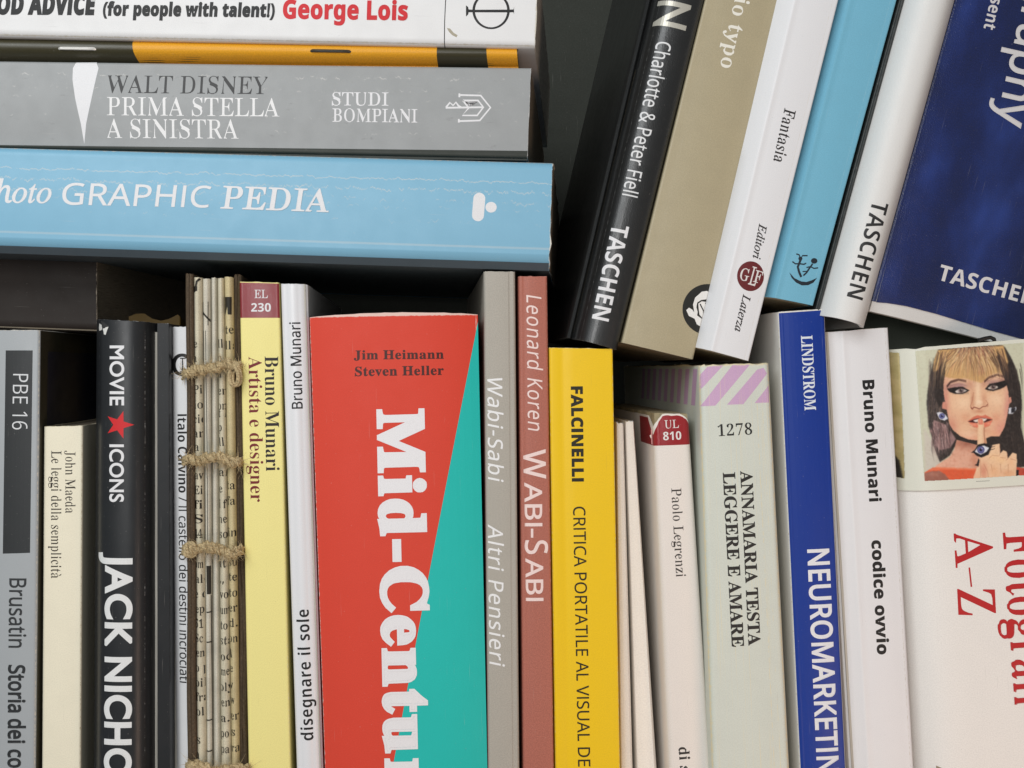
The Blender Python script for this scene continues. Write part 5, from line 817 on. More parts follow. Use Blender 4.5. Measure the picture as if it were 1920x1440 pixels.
# white round-backed book half hidden by the notebook
sp = upright((309, 613), (384, 614), (321, 1440), (399, 1440), .009, .13); sp.round(.0035, .007, p=2.2)
r = root_at(sp, 'paperback_book', 'white paperback half hidden behind the string bound notebook')
cover(sp, r, paint('white_satin_cover', WHITE, rough=.4, W=sp.W * 100, L=sp.L * 100), nt=20); block(sp, r, PAGES_W, th=.0008)
p = Print(sp); p.disc((345, 684), 22, 21, K1, (12.5, 15)); p.stroke([(341, 672), (352, 672)], 2, K1); p.stroke([(346, 672), (346, 697)], 2.2, K1); p.stroke([(341, 697), (352, 697)], 2, K1); p.build('publisher_mark', r)
lettering(sp, r, 'author_lettering', [('Italo Calvino', 'S', (336, 776), (338, 922), 17.5)], K1)
lettering(sp, r, 'title_lettering', [('/ Il castello dei destini incrociati', 'N', (338, 930), (340, 1276), 17.5, dict(bold=.006))], K1)

# ------------------------------------------------------------------ handmade notebook bound with jute
AG = (212, 200, 168)
def news(name, rgb, **k): return paint(name, rgb, rough=.8, spec=.15, grain=.12, bscale=22, bump=.7, blotch=.34, worn=(128, 112, 82), streak=.4, **k)
lb = upright((348, 513), (362.5, 514), (350.5, 1440), (368, 1440), -.001, .13); lb.flat(r=.0009)
nroot = root_at(lb, 'handmade_notebook', 'handmade notebook of newsprint sections sewn with jute cord between brown boards', 'notebook')
bm_ = paint('board_bark', (84, 70, 54), rough=.75, spec=.25, W=lb.W * 100, L=lb.L * 100, grain=.25, bscale=14, bump=.8, blotch=.3, wear=.02, worn=(126, 100, 72), wearamp=.16)
def solid(sp, root, name, mat, nt=40, jit=.0002, wob=0):
    sec = sp.prof; m = len(sec); V, F, UV = [], [], []
    ph = R.uniform(0, 9)
    for j in range(nt + 1):
        t = sp.L * j / nt; a = math.sin(j * .55 + ph) * wob; b = math.sin(j * .31 + ph * 2) * wob
        for i, (s, n) in enumerate(sec):
            V.append(sp.at(s + a, t + (R.uniform(-jit, jit) if j in (0, nt) else 0), n + (b if n > -.01 else 0) + (R.uniform(-jit, jit) * .4 if wob else 0))); UV.append((sp.u[i] * 100, t * 100))
    for j in range(nt):
        for i in range(m - 1):
            a = j * m + i; F.append((a, a + m, a + m + 1, a + 1))
        F.append((j * m + m - 1, j * m + 2 * m - 1, j * m + m, j * m))
    F.append(list(range(m))); F.append([nt * m + i for i in range(m)][::-1])
    return mesh_obj(name, V, F, mat, root, UV, angle=50)
solid(lb, nroot, 'cover_board', bm_, wob=.00015)
rb = upright((436.5, 516), (451, 517), (449, 1440), (465.5, 1440), .002, .13); rb.flat(r=.0012)
solid(rb, nroot, 'cover_board', bm_, wob=.0003, jit=.0006)
pa = [paint('dummy', AG)] and [news('newsprint', (214, 205, 180)), news('newsprint_grey', (208, 202, 186)), news('newsprint_tan', (208, 192, 150))]
KN = INK((48, 44, 38))
secs = [((362, 520), (378.5, 521), (369, 1440), (387, 1440), 0), ((379, 523), (395, 523), (387, 1440), (399.5, 1440), 1), ((396, 521), (407.5, 521), (401, 1440), (415, 1440), 1),
        ((408, 522), (420, 522), (415, 1440), (434, 1440), 0), ((420.5, 519), (437, 520), (434.5, 1440), (449.5, 1440), 2)]
txt = {0: [('e', 652), ('n', 679), ('u', 710), ('Pi', 738), ('io', 766), ('cio', 793), ('ari', 820), ('a f', 845), ('av', 898), ('Ei', 926), ('fi', 953), (' S', 980), ('44', 1008), ('om', 1064), ('ale', 1092), ('e d', 1120), ('ep', 1148), ('51', 1176), ('Sc', 1203), ('ena', 1230), ('o p', 1258), ('oilo', 1286), ('fra', 1313), ('olle', 1340), ('s', 1393), ('a', 1421)],
       3: [('ll', 652), ('o', 679), ('a', 708), ('er', 740), ('on', 768), ('t N', 782), ('p', 808), ('ll', 836), ('in', 864), ('al', 892), ('e a', 923), ('i f', 952), ('ne', 980), ('so', 1008), ('me', 1036), ('itta', 1063), (',,', 1092), ('vo', 1121), ('ume', 1150), ('tod', 1179), ('sta', 1207), ('oci', 1237), ('me', 1265), ('oly', 1294), ('en', 1323), ('a.', 1352), ('po', 1381), ('pa', 1410)],
       4: [('te', 626), ('lla', 655), ('ta', 917), ('fa', 946), ('in', 1005), ('su', 1060), ('te', 1088), ('to', 1118), ('er', 1146), ('d.', 1174), ('on', 1203), ('l', 1232), ('e', 1259), ('v', 1290), ('w', 1318), ('er', 1348), ('s', 1378), ('ra', 1408)]}
for i, (a, b, c, d, mi) in enumerate(secs):
    sp = upright(a, b, c, d, .001 + .0012 * (i in (1, 2)), .125); sp.round(.0012, .0006, m=8)
    o = solid(sp, nroot, 'newsprint_section', pa[mi], nt=46, jit=.0001, wob=.0)
    p = Print(sp, .00006)
    for s_, y_ in txt.get(i, []):
        if i == 4 and y_ == 917: p.build('newsprint_lettering', nroot, clip=(.0001, sp.W - .0001)); p = Print(sp, .00006)
        k = (y_ - a[1]) / (1440 - a[1]); x0 = a[0] + (c[0] - a[0]) * k; wd = (b[0] - a[0]) * (1 - k) + (d[0] - c[0]) * k
        x0 += R.uniform(-2, 1); p.text(s_, 'R', (x0, y_), (x0 + max(7, 8.2 * len(s_)) * (.6 if s_ in ('ll', 'l', 'i f', ',,') else 1), y_ - R.uniform(0, .8)), 16, KN, bold=.006)
    if i == 1:
        for xx in (382, 386.5): p.stroke([(xx, 620), (xx + 3, 850), (xx + 4, 1040)], 1.1, KN)
        p.poly([(388, 1060), (396, 1060), (396.5, 1113), (389, 1113)], KN); p.stroke([(378, 583), (386, 592), (396, 603)], 3.2, KN); p.stroke([(381, 566), (381, 620)], 1.4, KN); p.stroke([(391, 566), (391, 610)], 1.2, KN)
        for yy in (1147, 1203, 1349, 1407): p.stroke([(388, yy), (400, yy - 1)], 2.4, KN)
        p.stroke([(396.2, 1115), (398, 1300), (399, 1440)], 1.1, KN)
    if i == 0: p.stroke([(363, 548), (367, 545), (370, 528), (376, 523)], 4, KN); p.poly([(362, 537), (371, 537), (371, 546), (362, 546)], KN)
    if i == 4: Print(sp, .00006).poly([(421, 557), (435, 557), (435, 590), (428, 590), (427, 575), (423, 590), (421, 590)], KN).build('ink_block', nroot, clip=(.0001, sp.W - .0001))
    if p.items:
        p.build('newsprint_lettering', nroot, clip=(.0001, sp.W - .0001))
N = NT('jute'); geo = N.n('ShaderNodeNewGeometry').outputs['Position']
jn = N.noise(N.vec(geo, (700, 1500, 2600)), 1, 4, .7); b = col((212, 188, 146))
N.l(N.mix(N.ramp(jn, .3, .7), tuple(x * .55 for x in b[:3]) + (1,), tuple(min(.8, x * 1.25) for x in b[:3]) + (1,)), N.b.inputs['Base Color'])
N.b.inputs['Roughness'].default_value = .85; N.b.inputs['Specular IOR Level'].default_value = .1
bp = N.n('ShaderNodeBump'); bp.inputs['Strength'].default_value = .9; bp.inputs['Distance'].default_value = .0006; N.l(jn, bp.inputs['Height']); N.l(bp.outputs[0], N.b.inputs['Normal'])
JUTE = N.m
def cord(y0, x0, x1, wob, seed, knot=None):
    q = random.Random(seed); M = 110; cen = []
    for i in range(M + 1):
        k = i / M; x = x0 + (x1 - x0) * k; y = y0 + wob * math.sin(k * 5.2 + seed) + 2.6 * math.sin(k * 11 + seed * 2) + 1.2 * math.sin(k * 23 + seed)
        e = min(k, 1 - k); dep = -.0026 + (.0058 * (1 - e / .07) ** 2 if e < .07 else 0) + .0003 * math.sin(k * 17 + seed)
        cen.append(P3(x, y, dep))
    paths = []; turns = 6.2832 * q.uniform(2.4, 3.1)
    for s_ in range(3):
        loose = q.uniform(.8, 1.25); ph = q.uniform(0, 6)
        for yarn in range(8):                              # each strand is a bundle of loose yarns
            pts = []; b0 = yarn * .785 + q.uniform(-.3, .3); rb = q.uniform(.0003, .00072) * loose; tw = q.uniform(5.5, 8.5); dr = q.uniform(0, 6)
            for i, c in enumerate(cen):
                k = i / M; a = s_ * 2.094 + k * turns + seed + .25 * math.sin(k * 9 + ph)
                rr = .0009 * (1 + .22 * math.sin(k * 14 + ph)); g = b0 + k * 6.2832 * tw; r2 = rb * (1 + .35 * math.sin(k * 21 + dr))
                pts.append(c + Vector((math.sin(g) * r2 * .3, math.cos(a) * rr * .85 + math.cos(g) * r2, math.sin(a) * rr + math.sin(g) * r2)))
            paths.append((pts, lambda k, f=q.uniform(.00024, .00042), ph=dr: f * (1 + .25 * math.sin(k * 31 + ph))))
    if knot:
        for yarn in range(9):
            c = P3(knot[0], knot[1], -.0030); o = Vector((q.uniform(-.0007, .0007), q.uniform(-.0008, .0002), q.uniform(-.0007, .0007)))
            pts = [c + o + Vector((math.cos(a) * .0014, -.0008 * math.sin(a * 2), math.sin(a) * knot[2])) for a in [i * 7.4 / 22 + yarn * .3 for i in range(23)]]
            paths.append((pts, q.uniform(.0003, .0005)))
    for _ in range(230):
        c = cen[q.randrange(M)]; a = q.uniform(0, 6.28); d = Vector((q.uniform(-.9, .9), -abs(math.cos(a)) * .5, math.sin(a))).normalized()
        l = q.uniform(.0008, .0036); cv = Vector((q.uniform(-1, 1), q.uniform(-1, .2), q.uniform(-1, 1))) * l * .6; st = c + d * .0013
        paths.append(([st + d * l * x + cv * x * x for x in (0, .33, .66, 1)], lambda k: .00007 * (1.2 - k)))
    tube(paths, 'binding_cord', JUTE, nroot, k=6)
cord(691, 343, 455, 7, 1.0, (441, 706, .0030)); cord(862, 343, 456, 4, 2.3); cord(1031, 343, 459, 4, 3.1, (358, 1030, .0018)); cord(1441, 350, 470, 4, 4.7)

# yellow and maroon paperback
sp = upright((449, 528), (523, 530), (466, 1440), (545, 1440), .0, .16); sp.flat(r=.0007, bulge=.0003)
r = root_at(sp, 'paperback_book', 'pale yellow paperback with a maroon block at the head of its spine')
cover(sp, r, paint('yellow_cover', (242, 226, 146), rough=.5, W=sp.W * 100, L=sp.L * 100, wear=.012, worn=(230, 220, 190), bscale=30, blotch=.02), nt=24); block(sp, r, PAGES_W)
Print(sp, .00001).poly([(447.5, 529), (524, 531.5), (526, 596), (448, 596)], paint('maroon_block', (134, 34, 42), rough=.32, spec=.5, blotch=.02, bump=.2)).build('spine_panel', r, clip=(0, sp.W), tclip=(.0003, 1))
lettering(sp, r, 'number_lettering', [('EL', 'R', (477, 559), (502.5, 559), 15.5), ('230', 'S', (471, 584.3), (508, 584.3), 15.8)], WH)
lettering(sp, r, 'author_lettering', [('Bruno Munari', 'B', (496.5, 668), (499, 883), 25, dict(bold=-.004))], INK((40, 32, 34)))
lettering(sp, r, 'title_lettering', [('Artista e designer', 'B', (466, 669), (470, 941), 24.5, dict(bold=-.006))], INK((116, 32, 36)))

# white book read bottom to top
sp = upright((526, 532), (575.5, 533), (556, 1440), (605, 1440), .0, .17); sp.flat(r=.0012, bulge=.0006, bevelR=(.0022, .002))
r = root_at(sp, 'paperback_book', 'slim white paperback with black sans lettering reading upwards, left of the red book')
cover(sp, r, paint('white_gloss_cover', (226, 226, 228), rough=.34, spec=.45, W=sp.W * 100, L=sp.L * 100, blotch=.02), nt=24); block(sp, r, PAGES_W)
lettering(sp, r, 'author_lettering', [('Bruno Munari', 'N', (567.5, 766), (563, 604), 20.5, dict(bold=.012))], INK((44, 44, 46)))
lettering(sp, r, 'title_lettering', [('disegnare il sole', 'S', (588, 1387), (579, 1142), 22.5, dict(bold=-.004, track=.03))], K1)

# thick red and teal book
sp = upright((580, 595), (896, 590), (609, 1440), (914, 1440), -.001, .15); sp.round(.0022, .0010, m=20, p=2.4)
r = root_at(sp, 'hardcover_book', 'very thick red book with a teal wedge and big white slab lettering')
cover(sp, r, paint('red_cover', (214, 70, 52), rough=.55, spec=.25, W=sp.W * 100, L=sp.L * 100, wear=.03, wearamp=.09, worn=(228, 196, 184), bscale=34, bump=.16, blotch=.03), nt=30, topfn=lambda u: -.0010 * (1 - (2 * min(1, max(0, u / .055)) - 1) ** 2) + R.uniform(-.0001, .0001))
block(sp, r, PAGES_W, th=.001)
Print(sp, .00001).poly([(896, 604), (738, 1427), (700, 1625), (960, 1625), (930, 600)], paint('teal_wedge', (36, 186, 176), rough=.55, spec=.25, bscale=34, bump=.16, blotch=.03)).build('teal_panel', r, clip=(0, sp.W))
lettering(sp, r, 'author_lettering', [('Jim Heimann', 'B', (664, 674), (832, 672.5), 17, dict(bold=.012, track=.03)), ('Steven Heller', 'B', (666, 705), (832, 702.5), 17.5, dict(bold=.012, track=.03))], INK((72, 34, 30)))
lettering(sp, r, 'title_lettering', [('Mid-Centu', 'B', (706, 767), (720, 1409), 90, dict(bold=.036, track=.055)), ('r', 'B', (721, 1418), (722, 1478), 90, dict(bold=.036))], INK((232, 230, 231)))

# grey and old-rose paperbacks
sp = upright((907, 509), (966, 509.5), (915, 1440), (974, 1440), .0, .17); sp.flat(r=.0010, bulge=.0002, dents=((.0086, .0007, .00012),))
r = root_at(sp, 'paperback_book', 'slim warm grey paperback with white slanted lettering, right of the red book')
cover(sp, r, paint('warm_grey_cover', (172, 166, 155), rough=.55, grain=.10, bscale=30, W=sp.W * 100, L=sp.L * 100, wear=.01, worn=(200, 194, 184), bump=.25), nt=24); block(sp, r, PAGES_W)
lettering(sp, r, 'title_lettering', [('Wabi-Sabi', 'N', (914, 709), (915.5, 904), 28, dict(shear=.2, bold=.006, track=.05)), ('Altri Pensieri', 'N', (915, 983), (918, 1250), 28, dict(shear=.2, bold=.006, track=.05))], INK((234, 233, 232)))
sp = upright((972, 518), (1026, 518), (981, 1440), (1039, 1440), .001, .16); sp.flat(r=.0008, bulge=.0002, dents=((.0018, .0006, .00016),))
r = root_at(sp, 'paperback_book', 'slim dusty rose paperback with pale slanted lettering, left of the bright yellow book')
cover(sp, r, paint('rose_cover', (173, 104, 88), rough=.5, grain=.14, bscale=26, W=sp.W * 100, L=sp.L * 100, wear=.014, worn=(206, 160, 148), bump=.3), nt=24); block(sp, r, PAGES_W)
pk = INK((238, 214, 208))
lettering(sp, r, 'author_lettering', [('Leonard Koren', 'N', (987, 553), (990, 808), 28, dict(shear=.2, bold=.002, track=.05))], pk)
lettering(sp, r, 'title_lettering', [('W', 'N', (981, 843), (982, 898), 42, dict(bold=.012)), ('ABI', 'N', (983, 905), (984, 987), 33, dict(bold=.014)), ('-', 'N', (985, 991), (985, 1008), 33, dict(bold=.014)),
          ('S', 'N', (984, 1013), (984.5, 1039), 43, dict(bold=.012)), ('ABI', 'N', (985, 1047), (986, 1127), 33, dict(bold=.014))], pk)

# bright yellow
sp = upright((1030, 652), (1149, 654), (1042, 1440), (1163, 1440), .0, .16); sp.flat(r=.0006, bulge=.0002, dents=((.0042, .0009, .00022),))
r = root_at(sp, 'paperback_book', 'bright yellow paperback under the leaning black book')
cover(sp, r, paint('bright_yellow_cover', (240, 196, 22), rough=.45, W=sp.W * 100, L=sp.L * 100, wear=.010, worn=(236, 228, 206), wearamp=.04, bscale=30, blotch=.03), nt=24); block(sp, r, PAGES_W)
lettering(sp, r, 'author_lettering', [('FALCINELLI', 'S', (1071, 724.5), (1073, 903), 22.5, dict(bold=.03, track=.03))], INK((40, 38, 26)))
lettering(sp, r, 'title_lettering', [('CRITICA PORTATILE AL VISUAL DE', 'N', (1074.5, 950), (1084, 1437), 23, dict(bold=.006))], INK((46, 42, 26)))

# two slim pamphlets
for (a, b, c, d, y, lab) in (((1156, 792), (1170, 794), (1164, 1440), (1187, 1440), .008, 'slim cream pamphlet touching the bright yellow paperback'), ((1173, 789), (1189, 790), (1195, 1440), (1232, 1440), .010, 'slim white edged pamphlet leaning on the torn maroon topped paperback')):
    sp = upright(a, b, c, d, y, .14); sp.flat(r=.0005, bulge=.0002, bevelR=(.0008, .0012))
    r = root_at(sp, 'pamphlet', lab, 'pamphlet')
    cover(sp, r, paint('pamphlet_cover', (240, 233, 224), rough=.55, W=sp.W * 100, L=sp.L * 100, wear=.03, worn=(236, 234, 232), wearamp=.03, bscale=20), nt=24, topfn=lambda u: R.uniform(-.0002, .0004)); block(sp, r, PAGES)

# torn maroon-topped paperback
sp = upright((1224, 772), (1292, 774), (1254, 1440), (1334, 1440), .003, .125); sp.flat(r=.0020, bulge=.0002)
r = root_at(sp, 'paperback_book', 'pale paperback with a torn maroon top, beside the mint green book')
def torn(u):
    x = u * 1000; base = .0004 + .0012 * max(0, (x - 9.5) / 3) ** 2
    v = max(0, 1 - abs(x + .4) / 4.6)
    return base + .0050 * v ** 1.1 + (.0012 if x < -3 else 0) + R.uniform(-.00012, .00012)
tf = {}
def tornc(u): return tf.setdefault(round(u, 5), torn(u))
UW, UL_ = sp.W * 100, sp.L * 100
cover(sp, r, paint('pale_cover', (230, 222, 214), rough=.5, W=UW, L=UL_, wear=.03, worn=(224, 214, 196), bscale=30, blotch=.03), nt=40, topfn=tornc)
block(sp, r, pages_mat('pages_old', (186, 172, 138)), inset=.0004)
mm = paint('maroon_top', (150, 34, 40), rough=.3, spec=.5, blotch=.04, bump=.25)
us = [x for x in sp.u if -.030 < x < sp.W + .0035]
top = [(u, tornc(u) + .0006 + (.0022 * max(0, 1 - abs(u * 1000 + .5) / 3.5))+ R.uniform(-.0001, .0001)) for u in us]
red_t = lambda u: sp.inv(1224, 836)[1] + (0 if u < 0 else -.0008 * u / sp.W)
Print(sp, .00002).poly([[(u, t) for u, t in top] + [(u, red_t(u)) for u in us[::-1]]], mm, st=True).build('maroon_band', r, unroll=True)
Print(sp, .00004).poly([(1220, 817), (1224, 815), (1225, 824), (1222, 822)], INK((230, 222, 208))).stroke([(1223.5, 806), (1224.5, 834)], 2.0, INK((206, 150, 146))).build('torn_paper', r)
lettering(sp, r, 'number_lettering', [('UL', 'R', (1246, 803.3), (1273, 802), 15.3), ('810', 'S', (1243.5, 825.5), (1277.5, 824), 15.6)], INK((226, 222, 218)))
lettering(sp, r, 'author_lettering', [('Paolo Legrenzi', 'R', (1258.5, 915.6), (1267.5, 1081), 18.5)], INK((62, 56, 52)))
lettering(sp, r, 'title_lettering', [('di s', 'R', (1272.5, 1401), (1276, 1447), 20, dict(bold=.016))], INK((52, 48, 46)))

# mint book with mauve stripes
sp = upright((1311, 685), (1443, 681), (1336, 1440), (1482, 1440), -.003, .16); sp.flat(r=.0018, bulge=.0005)
r = root_at(sp, 'paperback_book', 'worn mint green paperback with mauve diagonal stripes at its head')
cover(sp, r, paint('mint_cover', (209, 213, 202), rough=.55, W=sp.W * 100, L=sp.L * 100, wear=.10, wearamp=.24, worn=(226, 212, 172), bscale=26, streak=.5, blotch=.05,
      crease_sheen_lines=(('u', 1.95, .10, .012, .45), ('u', 2.15, .08, .008, .5))), nt=40, topfn=lambda u: R.uniform(-.0003, .0004)); block(sp, r, PAGES)
mv = paint('mauve_stripe', (202, 166, 198), rough=.55, W=sp.W * 100, L=sp.L * 100, wear=.09, wearamp=.24, worn=(226, 212, 172), streak=.5, bscale=26, blotch=.04)
p = Print(sp, .000015); h = lambda *q: [(1140 + x / 4.8, 640 + y / 4.8) for x, y in q]
for q in (((828, 305), (895, 228), (1035, 215), (830, 440)), ((832, 585), (1115, 215), (1275, 208), (965, 578)), ((1068, 570), (1340, 255), (1400, 238), (1432, 290), (1215, 565)), ((1318, 555), (1448, 395), (1452, 550))): p.poly(h(*q), mv)
p.build('mauve_stripes', r)
p = Print(sp, .00002); tt = sp.inv(1311, 762)[1]
for i in range(9):
    a = -.0020 - i * .0125; p.poly([[(a, .0012), (a - .0064, .0012), (a - .0064 - .0055, tt), (a - .0055, tt)]], mv, st=True)
p.build('mauve_stripes', r, unroll=True)
sk = INK((46, 44, 42), wearoff=.8, under=(206, 212, 196))
lettering(sp, r, 'number_lettering', [('1278', 'B', (1346, 818), (1410, 814.5), 21, dict(bold=-.006, track=.04))], INK((40, 40, 38)))
lettering(sp, r, 'author_lettering', [('ANNAMARIA TESTA', 'B', (1387.5, 883), (1403, 1210), 23, dict(bold=.012, track=.01))], sk)
lettering(sp, r, 'title_lettering', [('LEGGERE E AMARE', 'B', (1355, 886), (1372, 1213), 23, dict(bold=.012, track=.01))], sk)

# royal blue book with white sides
sp = upright((1459, 585), (1547, 579), (1500, 1440), (1587, 1440), .0, .165); sp.flat(r=.0012, bulge=.0005)
r = root_at(sp, 'paperback_book', 'royal blue spined paperback with white sides and white capitals')
cover(sp, r, paint('white_sides_cover', (224, 222, 216), rough=.5, W=sp.W * 100, L=sp.L * 100, wear=.012, worn=(190, 170, 130), bscale=28), nt=24); block(sp, r, PAGES)
Print(sp, .00001).poly([(1460, 586), (1546.5, 580.5), (1602, 1760), (1516, 1760)], paint('blue_panel', (24, 56, 142), rough=.4, spec=.3, W=sp.W * 100, L=sp.L * 100, wear=.008, worn=(110, 150, 210), blotch=.05)).build('spine_panel', r, clip=(.0003, sp.W - .0003), tclip=(.0004, 1))
lettering(sp, r, 'author_lettering', [('LINDSTROM', 'B', (1501, 629.7), (1508, 769.7), 21.5, dict(bold=.004))], INK((224, 230, 236)))
lettering(sp, r, 'title_lettering', [('NEUROMARKETIN', 'N', (1512.5, 1030), (1531, 1448), 42, dict(bold=.026, track=.03))], INK((230, 230, 233)))

# white book, bold black lettering
sp = upright((1549, 623), (1666, 614), (1598, 1440), (1714, 1440), .003, .16); sp.flat(r=.001, bulge=.0004, bevelL=(.0050, .0034))
r = root_at(sp, 'paperback_book', 'clean white paperback with heavy black lettering, right of the royal blue book')
cover(sp, r, paint('white_matt_cover', (227, 226, 227), rough=.45, W=sp.W * 100, L=sp.L * 100, wear=.014, worn=(196, 190, 178), wearamp=.05, blotch=.02), nt=24); block(sp, r, PAGES_W)
lettering(sp, r, 'author_lettering', [('Bruno Munari', 'S', (1616.5, 713), (1629.5, 940.5), 22.5, dict(bold=.018, track=.02))], K1)
lettering(sp, r, 'title_lettering', [('codice ovvio', 'S', (1633.5, 1013), (1644.5, 1227), 22.5, dict(bold=.022, track=.02))], K1)
# the printed photograph on the band: painted in numpy as ink densities and laid on the band as a fine printed sheet
import numpy as np
STEP = 5.0; GX0, GX1, GY0, GY1 = 195, 2090, 200, 2010       # sixths of a photo pixel from photo point (1640, 610)
NX, NY = int((GX1 - GX0) / STEP), int((GY1 - GY0) / STEP)
XX, YY = np.meshgrid(GX0 + STEP * np.arange(NX + 1), GY0 + STEP * np.arange(NY + 1))
IMG = np.zeros(XX.shape + (3,)); rg = np.random.RandomState(11)
LO = 1302.9                                                  # lower half of the drawing
lo = lambda *q: [(x, y + LO) for x, y in q]
def pmask(poly):
    m = np.zeros(XX.shape, bool); n = len(poly)
    for i in range(n):
        (x0, y0), (x1, y1) = poly[i - 1], poly[i]
        if y0 == y1: continue
        m ^= ((YY < y0) != (YY < y1)) & (XX < (x1 - x0) * (YY - y0) / (y1 - y0) + x0)
    return m.astype(float)
def blur(m, r):
    k = int(round(r / STEP))
    if k < 1: return m
    w = np.hanning(2 * k + 3)[1:-1]; w /= w.sum()
    p = np.pad(m, k, mode='edge')
    p = np.apply_along_axis(lambda a: np.convolve(a, w, 'valid'), 0, p)
    return np.apply_along_axis(lambda a: np.convolve(a, w, 'valid'), 1, p)
def lay(m, rgb, op=1.0):
    global IMG
    IMG = IMG + (np.array(rgb, float) - IMG) * (m * op)[..., None]
def fill(poly, rgb, b=4, op=1.0): lay(blur(pmask(poly), b), rgb, op)
def blob(cx, cy, rx, ry, rgb, op, within=None):
    m = np.exp(-(((XX - cx) / rx) ** 2 + ((YY - cy) / ry) ** 2))
    lay(m if within is None else m * within, rgb, op)
def line(pts, w0, w1, rgb, op=1.0):
    xs = [p[0] for p in pts]; ys = [p[1] for p in pts]; pad = max(w0, w1) + 10
    j0 = max(0, int((min(xs) - pad - GX0) / STEP)); j1 = min(NX + 1, int((max(xs) + pad - GX0) / STEP) + 2)
    i0 = max(0, int((min(ys) - pad - GY0) / STEP)); i1 = min(NY + 1, int((max(ys) + pad - GY0) / STEP) + 2)
    if j1 <= j0 or i1 <= i0: return
    x, y = XX[i0:i1, j0:j1], YY[i0:i1, j0:j1]; best = np.zeros(x.shape); n = len(pts) - 1
    for k in range(n):
        (ax, ay), (bx, by) = pts[k], pts[k + 1]; dx, dy = bx - ax, by - ay; q = dx * dx + dy * dy or 1
        t = np.clip(((x - ax) * dx + (y - ay) * dy) / q, 0, 1); d = np.hypot(x - ax - t * dx, y - ay - t * dy)
        w = w0 + (w1 - w0) * (k + t) / n
        best = np.maximum(best, np.clip((w / 2 + 3.5 - d) / 7, 0, 1) * np.minimum(1, .25 + w / 6))
    IMG[i0:i1, j0:j1] += (np.array(rgb, float) - IMG[i0:i1, j0:j1]) * (best * op)[..., None]
def grain(scale):
    g = rg.rand(NY // scale + 3, NX // scale + 3); g = np.kron(g, np.ones((scale, scale)))[:NY + 1, :NX + 1]
    return blur(g, scale * STEP * .7) - .5
PANEL = [(475, 330), (2200, 197)] + lo((2200, 590), (592, 690))
SIDE = [(200, 338), (318, 352)] + lo((395, 672), (285, 655))
lay(np.ones(XX.shape), (204, 204, 178)); lay(pmask(SIDE), (196, 178, 130)); lay(np.clip(grain(14) + .3, 0, 1) * pmask(SIDE), (150, 140, 84), .6)
fill(lo((262, 0), (300, 270), (282, 330), (345, 440), (380, 668), (286, 655)), (44, 42, 38), 8); fill([(225, 700), (240, 900), (262, 1300), (255, 1440), (238, 1000)], (60, 56, 40), 10)
fill([(1830, 236), (2100, 215)] + lo((2100, 480), (1860, 500)), (216, 216, 198), 8); blob(1000, 420, 600, 200, (214, 212, 188), .5)
fill(lo((580, 0), (700, 200), (800, 470), (600, 570)), (202, 190, 180), 30, .7)
hair = [(760, 305), (960, 288), (1560, 256), (1600, 285), (1680, 420), (1745, 570), (1795, 780), (1815, 1000), (1800, 1290), (1835, 1440)] + lo((1850, 200), (1868, 500), (1740, 515), (1500, 520), (1000, 300), (960, 250), (900, 360), (775, 445), (720, 300), (660, 60)) + [(640, 1300), (612, 1000), (622, 850), (655, 640), (700, 450)]
hm = blur(pmask(hair), 8); lay(hm, (48, 42, 40))
left = hm * (XX < 900); sp_ = np.clip((rg.rand(*XX.shape) - .80) * 6, 0, 1); lay(blur(sp_, 5) * left, (120, 108, 106), .8)
for i in range(240):                                          # long strands at the sides
    x = rg.uniform(640, 800); y = rg.uniform(420, 1200); line([(x, y), (x - 10 + rg.uniform(-8, 8), y + 90), (x - 14, y + 200)], 5, 1, [(110, 92, 88), (76, 62, 58), (36, 32, 32), (150, 122, 104)][rg.randint(4)], .6)
for i in range(200):
    x = rg.uniform(1600, 1800); y = rg.uniform(420, 1700); line([(x, y), (x + 22, y + 120), (x + 30 + rg.uniform(-6, 6), y + 260)], 5, 1, [(78, 68, 62), (34, 30, 30), (62, 52, 48)][rg.randint(3)], .55)
neck = lo((985, 160), (1100, 190), (1260, 230), (1290, 400), (1290, 560), (1200, 620), (760, 570), (720, 495), (900, 372), (955, 280))
nm = blur(pmask(neck), 6); lay(nm, (226, 172, 146)); blob(1130, LO + 200, 160, 70, (150, 88, 70), .8, nm); blob(900, LO + 470, 150, 60, (232, 176, 150), .7, nm); blob(1210, LO + 420, 50, 120, (196, 128, 100), .6, nm); lay(np.clip(grain(5), 0, 1) * nm, (190, 116, 92), .8)
fill(lo((590, 582), (690, 512), (800, 520), (1000, 528), (1232, 532), (1235, 600), (1190, 668), (600, 692)), (222, 94, 58), 5); fill(lo((640, 550), (720, 505), (1232, 520), (1232, 545), (800, 540)), (236, 130, 92), 6, .7)
fill(lo((592, 588), (680, 560), (770, 556), (840, 600), (905, 684), (600, 691)), (152, 96, 80), 6); blob(700, LO + 600, 60, 30, (184, 124, 104), .6)
fill(lo((1745, 505), (1840, 520), (1900, 498), (2100, 480), (2100, 596), (1745, 626)), (196, 80, 60), 5); blob(1880, LO + 560, 80, 40, (150, 52, 42), .6)
face = [(815, 640), (900, 560), (1530, 540), (1600, 700), (1642, 850), (1652, 1000), (1628, 1150), (1592, 1300), (1530, 1415)] + lo((1420, 115), (1330, 152), (1230, 165), (1130, 152), (1030, 112), (940, 36)) + [(893, 1260), (862, 1090), (826, 900), (812, 760)]
fm = blur(pmask(face), 6); lay(fm, (236, 190, 154))
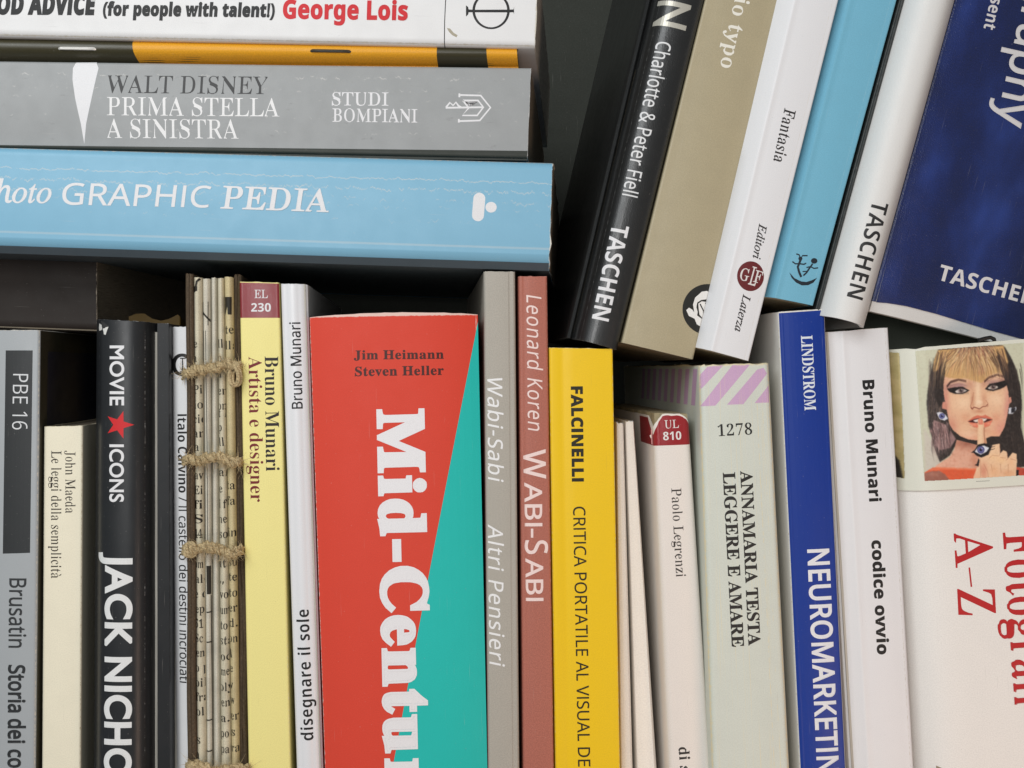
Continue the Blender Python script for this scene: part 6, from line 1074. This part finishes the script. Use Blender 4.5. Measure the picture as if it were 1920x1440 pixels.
for a in ((840, 1000, 50, 260, (208, 128, 116), .75), (920, 1300, 80, 130, (206, 132, 112), .7), (1640, 1050, 55, 260, (210, 136, 126), .75), (1560, 1330, 110, 130, (222, 142, 126), .65), (1150, LO + 140, 160, 50, (222, 144, 116), .7),
          (1080, 985, 130, 90, (248, 212, 176), .8), (1490, 950, 100, 80, (248, 210, 174), .8), (1255, 840, 32, 170, (250, 218, 182), .8), (1185, 960, 28, 110, (190, 124, 94), .6), (1335, 950, 30, 90, (204, 138, 106), .55), (1270, 985, 40, 34, (252, 222, 190), .8),
          (1270, 1098, 70, 26, (196, 124, 94), .6), (1285, 1345, 110, 28, (196, 122, 94), .5), (1130, 1400, 90, 60, (246, 208, 176), .6), (1450, 1390, 70, 50, (236, 172, 134), .5), (1100, 1180, 60, 60, (222, 152, 118), .5), (1480, 1180, 60, 60, (224, 150, 120), .5)):
    blob(*a, within=fm)
for e in ([(805, 985), (842, 975), (864, 1080), (800, 1064)], [(1648, 925), (1676, 916), (1684, 980), (1652, 1008)]): fill(e, (216, 146, 126), 5)
for a in ((1010, 775, 130, 46, (170, 128, 128), .9), (1465, 740, 120, 46, (172, 130, 124), .9), (900, 800, 50, 40, (150, 104, 104), .6), (1570, 720, 50, 50, (136, 92, 86), .6), (1060, 900, 110, 26, (240, 196, 156), .6), (1440, 866, 90, 22, (240, 192, 150), .6), (1150, 760, 40, 60, (206, 148, 118), .6), (1330, 740, 36, 60, (206, 146, 116), .6)): blob(*a, within=fm)
dk = (34, 30, 30)
fill([(858, 812), (960, 793), (1060, 786), (1148, 834), (1112, 858), (1060, 876), (970, 880), (900, 856)], dk, 6); fill([(1343, 818), (1400, 750), (1500, 732), (1600, 706), (1660, 730), (1592, 792), (1540, 815), (1450, 842), (1385, 832)], dk, 6)
fill([(962, 848), (1000, 822), (1045, 812), (1118, 834), (1060, 864), (985, 867)], (230, 218, 208), 5); fill([(1376, 808), (1428, 770), (1500, 778), (1510, 800), (1450, 826)], (232, 220, 208), 5)
for cx, cy in ((1042, 836), (1450, 790)):
    blob(cx, cy, 30, 28, (84, 64, 62), 1); blob(cx, cy, 30, 28, (84, 64, 62), .8); blob(cx, cy, 12, 12, (24, 20, 22), 1); blob(cx + 8, cy - 9, 6, 6, (230, 226, 220), .9)
for i in range(14): x = 940 + i * 15; line([(x, 872 - abs(i - 7) * 1.5), (x - 6, 890)], 4, 1, dk, .8); x = 1375 + i * 13; line([(x, 838 - i * 2), (x + 2, 858 - i * 2)], 4, 1, dk, .7)
for q in ([(862, 780), (910, 722), (1010, 692), (1104, 712)], [(1338, 714), (1392, 666), (1500, 630), (1574, 652)]):
    for k in range(5): line([(x + rg.uniform(-3, 3), y + k * 6 - 8) for x, y in q], 10, 5, (70, 44, 40), .75)
for a, b in (((905, 772), (1120, 776)), ((1372, 722), (1560, 690))): line([a, ((a[0] + b[0]) / 2, min(a[1], b[1]) - 26), b], 5, 3, (120, 78, 76), .7)
line([(1168, 1052), (1182, 1072), (1204, 1046), (1250, 1060), (1272, 1070), (1318, 1040), (1362, 1034), (1376, 1010)], 12, 8, (126, 58, 46), .9); line([(1200, 860), (1184, 960), (1160, 1030), (1170, 1064)], 6, 9, (168, 102, 80), .7); line([(1356, 960), (1384, 1000), (1380, 1044)], 5, 8, (160, 94, 74), .7)
fill([(1120, 1230), (1200, 1170), (1250, 1148), (1300, 1160), (1350, 1144), (1448, 1198), (1380, 1204), (1300, 1190), (1200, 1222)], (218, 118, 94), 6); fill([(1125, 1232), (1210, 1198), (1300, 1182), (1444, 1205), (1350, 1244), (1200, 1250)], (70, 32, 30), 5)
fill([(1190, 1217), (1290, 1188), (1374, 1194), (1346, 1224), (1225, 1236)], (236, 226, 216), 5); fill([(1135, 1238), (1240, 1252), (1340, 1246), (1442, 1212), (1405, 1282), (1300, 1318), (1200, 1298)], (228, 124, 98), 7); blob(1200, 1272, 40, 14, (246, 168, 138), .8); blob(1390, 1256, 30, 14, (246, 166, 136), .7); line([(1150, 1272), (1215, 1308), (1300, 1322), (1390, 1294)], 4, 4, (150, 82, 66), .6)
fill([(752, 318), (1580, 262), (1640, 470), (1590, 640), (1530, 600), (1400, 645), (1300, 740), (1215, 715), (1100, 684), (950, 684), (860, 668), (815, 650), (786, 560), (690, 600), (700, 460)], (212, 168, 112), 14)
fill([(930, 292), (1460, 266), (1400, 400), (1000, 410)], (136, 100, 88), 40, .9); fill([(1230, 330), (1330, 330), (1340, 620), (1250, 640)], (196, 130, 108), 50, .6)
tn = [(66, 48, 42), (116, 82, 60), (242, 214, 156), (232, 194, 132), (160, 116, 78), (250, 226, 176), (190, 140, 96), (206, 144, 118)]
for i in range(620):
    k = rg.rand(); x0 = 790 + 780 * (k * .66 + .17) + rg.uniform(-40, 40); y0 = 270 + rg.uniform(0, 180); x1 = 740 + 870 * k + rg.uniform(-25, 25); y1 = min(y0 + rg.uniform(150, 390), 655 + 95 * np.exp(-((x1 - 1260) / 150) ** 2) + rg.uniform(-40, 22))
    if y1 > y0 + 30: line([(x0, y0), ((x0 + x1) / 2 + (x1 - x0) * .18, (y0 + y1) / 2), (x1, y1)], rg.uniform(3, 8), 1.5, tn[rg.randint(8)], rg.uniform(.35, .85))
fill([(1530, 360), (1660, 540), (1650, 760), (1606, 730), (1560, 600), (1470, 430)], (56, 46, 44), 12, .95); fill([(800, 470), (846, 470), (834, 640), (818, 760), (806, 1000), (770, 1050), (700, 900), (730, 620)], (46, 40, 38), 10, .95)
for i in range(70): x = rg.uniform(1480, 1640); line([(x - 60, rg.uniform(300, 420)), (x, 520), (x + 20, rg.uniform(560, 700))], 5, 1, [(226, 184, 130), (120, 86, 66), (40, 34, 34), (90, 64, 54)][rg.randint(4)], .7)
for i in range(60): x = rg.uniform(700, 830); line([(x + 40, rg.uniform(330, 440)), (x, 560), (x - 14, rg.uniform(620, 860))], 5, 1, [(232, 196, 140), (110, 80, 66), (44, 38, 36), (160, 120, 96)][rg.randint(4)], .7)
lk = [(700, 1210), (850, 1270), (905, 1440)] + lo((900, 30), (975, 150), (905, 262), (770, 292), (705, 200), (655, 0)) + [(655, 1400)]
fill(lk, (150, 118, 116), 12)
for i in range(190): x = rg.uniform(670, 900); y = rg.uniform(1230, 1530); line([(x, y), (x + rg.uniform(-10, 20), y + 70), (x + rg.uniform(0, 46), y + rg.uniform(120, 220))], 6, 1.5, [(48, 40, 40), (204, 176, 172), (96, 70, 70), (176, 136, 130), (60, 48, 48)][rg.randint(5)], .7)
fing = [(1250, 1215), (1275, 1190), (1310, 1192), (1324, 1220), (1336, 1310), (1334, 1400)] + lo((1345, 60), (1368, 205), (1250, 228), (1244, 80)) + [(1238, 1440), (1256, 1290)]
gm = blur(pmask(fing), 5); lay(gm, (242, 204, 166)); lay(gm * np.clip((XX - 1300) / 60, 0, 1), (206, 138, 102), .7); lay(gm * np.clip((1268 - XX) / 40, 0, 1), (212, 148, 112), .6)
fill([(1258, 1205), (1276, 1190), (1312, 1194), (1320, 1266), (1264, 1266)], (226, 124, 100), 6, .9); blob(1284, 1225, 14, 24, (244, 170, 146), .7); line([(1334, 1310), (1334, 1400), (1346, 1500)], 7, 5, (126, 62, 48), .8)
hand = lo((1270, 380), (1390, 350), (1440, 225), (1530, 208), (1540, 330), (1575, 292), (1622, 310), (1634, 398), (1695, 322), (1745, 338), (1752, 430), (1738, 600), (1742, 634), (1240, 670), (1195, 642), (1240, 520), (1275, 500))
dm = blur(pmask(hand), 5); lay(dm, (240, 200, 162))
for a in ((1480, LO + 250, 40, 50, (250, 210, 170), .6), (1450, LO + 380, 60, 40, (248, 204, 156), .8), (1560, LO + 420, 60, 50, (246, 200, 150), .7), (1680, LO + 450, 40, 60, (240, 186, 142), .6), (1330, LO + 560, 50, 110, (214, 138, 112), .8), (1640, LO + 590, 110, 50, (222, 160, 118), .7), (1230, LO + 620, 40, 50, (236, 178, 146), .6), (1460, LO + 560, 60, 90, (232, 172, 126), .6)): blob(*a, within=dm)
for q in (((1532, 220), (1536, 330), (1528, 362)), ((1628, 320), (1638, 400), (1612, 420)), ((1400, 392), (1440, 356), (1520, 364)), ((1540, 384), (1606, 392)), ((1282, 400), (1294, 540), (1282, 655)), ((1330, 470), (1376, 560), (1392, 655)), ((1670, 402), (1738, 420)), ((1420, 470), (1440, 560)), ((1540, 470), (1550, 580)), ((1640, 470), (1640, 580))): line(lo(*q), 6, 4, (166, 102, 78), .6)
fill(lo((1742, 540), (1776, 545), (1770, 628), (1742, 634)), dk, 4); fill(lo((1262, 395), (1276, 420), (1262, 500), (1215, 480), (1240, 465)), dk, 4)
fill(lo((1166, 325), (1212, 288), (1255, 220), (1340, 202), (1404, 230), (1415, 275), (1370, 354), (1300, 386), (1240, 364), (1200, 325)), (28, 27, 30), 4); line(lo((1400, 262), (1440, 250), (1470, 244)), 8, 4, (28, 27, 30)); line(lo((1400, 290), (1440, 282), (1470, 270)), 8, 4, (28, 27, 30))
fill(lo((1214, 310), (1260, 248), (1330, 232), (1398, 262), (1360, 314), (1290, 348)), (224, 226, 236), 4)
def eye(cx, cy, r):
    d = np.hypot(XX - cx, YY - cy); s = lambda q: np.clip((q - d) / 6 + .5, 0, 1)
    lay(s(r), (62, 62, 112)); lay(s(r * .78), (112, 114, 166)); lay(s(r * .52), (70, 72, 126)); lay(s(r * .3), (22, 22, 34)); blob(cx + r * .25, cy - r * .3, r * .14, r * .14, (236, 236, 242), 1)
eye(1292, LO + 287, 47)
fill([(733, 1120), (770, 1108), (805, 1116), (848, 1150), (876, 1192), (830, 1218), (770, 1198)], (222, 224, 234), 4); eye(800, 1160, 36)
fill([(1642, 1134), (1650, 1060), (1672, 1050), (1700, 1062), (1744, 1038), (1740, 1080), (1700, 1130)], (214, 216, 224), 4); fill([(1680, 1062), (1735, 1050), (1725, 1110), (1680, 1122)], (40, 40, 46), 5)
lay(np.clip(grain(3), 0, 1), (120, 84, 70), .20); lay(np.clip(-grain(4), 0, 1), (250, 240, 222), .16)
for q in range(3): IMG[..., q] = blur(IMG[..., q], 6)
keep = (pmask(PANEL) + pmask(SIDE)) > .5
def print_sheet(sp, root, off):
    cx, cy = 7, 7; gx = np.linspace(GX0, GX1, cx); gy = np.linspace(GY0, GY1, cy)
    cs = np.array([[sp.inv(1640 + x / 6.857, 610 + y / 6.857) for x in gx] for y in gy])
    fx = (XX - GX0) / (GX1 - GX0) * (cx - 1); fy = (YY - GY0) / (GY1 - GY0) * (cy - 1)
    i = np.clip(fx.astype(int), 0, cx - 2); j = np.clip(fy.astype(int), 0, cy - 2); a = (fx - i)[..., None]; b = (fy - j)[..., None]
    st = (cs[j, i] * (1 - a) + cs[j, i + 1] * a) * (1 - b) + (cs[j + 1, i] * (1 - a) + cs[j + 1, i + 1] * a) * b
    F0 = np.array(sp.front); n = np.interp(st[..., 0], F0[:, 0], F0[:, 1])
    sl = (np.interp(st[..., 0] + .0003, F0[:, 0], F0[:, 1]) - np.interp(st[..., 0] - .0003, F0[:, 0], F0[:, 1])) / .0006
    n = n + off * np.sqrt(1 + np.minimum(sl, 6) ** 2)
    u = st[..., 0:1] / sp.W; v = st[..., 1:2] / sp.L; c = [np.array(q) for q in (sp.c00, sp.c10, sp.c11, sp.c01)]
    P = c[0] * (1 - u) * (1 - v) + c[1] * u * (1 - v) + c[2] * u * v + c[3] * (1 - u) * v + np.array(sp.N) * n[..., None]
    ok = keep & (st[..., 0] > F0[0, 0]) & (st[..., 0] < sp.W - .001)
    full = ok[:-1, :-1] & ok[1:, :-1] & ok[:-1, 1:] & ok[1:, 1:]
    J, I_ = np.nonzero(full); w_ = NX + 1; q = J * w_ + I_
    faces = np.stack([q, q + w_, q + w_ + 1, q + 1], 1); used = np.unique(faces); re = np.zeros(P.shape[0] * P.shape[1], int); re[used] = np.arange(len(used))
    V = P.reshape(-1, 3)[used] - np.array(root.location); Cc = IMG.reshape(-1, 3)[used] / 255
    Cc = np.where(Cc <= .04045, Cc / 12.92, ((Cc + .055) / 1.055) ** 2.4)
    me = bpy.data.meshes.new('printed_portrait'); me.from_pydata(V.tolist(), [], re[faces].tolist())
    at = me.color_attributes.new('ink', 'FLOAT_COLOR', 'POINT'); at.data.foreach_set('color', np.concatenate([Cc, np.ones((len(Cc), 1))], 1).astype(np.float32).ravel())
    N = NT('printed_photo'); x = N.n('ShaderNodeAttribute', attribute_name='ink'); N.l(x.outputs['Color'], N.b.inputs['Base Color'])
    N.b.inputs['Roughness'].default_value = .42; N.b.inputs['Specular IOR Level'].default_value = .35; me.materials.append(N.m)
    me.polygons.foreach_set('use_smooth', [True] * len(me.polygons))
    o = bpy.data.objects.new('printed_portrait', me); C.objects.link(o); o.parent = root
    return o
# ------------------------------------------------------------------ thick white book with picture band
sp = upright((1670, 658), (2040, 628), (1721, 1440), (2091, 1440), .006, .15); sp.round(.0035, .0060, m=26, p=6)
r = root_at(sp, 'hardcover_book', 'thick white book with a printed portrait band and red serif lettering at the right edge')
cover(sp, r, paint('ivory_cover', (232, 229, 224), rough=.55, spec=.3, bscale=24, bump=.2, blotch=.02), th=.0012, nt=24); block(sp, r, PAGES_W, th=.0014, inset=.002)
tb = sp.inv(1800, 914)[1]
cover(sp, r, paint('band_paper', (222, 222, 208), rough=.42, spec=.4, blotch=.02), name='picture_band', th=.0003, nt=16, t0=-.0004, t1=tb, off=.0008, u0=-.03,
      topfn=lambda u: (.0016 * max(0, 1 - abs(u * 1000 - 5.2) / 1.5)) + R.uniform(-.00008, .00008))
print_sheet(sp, r, .00088)
p = Print(sp, .00086)
for i in range(12): p.stroke([(1820 + i * 2.1, 900.6 - i * .12), (1821.2 + i * 2.1, 900.5 - i * .12)], 1.0, INK((90, 86, 80)))
p.build('caption', r)
RD = INK((184, 34, 38))
p = Print(sp)
p.text('A', 'R', (1780, 998), (1784, 1062), 70, RD, bold=.004); p.stroke([(1809, 1061), (1813, 1097)], 3, RD); p.text('Z', 'R', (1786.5, 1101), (1789, 1151), 70, RD, bold=.008)
p.text('Fotografi', 'R', (1871, 996), (1893, 1316), 72, RD, bold=.010)
p.build('title_lettering', r)
Print(sp).poly([(1752, 1433), (1766, 1438), (1960, 1436), (1960, 1500), (1757, 1500)], paint('lower_picture', (150, 134, 112), rough=.5)).build('lower_picture', r)
q = [P3(1834, 638, .002), P3(1846, 634.5, .002), P3(1857, 632.5, .002), P3(1864, 636, .002), P3(1865, 643, .004)]
tube([(q, .00065)], 'ribbon_loop', INK((30, 30, 30)), r)

# ------------------------------------------------------------------ leaning books, upper right
sp = Surf([(1321, -400), (1414, -376), (1157, 656), (1076, 634)], 0.0, .15)
W_ = sp.W; f = [(-.0019, -sp.D), (-.0019, -.0074), (-.0016, -.0068), (-.0006, -.0070), (.0002, -.0082), (.0008, -.0056)]
for i in range(1, 20):
    x = 2 * i / 20 - 1; f.append((.0008 + (W_ - .0008) * i / 20, .0016 * (1 - x * x) - .0046 * abs(min(0, x)) ** 4 - .0012 * max(0, x) ** 6))
f += [(W_, -.0012), (W_, -sp.D)]; sp.set_prof(f)
r = root_at(sp, 'hardcover_book', 'black hardcover leaning over the bright yellow book, white and silver lettering', group=None)
cover(sp, r, paint('black_leather_cover', (32, 33, 33), rough=.36, spec=.6, coat=.2, grain=.1, bscale=22, bump=.5, W=sp.W * 100, L=sp.L * 100, wear=.010, worn=(120, 120, 116), wearamp=.06, blotch=0), th=.0014, nt=30)
block(sp, r, PAGES_W, th=.002, inset=.003)
ed = Print(sp, .00012); ub = min(sp.u, key=lambda x: abs(x + .0060)); t_ = lambda y: sp.inv(1226 - .238 * y, y)[1]
ed.poly([[(ub, t_(120)), (ub + .00035, t_(120)), (ub + .0004, t_(620)), (ub, t_(620))]], INK((150, 140, 116), rough=.4), st=True); ed.build('worn_edge_highlight', r, unroll=True)  # thin pale strip paints a highlight along the worn board edge
lettering(sp, r, 'title_lettering', [('GN', 'G', (1250, -58), (1225.5, 46), 60, dict(bold=.02, track=.04))], INK((196, 192, 180), rough=.35, metallic=.3))
lettering(sp, r, 'author_lettering', [('Charlotte & Peter Fiell', 'N', (1231, 78), (1165.5, 366), 27.5, dict(bold=.004))], INK((222, 222, 222)))
lettering(sp, r, 'publisher_lettering', [('TASCHEN', 'S', (1147.5, 420), (1109, 597), 31.5, dict(bold=.0, track=.01))], WH)

sp = Surf([(1444, -500), (1570, -465), (1300, 674), (1165.5, 642)], 0.001, .16); sp.flat(r=.0007, bulge=.0006)
r = root_at(sp, 'paperback_book', 'leaning beige paperback with a round black and white mark near its foot')
cover(sp, r, paint('beige_cover', (172, 160, 130), rough=.42, spec=.45, grain=.07, bscale=26, bump=.3, W=sp.W * 100, L=sp.L * 100, wear=.010, worn=(204, 194, 170), wearamp=.05, blotch=.09,
      crease_sheen_lines=(('t', 15.2, .2, .015, .6),)), nt=40, topfn=None); block(sp, r, PAGES_G)
lettering(sp, r, 'title_lettering', [('io typo', 'R', (1378, -4), (1349.5, 126), 28.5, dict(bold=.010))], INK((232, 228, 216)))
p = Print(sp); p.disc((1327, 580), 48, 47.5, INK((40, 40, 38)))
zz = lambda *q: [(1000 + x / 4, 330 + y / 4) for x, y in q]
wb = INK((232, 230, 226))
p.poly(zz((1145, 1006), (1166, 988), (1190, 1002), (1206, 1022), (1196, 965), (1212, 912), (1240, 888), (1262, 868), (1300, 862), (1345, 880), (1345, 915), (1296, 925), (1258, 930), (1228, 950), (1222, 985), (1232, 1020), (1228, 1046), (1262, 1070), (1284, 1094), (1300, 1120), (1262, 1134), (1226, 1112), (1208, 1070), (1165, 1050)), wb)
p.poly(zz((1236, 958), (1262, 940), (1300, 945), (1345, 960), (1345, 1060), (1300, 1085), (1272, 1070), (1246, 1040), (1240, 1000)), wb); p.stroke(zz((1250, 960), (1276, 1010), (1285, 1080)), 2.4, INK((40, 40, 38))); p.stroke(zz((1290, 950), (1306, 985), (1345, 1000)), 2.0, INK((40, 40, 38)))
p.build('publisher_mark', r, clip=(0, sp.W - .0003))

sp = Surf([(1537, -330), (1647, -300), (1404, 677), (1309, 651)], -.003, .15); sp.flat(r=.0006, bulge=.0003, bevelL=(.0046, .0042))
r = root_at(sp, 'paperback_book', 'leaning white paperback with italic lettering and a dark red roundel')
cover(sp, r, paint('white_soft_cover', (226, 225, 226), rough=.45, W=sp.W * 100, L=sp.L * 100, wear=.010, worn=(216, 210, 198), wearamp=.03, blotch=.02), nt=30, topfn=None); block(sp, r, PAGES, front=-.0038)
lettering(sp, r, 'title_lettering', [('Fantasia', 'R', (1471, 202.5), (1449.5, 302), 22, dict(bold=.008, shear=.08))], INK((48, 44, 44)))
lettering(sp, r, 'publisher_lettering', [('Editori', 'I', (1423.5, 419), (1410.5, 484), 15.5, dict(bold=.014)), ('Laterza', 'I', (1393.5, 551), (1376.5, 620), 15.5, dict(bold=.014))], INK((50, 46, 46)))
p = Print(sp); p.disc((1407, 518), 25.3, 28, INK((104, 36, 38)))
wq = INK((222, 216, 212)); p.text('G', 'R', (1385.5, 524), (1402, 528), 23, wq, bold=.006); p.text('L', 'R', (1401.5, 533), (1416, 537), 35, wq, bold=.006); p.text('F', 'R', (1411, 528), (1425.5, 532), 23, wq, bold=.006); p.build('publisher_mark', r)

sp = Surf([(1653, -330), (1764, -300), (1525, 573), (1435, 555)], -.001, .15); sp.flat(r=.0007, bulge=.0003, bevelL=(.0034, .0040))
r = root_at(sp, 'paperback_book', 'leaning sky blue paperback with a small black swing mark near its foot')
cover(sp, r, paint('light_blue_cover', (116, 178, 202), rough=.45, W=sp.W * 100, L=sp.L * 100, wear=.008, worn=(150, 194, 208), wearamp=.03, bscale=28, bump=.2, blotch=.06), nt=30); block(sp, r, PAGES, front=-.0036)
p = Print(sp); v = lambda *q: [(1400 + x / 3.692, 330 + y / 3.692) for x, y in q]; DK = INK((34, 42, 50))
p.poly(v((294, 667), (330, 708), (375, 730), (412, 734), (450, 722), (488, 704), (462, 738), (425, 756), (380, 758), (340, 738), (310, 706)), DK)
for q, wd in ((((372, 580), (352, 630), (362, 668), (376, 700)), 4.2), (((315, 592), (335, 608), (365, 608), (395, 612), (410, 604)), 2.6), (((342, 540), (360, 545), (372, 570), (385, 552), (420, 552)), 2.6), (((455, 608), (432, 640), (412, 670), (390, 690)), 3.0), (((412, 634), (440, 628), (465, 640), (494, 636)), 2.4), (((415, 660), (385, 662)), 2.0)): p.stroke(v(*q), wd, DK)
p.disc(v((370, 572))[0], 3.8, 3.8, DK, k=16); p.disc(v((466, 588))[0], 6.2, 5.2, DK, k=20); p.build('publisher_mark', r)

sp = Surf([(1767, -300), (1779, -298), (1537, 584), (1529, 578)], .0004, .12); sp.flat(r=.0006)
r = root_at(sp, 'magazine', 'dark mottled magazine wedged between the leaning sky blue and white books', 'magazine')
cover(sp, r, paint('mottled_cover', (52, 54, 52), rough=.4, grain=.3, bscale=6, blotch=.3, scuff=.5, scuffcol=(140, 142, 134)), nt=10); block(sp, r, PAGES_G)

# white-spined hardcover with navy jacket front
SW = Surf([(1783, -316), (1877, -290), (1626, 614), (1537, 590)], -.002, .05); SW.round(.0042, .0036, m=22, p=2.2)
r = root_at(SW, 'hardcover_book', 'leaning white spined hardcover with a navy front, white capitals on it')
WC = paint('white_cloth', (224, 223, 220), rough=.5, grain=.05, bscale=36, bump=.5, blotch=.02)
cover(SW, r, WC, name='spine', th=.0012, nt=24)
lettering(SW, r, 'publisher_lettering', [('TASCHEN', 'S', (1628.5, 378), (1580, 556.5), 31, dict(bold=-.004, track=.01))], INK((48, 48, 48)))
def panel(quad, ys, th): return Surf(quad, ys, th)
fb = panel([(1876, -290), (2300, -170), (2075, 695), (1634, 583)], [.001, .030, .030, .001], .0035)
W_ = fb.W
bend = lambda s: -.0018 * max(0, 1 - s / .012) ** 2
fb.set_prof([(0, -.0045), (0, -.0018)] + [(.0005 + (W_ - .001) * i / 40, bend(.0005 + (W_ - .001) * i / 40)) for i in range(41)] + [(W_, -.0002), (W_, -.0045)])
def board_foot(s): return .0
cover(fb, r, WC, name='front_board', th=.0030, nt=20)
NJ = paint('navy_jacket', (30, 44, 98), rough=.32, spec=.6, grain=.25, bscale=22, bump=.9, blotch=.2, painted_sheen=((58, 88, 178), (22, 28, 54)))  # bright and dark blues paint the jacket's sheen and its fade
nj = Print(fb, .0003)
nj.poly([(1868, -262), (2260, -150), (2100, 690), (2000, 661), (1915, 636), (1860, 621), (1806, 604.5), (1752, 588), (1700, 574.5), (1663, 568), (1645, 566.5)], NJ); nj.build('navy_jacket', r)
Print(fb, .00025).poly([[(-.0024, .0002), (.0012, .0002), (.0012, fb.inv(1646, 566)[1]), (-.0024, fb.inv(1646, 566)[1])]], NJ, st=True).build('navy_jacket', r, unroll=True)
p = Print(fb, .00036)
p.text('graphy', 'N', (1927, -40), (1865.5, 231), 63, WH, bold=.012); p.build('title_lettering', r)
lettering(fb, r, 'subtitle_lettering', [('present', 'S', (1869, -52), (1843, 53), 22.5)], WH, .00036)
lettering(fb, r, 'publisher_lettering', [('TASCHEN', 'S', (1756, 524), (1936, 574), 29.5, dict(bold=.004, track=.01))], WH, .00036)

# added book shape, set forward of the back wall to lighten the gap
sp = upright((1612, 545), (2010, 560), (1640, 1440), (2030, 1440), .052, .11); sp.flat(r=.002)
r = root_at(sp, 'hardcover_book', 'added grey green book shape lightening the gap under the leaning navy cover')
cover(sp, r, paint('grey_green_filler', (92, 98, 88), rough=.6, spec=.3, bscale=20), nt=8); block(sp, r, PAGES_G)
